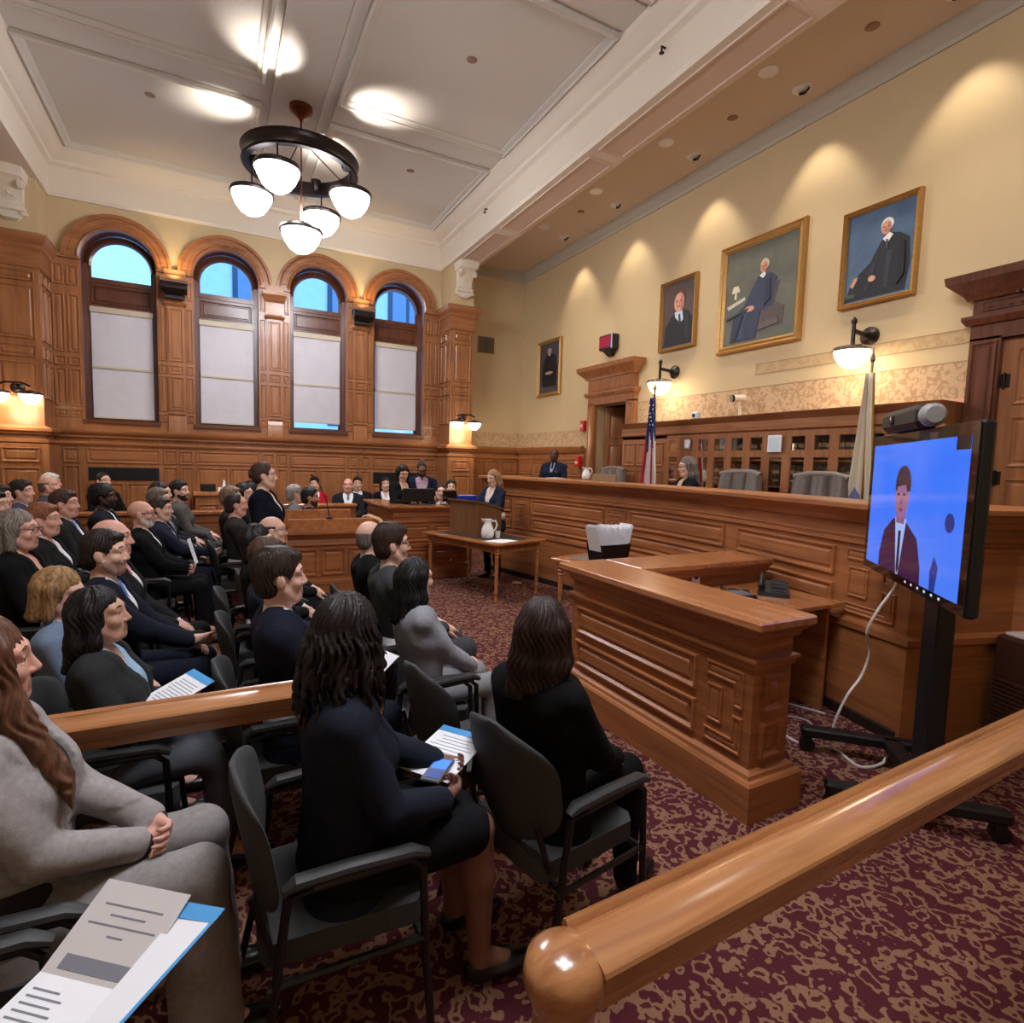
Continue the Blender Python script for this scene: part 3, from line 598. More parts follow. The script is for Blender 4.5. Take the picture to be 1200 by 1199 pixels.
# ================================================================== THINGS ON THE BENCH WALL
def ell(cx, cz, rx, rz, n=16, a0=0, a1=2*PI): return [(cx+rx*math.cos(a0+(a1-a0)*i/(n if a1-a0 < 6.2 else n)), cz+rz*math.sin(a0+(a1-a0)*i/n)) for i in range(n+(1 if a1-a0 < 6.2 else 0))]
def portrait(y0, y1, z0, z1, label, bgc, kind, fr=.07):
    yc = (y0+y1)/2; w = y1-y0; h = z1-z0; t = empty('portrait_painting', (WX-.002, yc, z0), 0, label, 'painting')
    P = lambda u, d, v: Vector((-d, -u, v))      # u runs to the viewer's right
    m = MB()
    pr = [(0, .0), (0, .05), (fr*.2, .075), (fr*.45, .05), (fr*.7, .06), (fr, .03), (fr, .0)]
    o_ = []
    for ins, d in pr: o_.append([P(-w/2+ins, d, ins), P(w/2-ins, d, ins), P(w/2-ins, d, h-ins), P(-w/2+ins, d, h-ins)])
    m.loft(o_, True, False); m.build('frame', gold, t, 20)
    m = MB(); m.hexa([P(-w/2+.02, .004, .02), P(w/2-.02, .004, .02), P(w/2-.02, .022, .02), P(-w/2+.02, .022, .02), P(-w/2+.02, .004, h-.02), P(w/2-.02, .004, h-.02), P(w/2-.02, .022, h-.02), P(-w/2+.02, .022, h-.02)])
    cv = m.build('canvas', mat('canvas_'+kind, bgc, .55, noise=.25, nscale=3), t, 0)
    W2, H = w-2*fr, h-2*fr; lay = [0]
    def sh(name, pts, c, dep=.001):
        lay[0] += 1; d = .0225+lay[0]*.0012; m = MB(); q = [(x*W2, fr+z*H) for x, z in pts]
        m.loft([[P(u, dd, v) for u, v in q] for dd in (.021, d)], True, True); m.build(name, mat('oil_%d_%d_%d' % c, c, .6, noise=.12, nscale=14), cv, 0)
    a = W2/H
    skin = (206, 150, 122); robe = (26, 28, 36)
    if kind == 'seated':
        sh('painted_table', [(-.46, .42), (-.16, .48), (-.14, .36), (-.46, .3)], (88, 92, 84)); sh('painted_papers', [(-.47, .43), (-.2, .49), (-.2, .455), (-.45, .39)], (196, 190, 176))
        sh('painted_lamp', [(-.36, .49), (-.33, .49), (-.33, .56), (-.28, .56), (-.31, .63), (-.38, .63), (-.41, .56), (-.36, .56)], (214, 206, 178))
        sh('painted_chair', [(.0, .12), (.34, .12), (.36, .3), (.22, .36), (.28, .56), (.2, .58), (.1, .36)], (78, 66, 66))
        sh('painted_robe', [(-.4, .03), (-.02, .03), (.04, .3), (.2, .33), (.24, .6), (.16, .66), (.06, .675), (-.02, .66), (-.1, .55), (-.2, .4), (-.36, .3)], (42, 50, 76))
        sh('painted_fold', [(-.3, .05), (-.22, .05), (-.16, .34), (-.26, .3)], (62, 72, 100))
        sh('painted_hands', ell(-.12, .35, .07, .03), skin); sh('painted_collar', [(.0, .66), (.06, .7), (.09, .66), (.05, .63)], (222, 218, 214))
        sh('painted_hair', ell(.065, .762, .058, .062*a*1.15), (196, 182, 160)); sh('painted_face', ell(.056, .742, .05, .052*a*1.25), skin); sh('painted_shade', ell(.075, .738, .03, .046*a*1.2, 10, -PI/2, PI/2), (176, 120, 98)); sh('painted_fold', [(.1, .62), (.16, .6), (.17, .4), (.08, .34)], (30, 36, 58)); sh('painted_fold', [(-.3, .05), (-.34, .05), (-.24, .3), (-.2, .3)], (28, 34, 56)); sh('painted_fold', [(.02, .1), (.3, .14), (.28, .2), (.04, .17)], (96, 82, 80)); sh('painted_table_edge', [(-.46, .3), (-.14, .36), (-.14, .34), (-.46, .275)], (52, 54, 50))
    elif kind == 'threequarter':
        sh('painted_robe', [(-.5, .02), (.42, .02), (.47, .3), (.44, .58), (.3, .66), (.16, .69), (.02, .62), (-.12, .42), (-.4, .25)], (22, 24, 34))
        sh('painted_fold', [(.1, .1), (.16, .1), (.2, .5), (.12, .5)], (40, 44, 58)); sh('painted_fold', [(-.2, .1), (-.14, .1), (-.02, .4), (-.08, .42)], (36, 40, 54))
        sh('painted_hands', [(-.42, .2), (-.36, .28), (-.3, .29), (-.32, .24), (-.38, .17)], skin); sh('painted_hands', ell(-.08, .23, .055, .035), skin)
        sh('painted_book', [(-.46, .06), (-.34, .06), (-.34, .1), (-.46, .1)], (72, 78, 70))
        sh('painted_collar', [(.05, .64), (.14, .7), (.2, .66), (.12, .58)], (226, 224, 222)); sh('painted_tie', [(.1, .63), (.13, .62), (.14, .52), (.1, .52)], (52, 56, 70))
        sh('painted_hair', ell(.105, .785, .09, .088*a*1.2), (222, 222, 222)); sh('painted_face', ell(.095, .757, .076, .08*a*1.28), skin); sh('painted_shade', ell(.12, .75, .05, .07*a*1.2, 10, -PI/2, PI/2), (174, 118, 98)); sh('painted_fold', [(.3, .6), (.38, .55), (.4, .2), (.3, .1)], (12, 14, 22))
    elif kind == 'bust':
        sh('painted_robe', [(-.47, .02), (.45, .02), (.45, .4), (.3, .52), (.1, .56), (-.2, .5), (-.42, .32)], (24, 24, 28))
        sh('painted_collar', [(-.12, .54), (.12, .56), (.16, .4), (.06, .36), (-.1, .46)], (190, 204, 226)); sh('painted_tie', [(.0, .5), (.06, .5), (.1, .36), (.02, .36)], (44, 50, 66))
        sh('painted_hair', ell(.025, .745, .19, .17), (92, 60, 46)); sh('painted_face', ell(.015, .682, .16, .15), (212, 150, 128)); sh('painted_shade', ell(.07, .67, .1, .13, 10, -PI/2, PI/2), (184, 120, 100)); sh('painted_fold', [(.2, .5), (.34, .44), (.4, .1), (.24, .1)], (38, 38, 44))
    else:
        sh('painted_robe', [(-.34, .12), (.34, .12), (.4, .5), (.3, .72), (.12, .78), (-.12, .78), (-.3, .66), (-.4, .36)], (18, 18, 22))
        sh('painted_hands', ell(-.02, .4, .2, .03), (176, 150, 132)); sh('painted_face', ell(-.02, .84, .1, .055), (184, 144, 120)); sh('painted_collar', [(-.08, .78), (.06, .78), (-.02, .74)], (206, 204, 200)); sh('painted_hair', ell(-.02, .87, .105, .03, 12, -.1, PI+.1), (170, 164, 156))
    if kind in ('seated', 'threequarter', 'bust'):
        cx, cz, r = {'seated': (.06, .745, .055), 'threequarter': (.1, .76, .085), 'bust': (.02, .69, .17)}[kind]; k_ = r*a
        for s in (-1, 1): sh('painted_eye', ell(cx+s*r*.4-.1*r, cz+k_*.12, r*.16, k_*.09, 8), (84, 60, 54))
        sh('painted_nose', [(cx-.1*r, cz+k_*.1), (cx+.14*r, cz-k_*.3), (cx-.2*r, cz-k_*.3)], (190, 130, 108)); sh('painted_mouth', ell(cx-.08*r, cz-k_*.58, r*.34, k_*.1, 10), (166, 92, 84))
portrait(9.92, 10.84, 3.22, 4.38, 'dark framed portrait of a robed standing man, leftmost on the bench wall near the corner', (70, 66, 74), 'standing')
portrait(6.27, 7.02, 3.57, 4.63, 'small gilt framed bust portrait of a smiling man in a robe and tie', (84, 66, 62), 'bust', .05)
portrait(4.56, 5.84, 3.35, 4.79, 'largest gilt framed portrait, robed man seated beside a small lamp', (92, 92, 78), 'seated', .1)
portrait(3.31, 4.1, 3.58, 4.62, 'gilt framed portrait of a white-haired robed man on a blue ground', (72, 98, 128), 'threequarter', .055)
t = empty('clock_display', (WX-.002, 8.28, 3.72), 0, 'black boxed wall display with a dim red panel above the open door', 'display')
m = MB(); m.bbox((-.16, -.19, .1), (0, .19, .36), .012); m.build('case', mat('display_case', (30, 28, 30), .5), t)
m = MB(); m.box((-.164, -.15, .14), (-.158, .17, .33)); m.build('red_panel', mat('dim_red_panel', (110, 18, 28), .3, emit=(150, 12, 24), es=.25), t, 0)
m = MB(); m.loft([[(-.14, -.12, .1), (0, -.12, .1), (0, .12, .1), (-.14, .12, .1)], [(-.05, -.06, 0), (0, -.06, 0), (0, .06, 0), (-.05, .06, 0)]], True, True); m.build('base', black, t)
m = MB(); m.box((-.162, -.19, .105), (-.14, -.165, .355)); m.build('side_strip', chrome, t, 0)
red = mat('alarm_red', (200, 30, 28), .4)
t = empty('fire_alarm', (WX-.052, 9.0, 2.42), 0, 'red fire alarm horn on the wall left of the open door', 'fire alarm'); m = MB(); m.bbox((-.05, -.06, 0), (.05, .06, .2), .01); m.build('body', red, t); m = MB(); m.lathe([(.03, 0), (.03, .01), (0, .015)], (-.05, 0, .1), 10, ax=(-1, 0, 0)); m.build('horn', white, t)
t = empty('fire_pull_box', (WX-.13, 9.05, 1.74), 0, 'red fire pull box low on the panelling left of the open door', 'fire alarm'); m = MB(); m.bbox((-.03, -.07, 0), (.08, .07, .2), .01); m.build('body', red, t); m = MB(); m.box((-.036, -.04, .06), (-.03, .04, .1)); m.build('handle', white, t, 0)
t = empty('security_camera', (6.1, 5.24, 2.46), 0, 'white bracket camera with black lens on the bookcase top', 'camera'); m = MB(); m.tube([(0, 0, 0), (0, 0, .12), (-.03, 0, .2), (.02, 0, .24)], .02, 8); m.lathe([(.05, 0), (.05, .015), (.02, .02)], (0, 0, 0), 12); m.build('bracket', white, t)
m = MB(); m.tube([(.05, -.02, .24), (-.1, .03, .23)], .045, 12); m.build('body', white, t); m = MB(); m.tube([(-.1, .03, .23), (-.13, .04, .228)], .047, 12); m.build('lens', black, t)
t = empty('webcam', (6.1, 6.0, 2.46), 0, 'small pale webcam sitting on the bookcase top', 'camera'); m = MB(); m.bbox((-.05, -.06, 0), (.05, .06, .11), .02); m.build('body', mat('pale_blue_plastic', (190, 206, 216), .4), t); m = MB(); m.lathe([(.03, 0), (.025, .01), (0, .012)], (-.05, 0, .06), 10, ax=(-1, 0, 0)); m.build('lens', black, t)
t = empty('wall_grille', (5.37, D-.002, 4.2), 0, 'square grey air grille on the end wall beside the pilaster', 'vent')
m = MB(); m.box((-.2, -.02, 0), (.2, 0, .36)); m.build('frame', mat('grille_tan', (132, 108, 80), .6), t, 0); m = MB()
for q in range(14): m.box((-.18, -.026, .02+q*.023), (.18, -.02, .032+q*.023))
m.box((-.01, -.03, .01), (.01, -.02, .35)); m.build('slats', mat('grille_dark', (84, 72, 58), .6), t, 0)
# bookcase
bk = empty('bookcase', (WX-.002, 0, ZP), 0, 'long built-in oak bookcase with small glass doors along the bench wall', 'bookcase')
X0 = 5.95-WX; YA, YB = 2.79, 7.46; m = MB(); h = 2.45-ZP
m.box((-.02, YA, 0), (0, YB, h)); m.box((X0+.02, YA, 0), (0, YB, .74)); m.box((X0+.02, YA, 1.78), (0, YB, h)); m.box((X0+.02, 6.42, 0), (0, YB, h))
for y in [6.42-.2865*2*q for q in range(7)]: m.box((X0+.02, y-.012, .7), (0, y+.012, 1.8))
for z in (1.14, 1.46): m.box((X0+.05, YA, z), (0, 6.42, z+.018))
m.sweep([(0, 1.82), (.03, 1.84), (.03, 1.87), (.02, 1.88), (.02, 1.95), (.05, 1.98), (.09, 2.01), (.1, 2.03), (0, 2.03)], [(X0+.02, YA), (X0+.02, YB)], False, 1)
FB = frame((X0+.02, 0, 0), (0, 1, 0), (-1, 0, 0))
for q in range(3):
    for z0, z1 in ((1.36, 1.72), (1.0, 1.3), (.7, .94), (.1, .62)): m.panel(FB, 6.48+q*.32, z0, 6.76+q*.32, z1)
m.build('carcass', [oak, oakh], bk)
for q in range(13):
    yc = 6.265-.2865*q; d = MB(); o0 = yc-.1432; o1 = yc+.1432; i0 = yc-.088; i1 = yc+.088
    zs = [(.74, 1.505), (1.59, 1.75)]
    d.box((X0, o0, .7), (X0+.022, i0, 1.8)); d.box((X0, i1, .7), (X0+.022, o1, 1.8))
    for a, b in ((.7, .74), (1.505, 1.59), (1.75, 1.8)): d.box((X0, i0, a), (X0+.022, i1, b))
    dr = d.build('glass_door', [oak], bk, 0)
    g = MB()
    for a, b in zs: g.add([(X0+.012, i0, a), (X0+.012, i1, a), (X0+.012, i1, b), (X0+.012, i0, b)], [(0, 1, 2, 3)])
    g.build('pane', glz, dr, 0)
    g = MB(); g.lathe([(.012, 0), (.014, .012), (0, .018)], (X0, i1+.02 if q % 2 else i0-.02, 1.1), 8, ax=(-1, 0, 0)); g.build('knob', MATS['brass'], dr)
m = MB(); m.box((-.02, -.09, 0), (0, .09, .2)); m.box((-.024, -.07, .02), (-.019, .07, .18), 1); o = m.build('taped_notice', [paper, mat('notice_blue', (206, 224, 232), .6)], None, 0, (5.922, 4.54, 1.985)); tag(o, 'small white notice taped to a bookcase pane above the bench', 'notice')
bcols = [(62, 40, 28), (54, 44, 34), (70, 54, 38), (48, 36, 30)]
def book(hh, c):
    o = empty('law_book', (0, 0, 0)); m = MB(); m.bbox((-.13, -.021, 0), (.0, .021, hh), .005); m.build('cover', mat('bookcloth_%d' % c, bcols[c], .6), o)
    m = MB(); m.box((-.1325, -.0205, hh*.55), (-.13, .0205, hh*.72)); m.box((-.1325, -.0205, hh*.2), (-.13, .0205, hh*.3)); m.build('spine_label', mat('spine_label', (150, 128, 92), .6), o, 0); return o
protos = [book(.25+.006*q, q % 4) for q in range(4)]; nb = 0
for shelf, zz in enumerate((.742, 1.16, 1.48)):
    y = 6.38
    while y > 2.9:
        skip = any(abs(y-(6.42-.2865*2*q)) < .036 for q in range(7))
        if not skip:
            k_ = rnd.randrange(4); o = protos[k_] if nb < 4 and protos[k_].location.x == 0 else copy_tree(protos[k_])
            o.location = (WX-.002-.09+rnd.uniform(-.012, .012), y, ZP+zz+(.0 if shelf == 0 else .0)); nb += 1
            tag(o, 'brown law book with pale spine label behind the bookcase glass', 'book', 'law books behind the glass doors')
        y -= .0435 if rnd.random() < .93 else .09
for p in protos:
    if p.location.x == 0:
        for ch in list(p.children): bpy.data.objects.remove(ch)
        bpy.data.objects.remove(p)
# flags
def flag(y, x, label, us):
    t = empty('flag', (x, y, ZP), 0, label, 'flag'); top = 2.45
    m = MB(); m.lathe([(.15, 0), (.15, .03), (.05, .06), (.03, .1)], (0, 0, 0), 16); m.build('base', MATS['brass'], t)
    m = MB(); m.tube([(0, 0, .06), (0, 0, top)], .014, 8); m.build('pole', dwood if us else MATS['brass'], t)
    m = MB(); m.lathe([(.012, 0), (.03, .03), (.02, .06), (.012, .1), (0, .22)], (0, 0, top-.02), 10); m.build('finial', MATS['brass'] if us else chrome, t)
    m = MB(); nu, nv = 44, 30; vs_ = []; fs = []
    for v in range(nv+1):
        s = v/nv; z = top-.12-s*(1.62 if us else 1.95); wd = .05+.13*min(1, s*1.5)
        for u in range(nu+1):
            a = u/nu; yy = (a-.5)*2*wd*(1.0 if us else .95)+.02*math.sin(s*3+a*4); xx = -.02-.05*math.sin(a*PI*7+s*1.1)*(.35+.65*s)-.02*math.sin(a*PI*3)
            vs_.append((xx, yy, z-.1*abs(a-.5)*s))
    for v in range(nv):
        for u in range(nu): b = v*(nu+1)+u; fs.append((b, b+1, b+nu+2, b+nu+1))
    m.add(vs_, fs)
    for i in range(len(m.f)):
        v, u = divmod(i, nu); s = v/nv
        if us: k = (2 if s < .36-.1*math.sin(u*.5) else (0 if (u//4) % 2 else 1))
        else: k = 0 if u > 1 and v < nv-1 else 1
        m.m[i] = k
    cl = m.build('cloth', [mat('flag_red', (176, 36, 48), .8), mat('flag_white', (226, 218, 214), .8), mat('flag_blue', (44, 50, 104), .8)] if us else [mat('flag_cream', (216, 204, 182), .8), mat('gold_fringe', (176, 140, 70), .6)], t, 60)
    sm = cl.modifiers.new('thick', 'SOLIDIFY'); sm.thickness = .004
    if us:
        m = MB()
        for q in range(26):
            u = rnd.randrange(3, nu-3); v = rnd.randrange(1, 9); p = Vector(vs_[v*(nu+1)+u]); p.x -= .006
            pts = []
            for i in range(10): r = .016 if i % 2 == 0 else .007; pts.append((p.x, p.y+r*math.sin(i*PI/5), p.z+r*math.cos(i*PI/5)))
            m.loft([[(q_[0]-e_, q_[1], q_[2]) for q_ in pts] for e_ in (0, .003)], True, True)
        m.build('stars', MATS['flag_white'], cl, 0)
    else:
        m = MB(); P = frame((-.085, .03, 0), (0, 1, 0), (-1, 0, 0)); m.rings(P, [(-.06, .95), (.05, .93), (.06, 1.08), (0, 1.2), (-.06, 1.12)], [(0, 0), (.004, .008)]); m.build('shield_emblem', mat('shield_blue', (92, 100, 140), .7), cl)
flag(6.27, 5.55, 'striped red, white and blue flag draped on its pole behind the bench', True)
flag(3.39, 5.78, 'cream white flag draped on its pole beside the video screen', False)
# ================================================================== JUDGES' BENCH
cpts = [(4.40, 3.78), (4.50, 4.7), (4.50, 5.5), (4.42, 6.5), (4.26, 7.5), (4.02, 8.45)]
def catmull(p, n=6):
    out = []
    for i in range(len(p)-1):
        p0, p1, p2, p3 = p[max(i-1, 0)], p[i], p[i+1], p[min(i+2, len(p)-1)]
        for t in range(n):
            s = t/n; out.append(tuple(.5*(2*p1[k]+(p2[k]-p0[k])*s+(2*p0[k]-5*p1[k]+4*p2[k]-p3[k])*s*s+(3*p1[k]-p0[k]-3*p2[k]+p3[k])*s**3) for k in (0, 1)))
    return out+[p[-1]]
curve = catmull(cpts); straight = [(3.94, 1.95)]; right = [(5.6, .2), (5.2, .95), (4.75, 1.72)]
bpath = right+straight+curve; bend = [(4.75, 8.8)]
class Along:
    def __init__(s, pts):
        s.p = [Vector(q) for q in pts]; s.l = [0]
        for a, b in zip(s.p, s.p[1:]): s.l.append(s.l[-1]+(b-a).length)
        s.L = s.l[-1]
    def __call__(s, u, d, v):
        i = 0
        while i < len(s.l)-2 and u > s.l[i+1]: i += 1
        a, b = s.p[i], s.p[i+1]; t = (b-a).normalized(); q = a+t*(u-s.l[i]); n = Vector((-t.y, t.x))
        return Vector((q.x+n.x*d, q.y+n.y*d, v))
bench = empty('judges_bench', (4.5, 5.0, 0), 0, 'long curved oak judges bench with moulded top and panelled front', 'bench')
def off(mb): mb.v = [(x-4.5, y-5.0, z) for x, y, z in mb.v]; return mb
mb = MB()
mb.sweep([(-.07, 0), (.03, 0), (.03, .64), (.05, .66), (.05, .70), (0, .72), (0, 1.25), (.025, 1.26), (.025, 1.285), (.01, 1.29), (.02, 1.31), (0, 1.32), (0, 1.40), (.03, 1.41), (.05, 1.45), (.10, 1.48), (.115, 1.5), (-.07, 1.5)], bpath+bend)
A1 = Along(curve); A2 = Along(straight+[curve[0]]); A3 = Along(right+straight)
def fret(mb, P, u0, u1, z0, z1, sub=0):
    w = u1-u0; h = z1-z0; e_ = min(w*.25, h*.16)/2.3/.034; pr = [(a_*e_, d_) for a_, d_ in ((0, 0), (.004, .012), (.012, .012), (.02, .002), (.028, .002), (.034, .007))]
    mb.rings(P, [(u0, z0+h*.55), (u0+w*.25, z0+h*.55), (u0+w*.25, z0+h*.82), (u0+w*.95, z0+h*.82), (u0+w*.95, z1), (u0, z1)], pr, sub=sub)
    mb.rings(P, [(u0, z0), (u0+w*.95, z0), (u0+w*.95, z0+h*.16), (u0+w*.25, z0+h*.16), (u0+w*.25, z0+h*.45), (u0, z0+h*.45)], pr, sub=sub)
    mb.rings(P, [(u0+w*.5, z0+h*.26), (u0+w*.9, z0+h*.26), (u0+w*.9, z0+h*.72), (u0+w*.5, z0+h*.72)], pr, sub=sub)
u = .1
while u < A1.L-.5:
    u1 = min(u+1.55, A1.L-.1)
    mb.panel(A1, u, 1.0, u1, 1.22, sub=.15); mb.panel(A1, u, .75, u1, .94, sub=.15)
    if u1+.5 < A1.L: fret(mb, A1, u1+.06, u1+.42, .75, 1.22)
    u = u1+.48
for a, b in ((.05, .85), (.95, 1.75)): mb.panel(A2, a, .08, b, .6, h=.02)
for a, b in ((.62, 1.8),): mb.panel(A2, a, 1.0, b, 1.22); mb.panel(A2, a, .75, b, .94)
fret(mb, A2, .1, .54, .75, 1.22)
for a, b in ((.1, .9), (1.08, 1.65)): mb.panel(A3, a, 1.0, b, 1.22); mb.panel(A3, a, .75, b, .94); mb.panel(A3, a, .2, b, .6)
off(mb).build('front', [oakb], bench)
mb = MB(); mb.sweep([(-.34, 1.5), (.12, 1.5), (.145, 1.515), (.145, 1.545), (.13, 1.555), (-.34, 1.555)], bpath+bend); off(mb).build('top', [oakb], bench)
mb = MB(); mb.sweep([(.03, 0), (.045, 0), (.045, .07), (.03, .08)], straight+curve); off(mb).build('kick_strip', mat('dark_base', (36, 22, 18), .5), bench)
# chairs of the judges
leather = mat('grey_leather', (104, 92, 88), .42, noise=.12, nscale=18, bump=.1, bscale=60, coat=.1)
def judge_chair():
    t = empty('judge_chair', (0, 0, 0)); m = MB()     # faces -x
    for q in range(3):
        y = (q-1)*.2; lp = []
        for k in range(9):
            s = k/8; z = .52+.78*s; xb = .22+.20*s+.05*math.sin(s*PI); wd = .105*(1-.12*s); bul = .05*(math.sin(PI*min(1, s*1.05))**.5 if 0 < s < .95 else .3)
            lp.append([(xb+.05, y*(1-.1*s)-wd, z), (xb-bul*.4, y*(1-.1*s)-wd, z), (xb-bul-.02, y*(1-.1*s)-wd*.5, z), (xb-bul-.03, y*(1-.1*s), z), (xb-bul-.02, y*(1-.1*s)+wd*.5, z), (xb-bul*.4, y*(1-.1*s)+wd, z), (xb+.05, y*(1-.1*s)+wd, z), (xb+.1, y*(1-.1*s), z)])
        m.loft(lp, True, True)
    m.tube([(.43, -.27, 1.27), (.45, -.12, 1.31), (.45, .12, 1.31), (.43, .27, 1.27)], .045, 10); m.build('backrest', leather, t, 60)
    m = MB(); m.bbox((-.3, -.29, .4), (.28, .29, .54), .05); m.build('seat', leather, t, 60)
    for s in (-1, 1):
        m = MB(); m.tube([(.3, s*.33, .66), (-.18, s*.33, .7), (-.24, s*.33, .6), (-.1, s*.32, .44)], .035, 8); m.build('armrest', leather, t)
    m = MB(); m.lathe([(.03, .1), (.03, .42)], (0, 0, 0), 10)
    for q in range(5): a = q*2*PI/5; m.tube([(0, 0, .12), (.3*math.cos(a), .3*math.sin(a), .07)], .025, 6)
    b = m.build('pedestal', black, t)
    for q in range(5): 
        a = q*2*PI/5; m = MB(); m.tube([(.3*math.cos(a), .3*math.sin(a)-.02, .03), (.3*math.cos(a), .3*math.sin(a)+.02, .03)], .03, 10); m.build('caster', black, b)
    return t
jc = judge_chair()
for i, (x, y, rz, l) in enumerate(((5.3, 7.35, .05, 'grey leather judge chair farthest along the bench, near the open door'), (5.32, 4.82, .12, 'grey leather judge chair right behind the seated judge'), (5.25, 3.66, .25, 'empty grey leather judge chair nearest the white flag'))):
    c = jc if i == 0 else copy_tree(jc); c.location = (x, y, ZP); c.rotation_euler.z = rz; tag(c, l, 'chair', 'judges chairs behind the bench')
china = mat('white_china', (236, 238, 240), .25, coat=.4)
def pitcher(name, loc, h, label, rz=0):
    t = empty(name, loc, rz, label, 'pitcher'); k = h/.26; m = MB()
    m.lathe([(.055*k, 0), (.075*k, .02*k), (.085*k, .07*k), (.078*k, .12*k), (.055*k, .17*k), (.045*k, .2*k), (.05*k, .235*k), (.058*k, .25*k), (.05*k, .25*k), (.04*k, .22*k)], (0, 0, 0), 20); b = m.build('body', china, t, 60)
    m = MB(); m.tube([(-.045*k, 0, .24*k), (-.085*k, 0, .255*k), (-.06*k, 0, .22*k)], .018*k, 8, flat=.5); m.build('spout', china, t, 60)
    m = MB(); m.tube([(.05*k, 0, .225*k), (.1*k, 0, .23*k), (.12*k, 0, .18*k), (.1*k, 0, .12*k), (.075*k, 0, .1*k)], .011*k, 8); m.build('handle', china, t, 60)
    return t
pitcher('pitcher', (4.78, 6.78, 1.5555), .19, 'white pitcher on the bench top next to the farthest judge chair', -.8)
t = empty('name_plate', (4.62, 6.12, 1.556), PI*.55, 'tan wooden name plate standing on the bench top by the white pitcher', 'name plate'); m = MB(); m.loft([[(-.22, -.03, 0), (.22, -.03, 0), (.22, .03, 0), (-.22, .03, 0)], [(-.22, 0, .1), (.22, 0, .1), (.22, .012, .1), (-.22, .012, .1)]], True, True); m.build('plate', mat('plate_tan', (142, 112, 80), .5), t, 0)
m = MB(); m.box((-.1, -.14, 0), (.1, .14, .004)); tag(m.build('paper_stack', paper, None, 0, (4.72, 7.5, 1.5555)), 'sheet of white paper on the far bench top before the officer', 'paper')
# ================================================================== CLERK'S BOX (foreground right)
cb = empty('clerk_box', (2.36, 1.84, 0), 0, 'waist-high oak clerk box with fretwork end panels and flat top ledge', 'enclosure')
def offc(mb): mb.v = [(x-2.36, y-1.84, z) for x, y, z in mb.v]; return mb
cpath = [(4.12, 3.17), (2.64, 3.17), (2.64, 1.84), (2.36, 1.84), (2.36, 3.45), (4.22, 3.45)]
mb = MB()
mb.sweep([(-.06, 0), (.06, 0), (.06, .19), (.05, .205), (.035, .21), (.03, .23), (0, .245), (0, .76), (.015, .77), (.015, .79), (.03, .8), (.03, .815), (0, .825), (0, .91), (.02, .915), (.03, .945), (.06, .97), (.065, .985), (-.06, .985)], cpath)
PA = frame((2.36, 1.84, 0), (0, 1, 0), (-1, 0, 0)); mb.panel(PA, .36, .53, 1.54, .73, sub=.3); mb.panel(PA, .36, .29, 1.54, .48, sub=.3)
fret(mb, PA, .05, .31, .29, .73)
PE = frame((2.36, 1.84, 0), (1, 0, 0), (0, -1, 0)); mb.panel(PE, .06, .53, .22, .73); mb.panel(PE, .06, .29, .22, .48)
PN = frame((2.64, 1.84, 0), (0, 1, 0), (1, 0, 0)); PW = frame((2.36, 3.45, 0), (1, 0, 0), (0, 1, 0)); mb.panel(PW, .1, .3, 1.5, .72)
offc(mb).build('panelled_wall', [oakb], cb)
mb = MB()
for a, b in (((2.27, 1.75, .985), (2.7, 3.53, 1.03)), ((2.7, 3.1, .985), (4.13, 3.53, 1.03))): mb.bbox(a, b, .008)
offc(mb).build('top_ledge', [oakt], cb)
mb = MB(); mb.bbox((2.655, 2.42, .79), (4.02, 3.155, .825), .006); mb.box((3.95, 2.5, 0), (3.98, 3.12, .79)); offc(mb).build('desk_top', [oakt], cb)
def outlet(y_, x, dark):
    t = empty('outlet_plate', (x, 3.16, .9), 0, ('dark' if dark else 'white')+' outlet plate on the inner face of the clerk box', 'outlet'); m = MB(); m.box((-.04, -.008, -.06), (.04, .002, .06)); m.build('plate', mat('outlet_dark', (44, 34, 30), .4) if dark else white, t, 0)
    m = MB(); m.box((-.018, -.012, .0), (.018, -.008, .035)); m.box((-.012, -.016, .01), (.012, -.008, .02)); m.build('socket', black, t, 0)
outlet(0, 3.13, True); outlet(0, 3.3, False)
t = empty('card_reader', (3.35, 2.82, .826), -.3, 'black desk device with grey top lying on the clerk desk', 'device'); m = MB(); m.bbox((-.12, -.1, 0), (.12, .1, .035), .01); m.build('case', black, t); m = MB(); m.box((-.1, -.08, .034), (.1, .07, .037)); m.build('top_plate', mat('grey_plate', (120, 128, 136), .3, .3), t, 0)
t = empty('desk_phone', (3.72, 2.78, .826), -.9, 'black corded desk phone on the clerk desk against the bench', 'telephone'); m = MB(); m.loft([[(-.11, -.1, 0), (.11, -.1, 0), (.11, .1, 0), (-.11, .1, 0)], [(-.1, -.09, .03), (.1, -.09, .03), (.1, .09, .09), (-.1, .09, .09)]], True, True); b = m.build('base', black, t, 0)
m = MB(); m.tube([(-.09, -.1, .07), (-.085, -.08, .1), (-.085, .06, .13), (-.09, .1, .1)], [.028, .02, .02, .028], 10); m.build('handset', black, t)
m = MB()
for i in range(3):
    for j in range(4): m.box((-.02+i*.035, -.07+j*.03, .04+.02*j), (.005+i*.035, -.05+j*.03, .052+.02*j))
m.build('keypad', mat('key_grey', (70, 70, 74), .5), t, 0)
m = MB(); m.tube([(-.02+.12*math.sin(q*.5)*.5, .02*q-.1, .012+.008*math.sin(q*2.1)) for q in range(14)], .006, 6); tag(m.build('phone_cord', black, None, 30, (3.55, 2.95, .826)), 'black coiled cord on the clerk desk between reader and phone', 'cord')
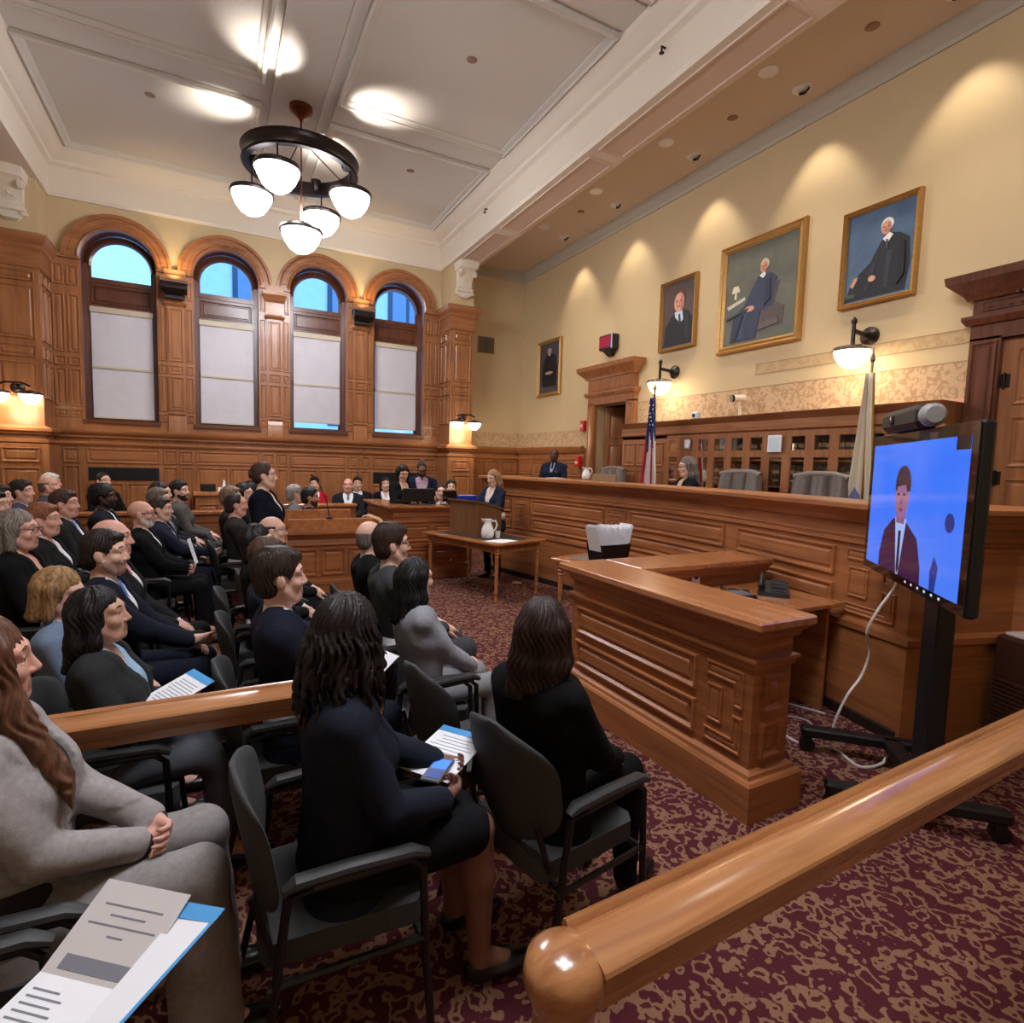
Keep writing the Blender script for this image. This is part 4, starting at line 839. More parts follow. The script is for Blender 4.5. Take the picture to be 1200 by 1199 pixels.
# ------------------------------------------------------------------ leaning panel and cables
def cable(name, pts, label, r=.006, mtl=None):
    m = MB(); m.tube(catmull3(pts), r, 6); return tag(m.build(name, mtl or mat('white_cable', (214, 208, 204), .5), None, 60), label, 'cable')
def catmull3(p, n=5):
    out = []
    for i in range(len(p)-1):
        p0, p1, p2, p3 = p[max(i-1, 0)], p[i], p[i+1], p[min(i+2, len(p)-1)]
        for t in range(n):
            s = t/n; out.append(tuple(.5*(2*p1[k]+(p2[k]-p0[k])*s+(2*p0[k]-5*p1[k]+4*p2[k]-p3[k])*s*s+(3*p1[k]-p0[k]-3*p2[k]+p3[k])*s**3) for k in (0, 1, 2)))
    return out+[p[-1]]
cable('power_cable', [(2.75, 2.35, .02), (3.05, 2.42, .009), (3.3, 2.36, .009), (3.31, 2.24, .009), (3.35, 2.15, .009), (3.45, 2.07, .009), (3.38, 1.87, .009), (3.52, 1.82, .02), (3.6, 1.84, .06)], 'thick white cable crossing the carpet from the clerk box to the screen stand', .009)
cable('data_cable', [(2.75, 2.62, .008), (3.4, 2.74, .008), (3.75, 2.7, .008), (3.84, 2.58, .008), (3.9, 2.42, .008)], 'thin white cable curving on the carpet under the clerk desk', .007)
cable('data_cable', [(2.75, 2.5, .007), (3.3, 2.56, .007), (3.52, 2.53, .007), (3.64, 2.49, .007), (3.66, 2.38, .007), (3.52, 2.24, .007), (3.4, 2.2, .007)], 'looped grey white cable on the carpet beside the clerk box corner', .006, mat('grey_cable', (176, 168, 166), .5))
cable('screen_cable', [(3.56, 1.845, 1.22), (3.56, 1.85, 1.1), (3.50, 1.9, .95), (3.49, 1.95, .8), (3.57, 1.97, .66), (3.56, 2.0, .5), (3.46, 2.02, .38), (3.42, 2.06, .2), (3.45, 2.1, .02)], 'white cable hanging in curves below the video screen', .008)
# ------------------------------------------------------------------ video screen on its rolling stand
A = PI*.75; tv = empty('video_screen', (3.29, 1.67, 1.57), A-PI/2, 'large flat video screen showing a suited man on blue', 'screen')   # local +y faces the room
m = MB(); m.bbox((-.705, -.055, -.42), (.725, 0, .42), .012); m.build('housing', black, tv)
m = MB(); m.box((-.70, 0, -.415), (.72, .004, .415)); bz = m.build('bezel', mat('gloss_black', (8, 8, 10), .12, coat=.6), tv, 0)
def emi(name, c, s, grad=None):
    m_, nt, b = _new(name); b.inputs['Base Color'].default_value = (0, 0, 0, 1); b.inputs['Roughness'].default_value = .1
    b.inputs['Emission Strength'].default_value = s; b.inputs['Emission Color'].default_value = (*lin(c), 1)
    if grad:
        tc = nt.nodes.new('ShaderNodeTexCoord'); n = nt.nodes.new('ShaderNodeTexNoise'); n.inputs['Scale'].default_value = 1.6; r = nt.nodes.new('ShaderNodeValToRGB')
        nt.links.new(tc.outputs['Object'], n.inputs['Vector']); r.color_ramp.elements[0].position = .35; r.color_ramp.elements[1].position = .65
        r.color_ramp.elements[0].color = (*lin(c), 1); r.color_ramp.elements[1].color = (*lin(grad), 1); nt.links.new(n.outputs['Fac'], r.inputs['Fac']); nt.links.new(r.outputs['Color'], b.inputs['Emission Color'])
    return m_
TS = .44
m = MB(); m.add([(-.64, .0046, -.37), (.66, .0046, -.37), (.66, .0046, .36), (-.64, .0046, .36)], [(0, 1, 2, 3)]); scr = m.build('lit_picture', emi('screen_blue', (40, 108, 236), TS, (74, 120, 232)), tv, 0)
def shp(name, pts, c, lay):
    if lay > 1 or name == 'suit': pts = [(x, max(-.37, z-.085) if name != 'inset_tile' else z) for x, z in pts]
    m = MB(); m.add([(-x, .0046+.0006*lay, z) for x, z in pts], [tuple(range(len(pts)))]); m.build(name, emi('screen_%d_%d_%d' % c, c, TS), scr, 0)
sx = -.12      # picture x runs to the viewer's right
shp('suit', [(sx-.30, -.37), (sx+.34, -.37), (sx+.33, -.2), (sx+.26, -.06), (sx+.08, .02), (sx-.1, .02), (sx-.24, -.06), (sx-.3, -.2)], (52, 26, 58), 1)
shp('shirt', [(sx-.07, .03), (sx+.1, .03), (sx+.03, -.3), (sx, -.32)], (146, 172, 224), 2); shp('tie', [(sx-.005, -.04), (sx+.035, -.04), (sx+.04, -.25), (sx+.015, -.3), (sx, -.25)], (30, 30, 60), 3)
shp('neck', [(sx-.05, .0), (sx+.07, .0), (sx+.08, .08), (sx-.06, .08)], (128, 84, 118), 3)
shp('face', ell(sx+.01, .155, .105, .13), (142, 98, 130), 4)
shp('hair', ell(sx+.015, .215, .115, .105, 14, -.35, PI+.35), (58, 40, 48), 5); shp('forehead', [(sx-.07, .2), (sx+.06, .215), (sx+.08, .18), (sx-.06, .16)], (142, 98, 130), 6)
for q in (-1, 1): shp('eye', ell(sx+q*.042, .16, .018, .008, 8), (40, 26, 48), 7)
shp('mouth', ell(sx+.01, .075, .032, .009, 8), (112, 56, 92), 7); shp('nose', [(sx+.005, .15), (sx+.03, .105), (sx-.01, .105)], (118, 76, 108), 7)
shp('blurred_lamp', ell(.5, -.03, .05, .045), (40, 50, 116), 1); shp('blurred_plant', [(.34, -.37), (.4, -.37), (.42, -.25), (.37, -.2), (.33, -.28)], (36, 52, 130), 1)
shp('inset_tile', [(.5, .3), (.64, .3), (.64, .36), (.5, .36)], (14, 16, 30), 2)
m = MB()
for q in range(6):
    x = .02+q*.085
    m.add([(-(x+a), .0044, -.394+b) for a, b in ((0, 0), (.022, 0), (.022, .012), (0, .012))], [(0, 1, 2, 3)])
m.build('menu_icons', emi('icon_white', (190, 196, 210), .5), bz, 0)
st = empty('screen_stand', (3.29, 1.67, 0), A-PI/2, 'black rolling stand with casters under the video screen', 'stand')
m = MB(); m.bbox((-.27, -.15, .12), (-.09, -.07, 1.55), .01); m.box((-.3, -.07, 1.35), (.3, -.056, 1.75)); m.build('post', black, st)
for s in (-1, 1):
    m = MB(); m.bbox((s*.33-.04, -.42, .1), (s*.33+.04, .38, .16), .012); ft = m.build('foot_beam', black, st)
    for yy in (-.38, .34):
        m = MB(); m.tube([(s*.33-.02, yy, .045), (s*.33+.02, yy, .045)], .045, 14); m.box((s*.33-.03, yy-.015, .04), (s*.33+.03, yy+.03, .1)); m.build('caster', black, ft)
m = MB(); m.bbox((-.33, -.16, .1), (.33, -.06, .16), .01); m.build('cross_beam', black, st)
vb = empty('video_bar', (3.36, 1.75, 1.992), A-PI/2, 'black camera bar with grey end cap resting on top of the video screen', 'camera'); m = MB(); m.bbox((-.3, -.06, 0), (.26, .06, .12), .03); m.build('body', mat('bar_black', (24, 24, 26), .55), vb)
m = MB(); m.lathe([(.058, 0), (.058, .03), (.04, .05)], (-.3, 0, .06), 16, ax=(-1, 0, 0)); m.build('end_cap', mat('bar_grey', (150, 148, 148), .4), vb); m = MB(); m.lathe([(.03, 0), (.03, .006), (.02, .01), (0, .01)], (.06, .06, .06), 16, ax=(0, 1, 0)); m.build('lens', MATS['gloss_black'], vb)
# brown cabinet with a pleated grille at the right edge
ac = empty('air_unit', (4.6, 1.35, 0), -.35, 'brown floor cabinet with ribbed side and pale top at the right edge', 'cabinet')
m = MB(); m.bbox((-.22, -.45, 0), (.1, .3, .74), .015); m.build('case', mat('brown_metal', (74, 46, 36), .35), ac); m = MB(); m.bbox((-.2, -.4, .74), (.08, .26, .765), .008); m.build('top', mat('pale_top', (214, 200, 196), .25), ac)
m = MB()
for q in range(12): m.box((-.235, .08, .14+q*.028), (-.215, .28, .154+q*.028))
m.build('ribs', mat('rib_metal', (112, 84, 74), .3, .5), ac, 0)
# ------------------------------------------------------------------ small turned-leg table behind the clerk box with the envelope box
def turned_leg(m, x, y, h, r=.03):
    m.lathe([(r*.7, 0), (r*.9, .02), (r*.55, .06), (r*.6, .09), (r*1.0, .13), (r*.7, .16), (r*.75, .3*h), (r*.9, .72*h), (r*.8, .78*h), (r*1.15, .8*h), (r*.8, .82*h), (r*1.3, .86*h), (r*.9, .88*h), (r*1.2, .9*h), (r*1.2, h)], (x, y, 0), 12)
def table(name, c, rz, L, Wd, h, label, inset):
    t = empty(name, c, rz, label, 'table'); m = MB(); m.bbox((-L/2, -Wd/2, h-.035), (L/2, Wd/2, h), .008); tp = m.build('table_top', oakt, t)
    m = MB(); m.box((-L/2+.12, -Wd/2+.12, h), (L/2-.12, Wd/2-.12, h+.002)); m.build('writing_inset', inset, tp, 0)
    m = MB()
    for s in (-1, 1): m.box((-L/2+.07, s*(Wd/2-.07)-.012, h-.13), (L/2-.07, s*(Wd/2-.07)+.012, h-.035)); m.box((s*(L/2-.07)-.012, -Wd/2+.07, h-.13), (s*(L/2-.07)+.012, Wd/2-.07, h-.035))
    m.build('apron', oak, t, 0)
    for sx_ in (-1, 1):
        for sy in (-1, 1): m = MB(); turned_leg(m, sx_*(L/2-.08), sy*(Wd/2-.08), h-.035); m.build('leg', oakt, t)
    return t
inset_d = mat('dark_leather_inset', (56, 44, 38), .45); inset_l = mat('grey_leather_inset', (128, 118, 112), .4)
table('side_table', (3.62, 4.75, 0), 1.85, .95, .62, .76, 'small oak table with turned legs between the clerk box and the bench', inset_l)
ev = empty('envelope_box', (3.42, 4.42, .7625), .1, 'black box packed with upright white envelopes on the small table', 'box')
m = MB(); m.loft([[(-.15, -.1, 0), (.15, -.1, 0), (.15, .1, 0), (-.15, .1, 0)], [(-.185, -.12, .24), (.185, -.12, .24), (.185, .12, .24), (-.185, .12, .24)], [(-.175, -.105, .24), (.175, -.105, .24), (.175, .105, .24), (-.175, .105, .24)], [(-.14, -.09, .012), (.14, -.09, .012), (.14, .09, .012), (-.14, .09, .012)]], True, True); m.build('case', black, ev, 0)
for q in range(30):
    s = (q-14.5)/14.5; e = empty('envelope', (3.42+math.cos(.1)*s*.13, 4.42+math.sin(.1)*s*.13, .782), .1, 'upright white envelope packed tightly in the black box', 'envelope', 'envelopes fanned in the black box')
    m = MB(); lean = s*.11; hh = .39+rnd.uniform(-.02, .02)
    m.hexa([(-.002, -.085, 0), (.002, -.085, 0), (.002, .085, 0), (-.002, .085, 0), (lean-.002, -.085, hh), (lean+.002, -.085, hh), (lean+.002, .085, hh), (lean-.002, .085, hh)]); m.build('sheet', paper, e, 0)
# ------------------------------------------------------------------ lectern table
table('lectern_table', (3.27, 7.05, 0), math.atan2(1.2, -.36), 1.55, .9, .76, 'oak table with turned legs carrying the lectern before the bench', inset_d)
lc = empty('table_lectern', (3.22, 7.2, .7625), 1.86, 'brown slant-topped table lectern standing on the oak table', 'lectern')
lw = wood('lectern_wood', (96, 62, 36), (128, 88, 54), (14, 14, 1.2), .5, .1)
m = MB()
for x0, x1 in ((-.3, -.28), (.28, .3)): m.hexa([(x0, -.22, 0), (x1, -.22, 0), (x1, .22, 0), (x0, .22, 0), (x0, -.22, .36), (x1, -.22, .36), (x1, .22, .46), (x0, .22, .46)])
m.hexa([(-.28, .2, 0), (.28, .2, 0), (.28, .22, 0), (-.28, .22, 0), (-.28, .2, .455), (.28, .2, .455), (.28, .22, .46), (-.28, .22, .46)]); m.box((-.28, -.2, .0), (.28, .2, .02)); m.hexa([(-.28, -.22, 0), (.28, -.22, 0), (.28, -.2, 0), (-.28, -.2, 0), (-.28, -.22, .36), (.28, -.22, .36), (.28, -.2, .362), (-.28, -.2, .362)]); m.build('body', lw, lc, 0)
m = MB(); m.hexa([(-.32, -.25, .355), (.32, -.25, .355), (.32, .25, .47), (-.32, .25, .47), (-.32, -.25, .375), (.32, -.25, .375), (.32, .25, .49), (-.32, .25, .49)]); m.build('slanted_top', lw, lc, 0)
m = MB(); m.hexa([(-.24, -.2, .387), (.2, -.2, .387), (.2, .17, .472), (-.24, .17, .472), (-.24, -.2, .392), (.2, -.2, .392), (.2, .17, .477), (-.24, .17, .477)]); m.build('paper_sheet', paper, lc, 0)
pitcher('pitcher', (3.17, 6.68, .7625), .27, 'white lidded pitcher standing on the oak table beside the lectern', -.3)
m = MB(); m.lathe([(.03, 0), (.036, .09), (.033, .09), (.028, .005), (0, .005)], (0, 0, 0), 14); tag(m.build('cup', china, None, 60, (3.34, 6.72, .7625)), 'white cup standing next to the pitcher on the oak table', 'cup')
m = MB(); m.box((-.16, -.12, 0), (.16, .12, .003)); m.box((-.14, -.16, .003), (.18, .06, .005)); o = m.build('loose_papers', paper, None, 0, (3.22, 6.42, .7625)); o.rotation_euler.z = .4; tag(o, 'loose white papers lying on the oak table by the pitcher', 'paper')
m = MB(); m.lathe([(.07, 0), (.075, .008), (.06, .014), (0, .016)], (0, 0, 0), 16); tag(m.build('floor_outlet', mat('pale_brass', (222, 188, 140), .4), None, 30, (3.92, 7.22, .0005)), 'round pale floor outlet cover on the carpet under the lectern table', 'outlet')
cable('floor_cable', [(3.3, 7.6, .008), (3.45, 7.75, .008), (3.6, 7.55, .008), (3.8, 7.5, .008), (3.9, 7.3, .012)], 'dark and pale cable on the carpet under the lectern table', .009, mat('dusty_cable', (150, 120, 104), .6))
# ------------------------------------------------------------------ clerks' pod, monitors
pod = empty('clerk_pod', (2.2, 7.75, 0), 0, 'tall oak clerk pod with two black monitors, beyond the front row', 'desk')
mb = MB(); pp = [(3.45, 7.99), (2.27, 7.99), (2.27, 9.5)]
mb.sweep([(-.06, 0), (.02, 0), (.02, .2), (0, .22), (0, .48), (.02, .49), (.02, .53), (0, .54), (0, .84), (.02, .85), (.02, .87), (.0, .88), (.0, .93), (.02, .94), (.02, .96), (0, .97), (0, 1.01), (.03, 1.02), (.06, 1.06), (-.06, 1.06)], pp)
PS = frame((2.27, 7.99, 0), (1, 0, 0), (0, -1, 0)); mb.panel(PS, .08, .57, .56, .82); mb.panel(PS, .62, .57, 1.1, .82); mb.panel(PS, .08, .25, .56, .46); mb.panel(PS, .62, .25, 1.1, .46)
mb.v = [(x-2.2, y-7.75, z) for x, y, z in mb.v]; mb.build('panelled_wall', [oakb], pod)
mb = MB(); mb.sweep([(-.26, 1.06), (.07, 1.06), (.09, 1.075), (.09, 1.1), (-.26, 1.1)], pp); mb.v = [(x-2.2, y-7.75, z) for x, y, z in mb.v]; mb.build('top_ledge', [oakt], pod)
def monitor(x, y, rz, w, h, zb, label, c):
    t = empty('monitor', (x, y, zb), rz, label, 'monitor'); m = MB(); m.bbox((-w/2, -.02, .05), (w/2, .02, .05+h), .008); m.build('housing', c, t); m = MB(); m.tube([(0, .03, 0), (0, .03, .16)], .02, 8); m.bbox((-.12, -.08, 0), (.12, .1, .015), .005); m.build('foot', black, t)
monitor(2.7, 8.14, .03, .5, .2, 1.1005, 'long black monitor back on the clerk pod ledge', black)
monitor(3.19, 8.12, -.02, .22, .17, 1.1005, 'black monitor at the lectern end of the clerk pod', MATS['gloss_black'])
m = MB(); m.bbox((-.15, -.06, 0), (.15, .06, .15), .01); o = m.build('blue_bin', mat('bright_blue', (36, 56, 176), .4), None, 30, (3.48, 8.12, 1.1005)); tag(o, 'bright blue plastic bin on the clerk pod behind the monitors', 'bin')
# ------------------------------------------------------------------ witness box left of the pod, mic and binder
wb = empty('witness_box', (.65, 6.45, 0), 0, 'panelled oak witness box with thin microphone, behind the dark-haired man', 'enclosure')
mb = MB(); wp = [(1.5, 7.3), (1.62, 6.45), (.68, 6.45)]
mb.sweep([(-.05, 0), (.05, 0), (.05, .36), (.06, .37), (.06, .4), (0, .41), (0, .79), (.02, .8), (.02, .82), (.01, .86), (.04, .9), (.07, .93), (.07, .96), (-.05, .96)], wp)
PX_ = frame((.68, 6.45, 0), (1, 0, 0), (0, -1, 0))
for q in range(3): mb.panel(PX_, .04+q*.3, .46, .31+q*.3, .76)
mb.v = [(x-.65, y-6.45, z) for x, y, z in mb.v]; mb.build('panelled_wall', [oakb], wb)
mb = MB(); mb.bbox((.68, 6.46, .96), (1.6, 6.52, 1.09), .006); mb.bbox((.66, 7.3, 0), (1.52, 7.36, 1.12), .006); mb.bbox((.68, 6.52, .78), (1.56, 6.9, .81), .006); mb.v = [(x-.65, y-6.45, z) for x, y, z in mb.v]; mb.build('inner_desk', [oakt], wb)
m = MB(); m.lathe([(.04, 0), (.04, .015), (.012, .02)], (0, 0, 0), 10); m.tube([(0, 0, .015), (-.03, 0, .2), (-.1, 0, .36), (-.16, -.01, .45)], .006, 6); m.tube([(-.16, -.01, .45), (-.2, -.01, .49)], .01, 8); tag(m.build('gooseneck_microphone', black, None, 30, (1.12, 6.49, 1.0905)), 'thin black gooseneck microphone rising from the witness box', 'microphone')
m = MB(); m.bbox((-.09, -.1, 0), (.09, .1, .06), .01); m.tube([(-.05, -.02, .06), (.02, .06, .12), (.08, .02, .06)], .02, 8); tag(m.build('desk_device', black, None, 30, (1.40, 6.75, .8105)), 'black device with loose cable on the witness box corner', 'device')
m = MB(); m.tube([(0, 0, .0), (.03, .02, .09), (.1, .03, .1), (.2, -.05, .06), (.26, -.1, -.02)], [.03, .035, .04, .035, .03], 8, flat=.4); tag(m.build('tan_folder', mat('tan_card', (190, 152, 110), .7), None, 40, (1.5, 6.62, 1.0)), 'curled tan folder draped on the witness box corner', 'folder')
# low partitions
def partition(name, a, b, h, label, th=.07, pan=True):
    a, b = Vector((*a, 0)), Vector((*b, 0)); t = empty(name, a, math.atan2((b-a).y, (b-a).x), label, 'partition'); L = (b-a).length
    m = MB(); m.box((0, -th/2, 0), (L, th/2, h-.05)); n = max(1, int(L/.6))
    for q in range(n):
        for P in (frame((0, -th/2, 0), (1, 0, 0), (0, -1, 0)),): m.panel(P, L*q/n+.05, .5, L*(q+1)/n-.05, h-.14); m.panel(P, L*q/n+.05, .12, L*(q+1)/n-.05, .44)
    m.build('panelled_wall', [oakb], t); m = MB(); m.bbox((-.01, -th/2-.05, h-.05), (L+.01, th/2+.05, h), .008); m.build('cap_rail', [oakt], t)
partition('low_partition', (-1.6, 8.75), (.25, 8.75), 1.0, 'low oak partition behind the row of grey-suited men')
partition('low_partition', (.95, 9.6), (2.08, 9.6), 1.02, 'low oak partition before the people seated at the far wall')
# desk under the windows
dk = empty('wall_desk', (-.35, 11.0, 0), 0, 'panelled oak desk against the window wall, cluttered on top', 'desk')
m = MB(); m.box((.04, 0, 0), (1.12, .55, 1.06)); P = frame((.04, 0, 0), (1, 0, 0), (0, -1, 0))
for q in range(3): m.panel(P, .04+q*.35, .62, .35+q*.35, .92); m.panel(P, .04+q*.35, .1, .35+q*.35, .55)
m.build('body', [oak], dk); m = MB(); m.bbox((0, -.04, 1.06), (1.16, .59, 1.13), .01); m.build('top', oakt, dk)
zt_ = 1.1305
m = MB(); m.bbox((-.12, -.08, 0), (.12, .08, .13), .015); tag(m.build('black_box', black, None, 30, (-.12, 11.25, zt_)), 'small black box at the left end of the wall desk', 'box')
m = MB(); m.bbox((-.1, -.06, 0), (.1, .06, .07), .01); m.loft([[(-.03, -.03, .07), (.03, -.03, .07), (.03, .03, .07), (-.03, .03, .07)], [(-.01, -.01, .2), (.012, -.01, .19), (.01, .012, .2), (-.012, .01, .21)]], True, True); tag(m.build('tissue_box', paper, None, 30, (.13, 11.12, zt_)), 'white tissue box with a tissue standing up on the wall desk', 'tissue box')
m = MB(); m.lathe([(.11, 0), (.13, .06), (.12, .15), (.06, .19), (0, .2)], (0, 0, 0), 12); tag(m.build('dark_bag', mat('bag_black', (28, 26, 30), .6), None, 60, (.56, 11.2, zt_)), 'dark rounded bag on the wall desk behind the standing woman', 'bag')
m = MB(); m.bbox((-.07, -.05, 0), (.07, .05, .08), .02); tag(m.build('coiled_cable', mat('grey_mix', (120, 110, 108), .5), None, 30, (.31, 11.1, zt_)), 'small heap of grey and white cable on the wall desk', 'cable')
# wooden round-backed chair at the far left wall seats
t = empty('wooden_armchair', (1.6, 10.0, 0), 0, 'wooden armchair with curved back rail behind the far partition', 'chair')
m = MB(); m.bbox((-.24, -.24, .42), (.24, .24, .46), .01); m.build('seat', oakt, t); m = MB(); m.tube([(.27*math.cos(a), -.02+.27*math.sin(a), .98) for a in [PI+PI*i/10 for i in range(11)]], .04, 8, flat=.6); m.build('back_rail', oakt, t)
m = MB(); 
for i in range(1, 10, 2): a = PI+PI*i/10; m.tube([(.2*math.cos(a), .2*math.sin(a), .46), (.27*math.cos(a), -.02+.27*math.sin(a), .98)], .013, 6)
m.build('spindles', oakt, t)
for sx_ in (-1, 1):
    for sy in (-1, 1): m = MB(); m.tube([(sx_*.22, sy*.22, 0), (sx_*.18, sy*.18, .42)], .02, 8); m.build('leg', oakt, t)
# ------------------------------------------------------------------ handrails of the bar
def handrail(name, x0, x1, y, zt, ang, label, newel):
    t = empty(name, (x0, y, 0), ang, label, 'railing'); L = x1-x0; w = .068; h = .1
    prof = [(w*.74, -h), (w*.76, -h*.6), (w*.96, -h*.54), (w*1.03, -h*.4), (w*1.03, -h*.16), (w*.97, -h*.04), (w*.86, -.0), (w*.76, -h*.05), (w*.68, -h*.15), (w*.6, -h*.13), (w*.45, -h*.03), (w*.2, .003), (-w*.1, .004), (-w*.45, -.001), (-w*.8, -h*.07), (-w*.96, -h*.13), (-w*1.02, -h*.2), (-w*1.0, -h*.24), (-w*.95, -h*.58), (-w*.9, -h*.64), (-w*.78, -h*.66), (-w*.74, -h)]
    m = MB(); m.loft([[(x, o, zt+z) for o, z in prof] for x in (.0 if not newel else .04, L*.5, L)], True, True); m.build('handrail', oakr, t, 27)
    if newel:
        m = MB(); m.lathe([(.062, -.1), (.066, -.085), (.076, -.062), (.078, -.04), (.073, -.018), (.056, -.002), (.03, .007), (0, .009)], (0, 0, zt), 28); m.build('newel_cap', oakr, t, 50)
        m = MB(); m.lathe([(.062, 0), (.062, .12), (.05, .14), (.05, zt-.2), (.058, zt-.17), (.058, zt-.1)], (0, 0, 0), 20); m.build('newel_post', oakr, t)
    for x in ((L-.2,) if newel else (.1, L-.04)):
        m = MB(); m.box((x-.035, -.035, 0), (x+.035, .035, zt-h)); m.build('post', oakr, t, 0)
    return t
handrail('bar_rail', .56, 3.6, .80, .86, math.radians(2.0), 'thick varnished oak handrail with rounded end cap in the near foreground', True)
handrail('bar_rail', -1.55, .41, 2.29, .86, 0.0, 'oak handrail crossing behind the seated foreground women at left', False)
# ================================================================== PEOPLE: continuous bodies grown from distance fields
class SDF:
    def __init__(s, lo, hi, h, fine=None):
        lo = np.array(lo, float); hi = np.array(hi, float); s.ax = []; s.h = h
        for i in range(3):
            if i == 2 and fine:
                pts = [lo[2]]
                while pts[-1] < hi[2]:
                    z = pts[-1]; st = h
                    if not any(a-.02 <= z <= b+.02 for a, b in fine): st = h*1.8
                    pts.append(z+st)
                s.ax.append(np.array(pts, np.float32))
            else: s.ax.append(np.arange(lo[i], hi[i]+h, h).astype(np.float32))
        s.f = np.full([len(a) for a in s.ax], .5, np.float32)
    def sub(s, lo, hi, m):
        sl = []
        for i in range(3):
            a = np.searchsorted(s.ax[i], lo[i]-m); b = np.searchsorted(s.ax[i], hi[i]+m)
            if b <= a: return None
            sl.append(slice(max(a-1, 0), b+1))
        return tuple(sl), s.ax[0][sl[0]][:, None, None], s.ax[1][sl[1]][None, :, None], s.ax[2][sl[2]][None, None, :]
    def put(s, sl, d, k, cut=False):
        g = s.f[sl]
        if cut:
            d = -d
            if k > 0: hh = np.clip(.5-.5*(g-d)/k, 0, 1); g[...] = g+(d-g)*hh+k*hh*(1-hh)
            else: np.maximum(g, d, out=g)
        else:
            if k > 0: hh = np.clip(.5+.5*(g-d)/k, 0, 1); g[...] = g+(d-g)*hh-k*hh*(1-hh)
            else: np.minimum(g, d, out=g)
    def cone(s, a, b, ra, rb, k=.01, cut=False, sq=None):
        a = np.array(a, np.float32); b = np.array(b, np.float32); r = max(ra, rb); ba = b-a; L2 = float(ba@ba)+1e-9
        q = s.sub(np.minimum(a, b)-r, np.maximum(a, b)+r, k+2.5*s.h)
        if q is None: return
        sl, X, Y, Z = q
        X = X-a[0]; Y = Y-a[1]; Z = Z-a[2]
        t = np.clip((X*ba[0]+Y*ba[1]+Z*ba[2])/L2, 0, 1)
        d = np.sqrt((X-t*ba[0])**2+(Y-t*ba[1])**2+(Z-t*ba[2])**2)-(ra+(rb-ra)*t)
        s.put(sl, d, k, cut)
    def ell(s, c, r, R=None, k=.01, cut=False):
        c = np.array(c, np.float32); r = np.array(r, np.float32); R = np.eye(3) if R is None else R
        e = np.sqrt(((R*r)**2).sum(1)); q = s.sub(c-e, c+e, k+2.5*s.h)
        if q is None: return
        sl, X, Y, Z = q; X = X-c[0]; Y = Y-c[1]; Z = Z-c[2]
        l = [X*R[0, i]+Y*R[1, i]+Z*R[2, i] for i in range(3)]
        k0 = np.sqrt(sum((l[i]/r[i])**2 for i in range(3))); k1 = np.sqrt(sum((l[i]/r[i]**2)**2 for i in range(3)))+1e-6
        s.put(sl, k0*(k0-1)/k1, k, cut)
    def slab(s, nodes, lat, fwd, k=.02, grow=0.):
        """trunk: nodes (point, half-width, radius) joined; cross-section a stadium along lat"""
        lat = np.array(lat, np.float32)
        for (p, w0, r0), (q, w1, r1) in zip(nodes, nodes[1:]):
            p = np.array(p, np.float32); q = np.array(q, np.float32); r0 += grow; r1 += grow; m = max(w0+r0, w1+r1)
            z = s.sub(np.minimum(p, q)-m, np.maximum(p, q)+m, k+2.5*s.h)
            if z is None: continue
            sl, X, Y, Z = z; X = X-p[0]; Y = Y-p[1]; Z = Z-p[2]; ba = q-p; L2 = float(ba@ba)
            t = np.clip((X*ba[0]+Y*ba[1]+Z*ba[2])/L2, 0, 1)
            X = X-t*ba[0]; Y = Y-t*ba[1]; Z = Z-t*ba[2]
            u = X*lat[0]+Y*lat[1]+Z*lat[2]; n2 = np.maximum(X*X+Y*Y+Z*Z-u*u, 0)
            v = np.maximum(np.abs(u)-(w0+(w1-w0)*t), 0)
            s.put(sl, np.sqrt(n2+v*v)-(r0+(r1-r0)*t), k)
    def fn(s, lo, hi, fun):
        q = s.sub(np.array(lo), np.array(hi), 0)
        if q is None: return
        sl, X, Y, Z = q; s.f[sl] = fun(s.f[sl], X, Y, Z)
    def mesh(s, smooth=0):
        f = s.f; f[0], f[-1], f[:, 0], f[:, -1], f[:, :, 0], f[:, :, -1] = .1, .1, .1, .1, .1, .1
        ins = f < 0; nx, ny, nz = f.shape
        c = [ins[i:nx-1+i, j:ny-1+j, k:nz-1+k] for i in (0, 1) for j in (0, 1) for k in (0, 1)]
        n = sum(a.astype(np.int8) for a in c); act = (n > 0) & (n < 8)
        idx = np.argwhere(act)
        if len(idx) == 0: return None
        ids = np.full(act.shape, -1, np.int32); ids[act] = np.arange(len(idx))
        I, J, K = idx.T; co = np.array([(i, j, k) for i in (0, 1) for j in (0, 1) for k in (0, 1)])
        val = np.stack([f[I+a, J+b, K+c_] for a, b, c_ in co], 1)
        acc = np.zeros((len(idx), 3)); cnt = np.zeros(len(idx))
        for a in range(8):
            for b in range(a+1, 8):
                if np.abs(co[a]-co[b]).sum() == 1:
                    va, vb = val[:, a], val[:, b]; m = (va < 0) != (vb < 0)
                    t = np.where(m, va/np.where(m, va-vb, 1), 0)
                    acc += np.where(m[:, None], co[a]+(co[b]-co[a])*t[:, None], 0); cnt += m
        p = acc/cnt[:, None]+idx
        V = np.stack([np.interp(p[:, i], np.arange(len(s.ax[i])), s.ax[i]) for i in range(3)], 1)
        Q = []
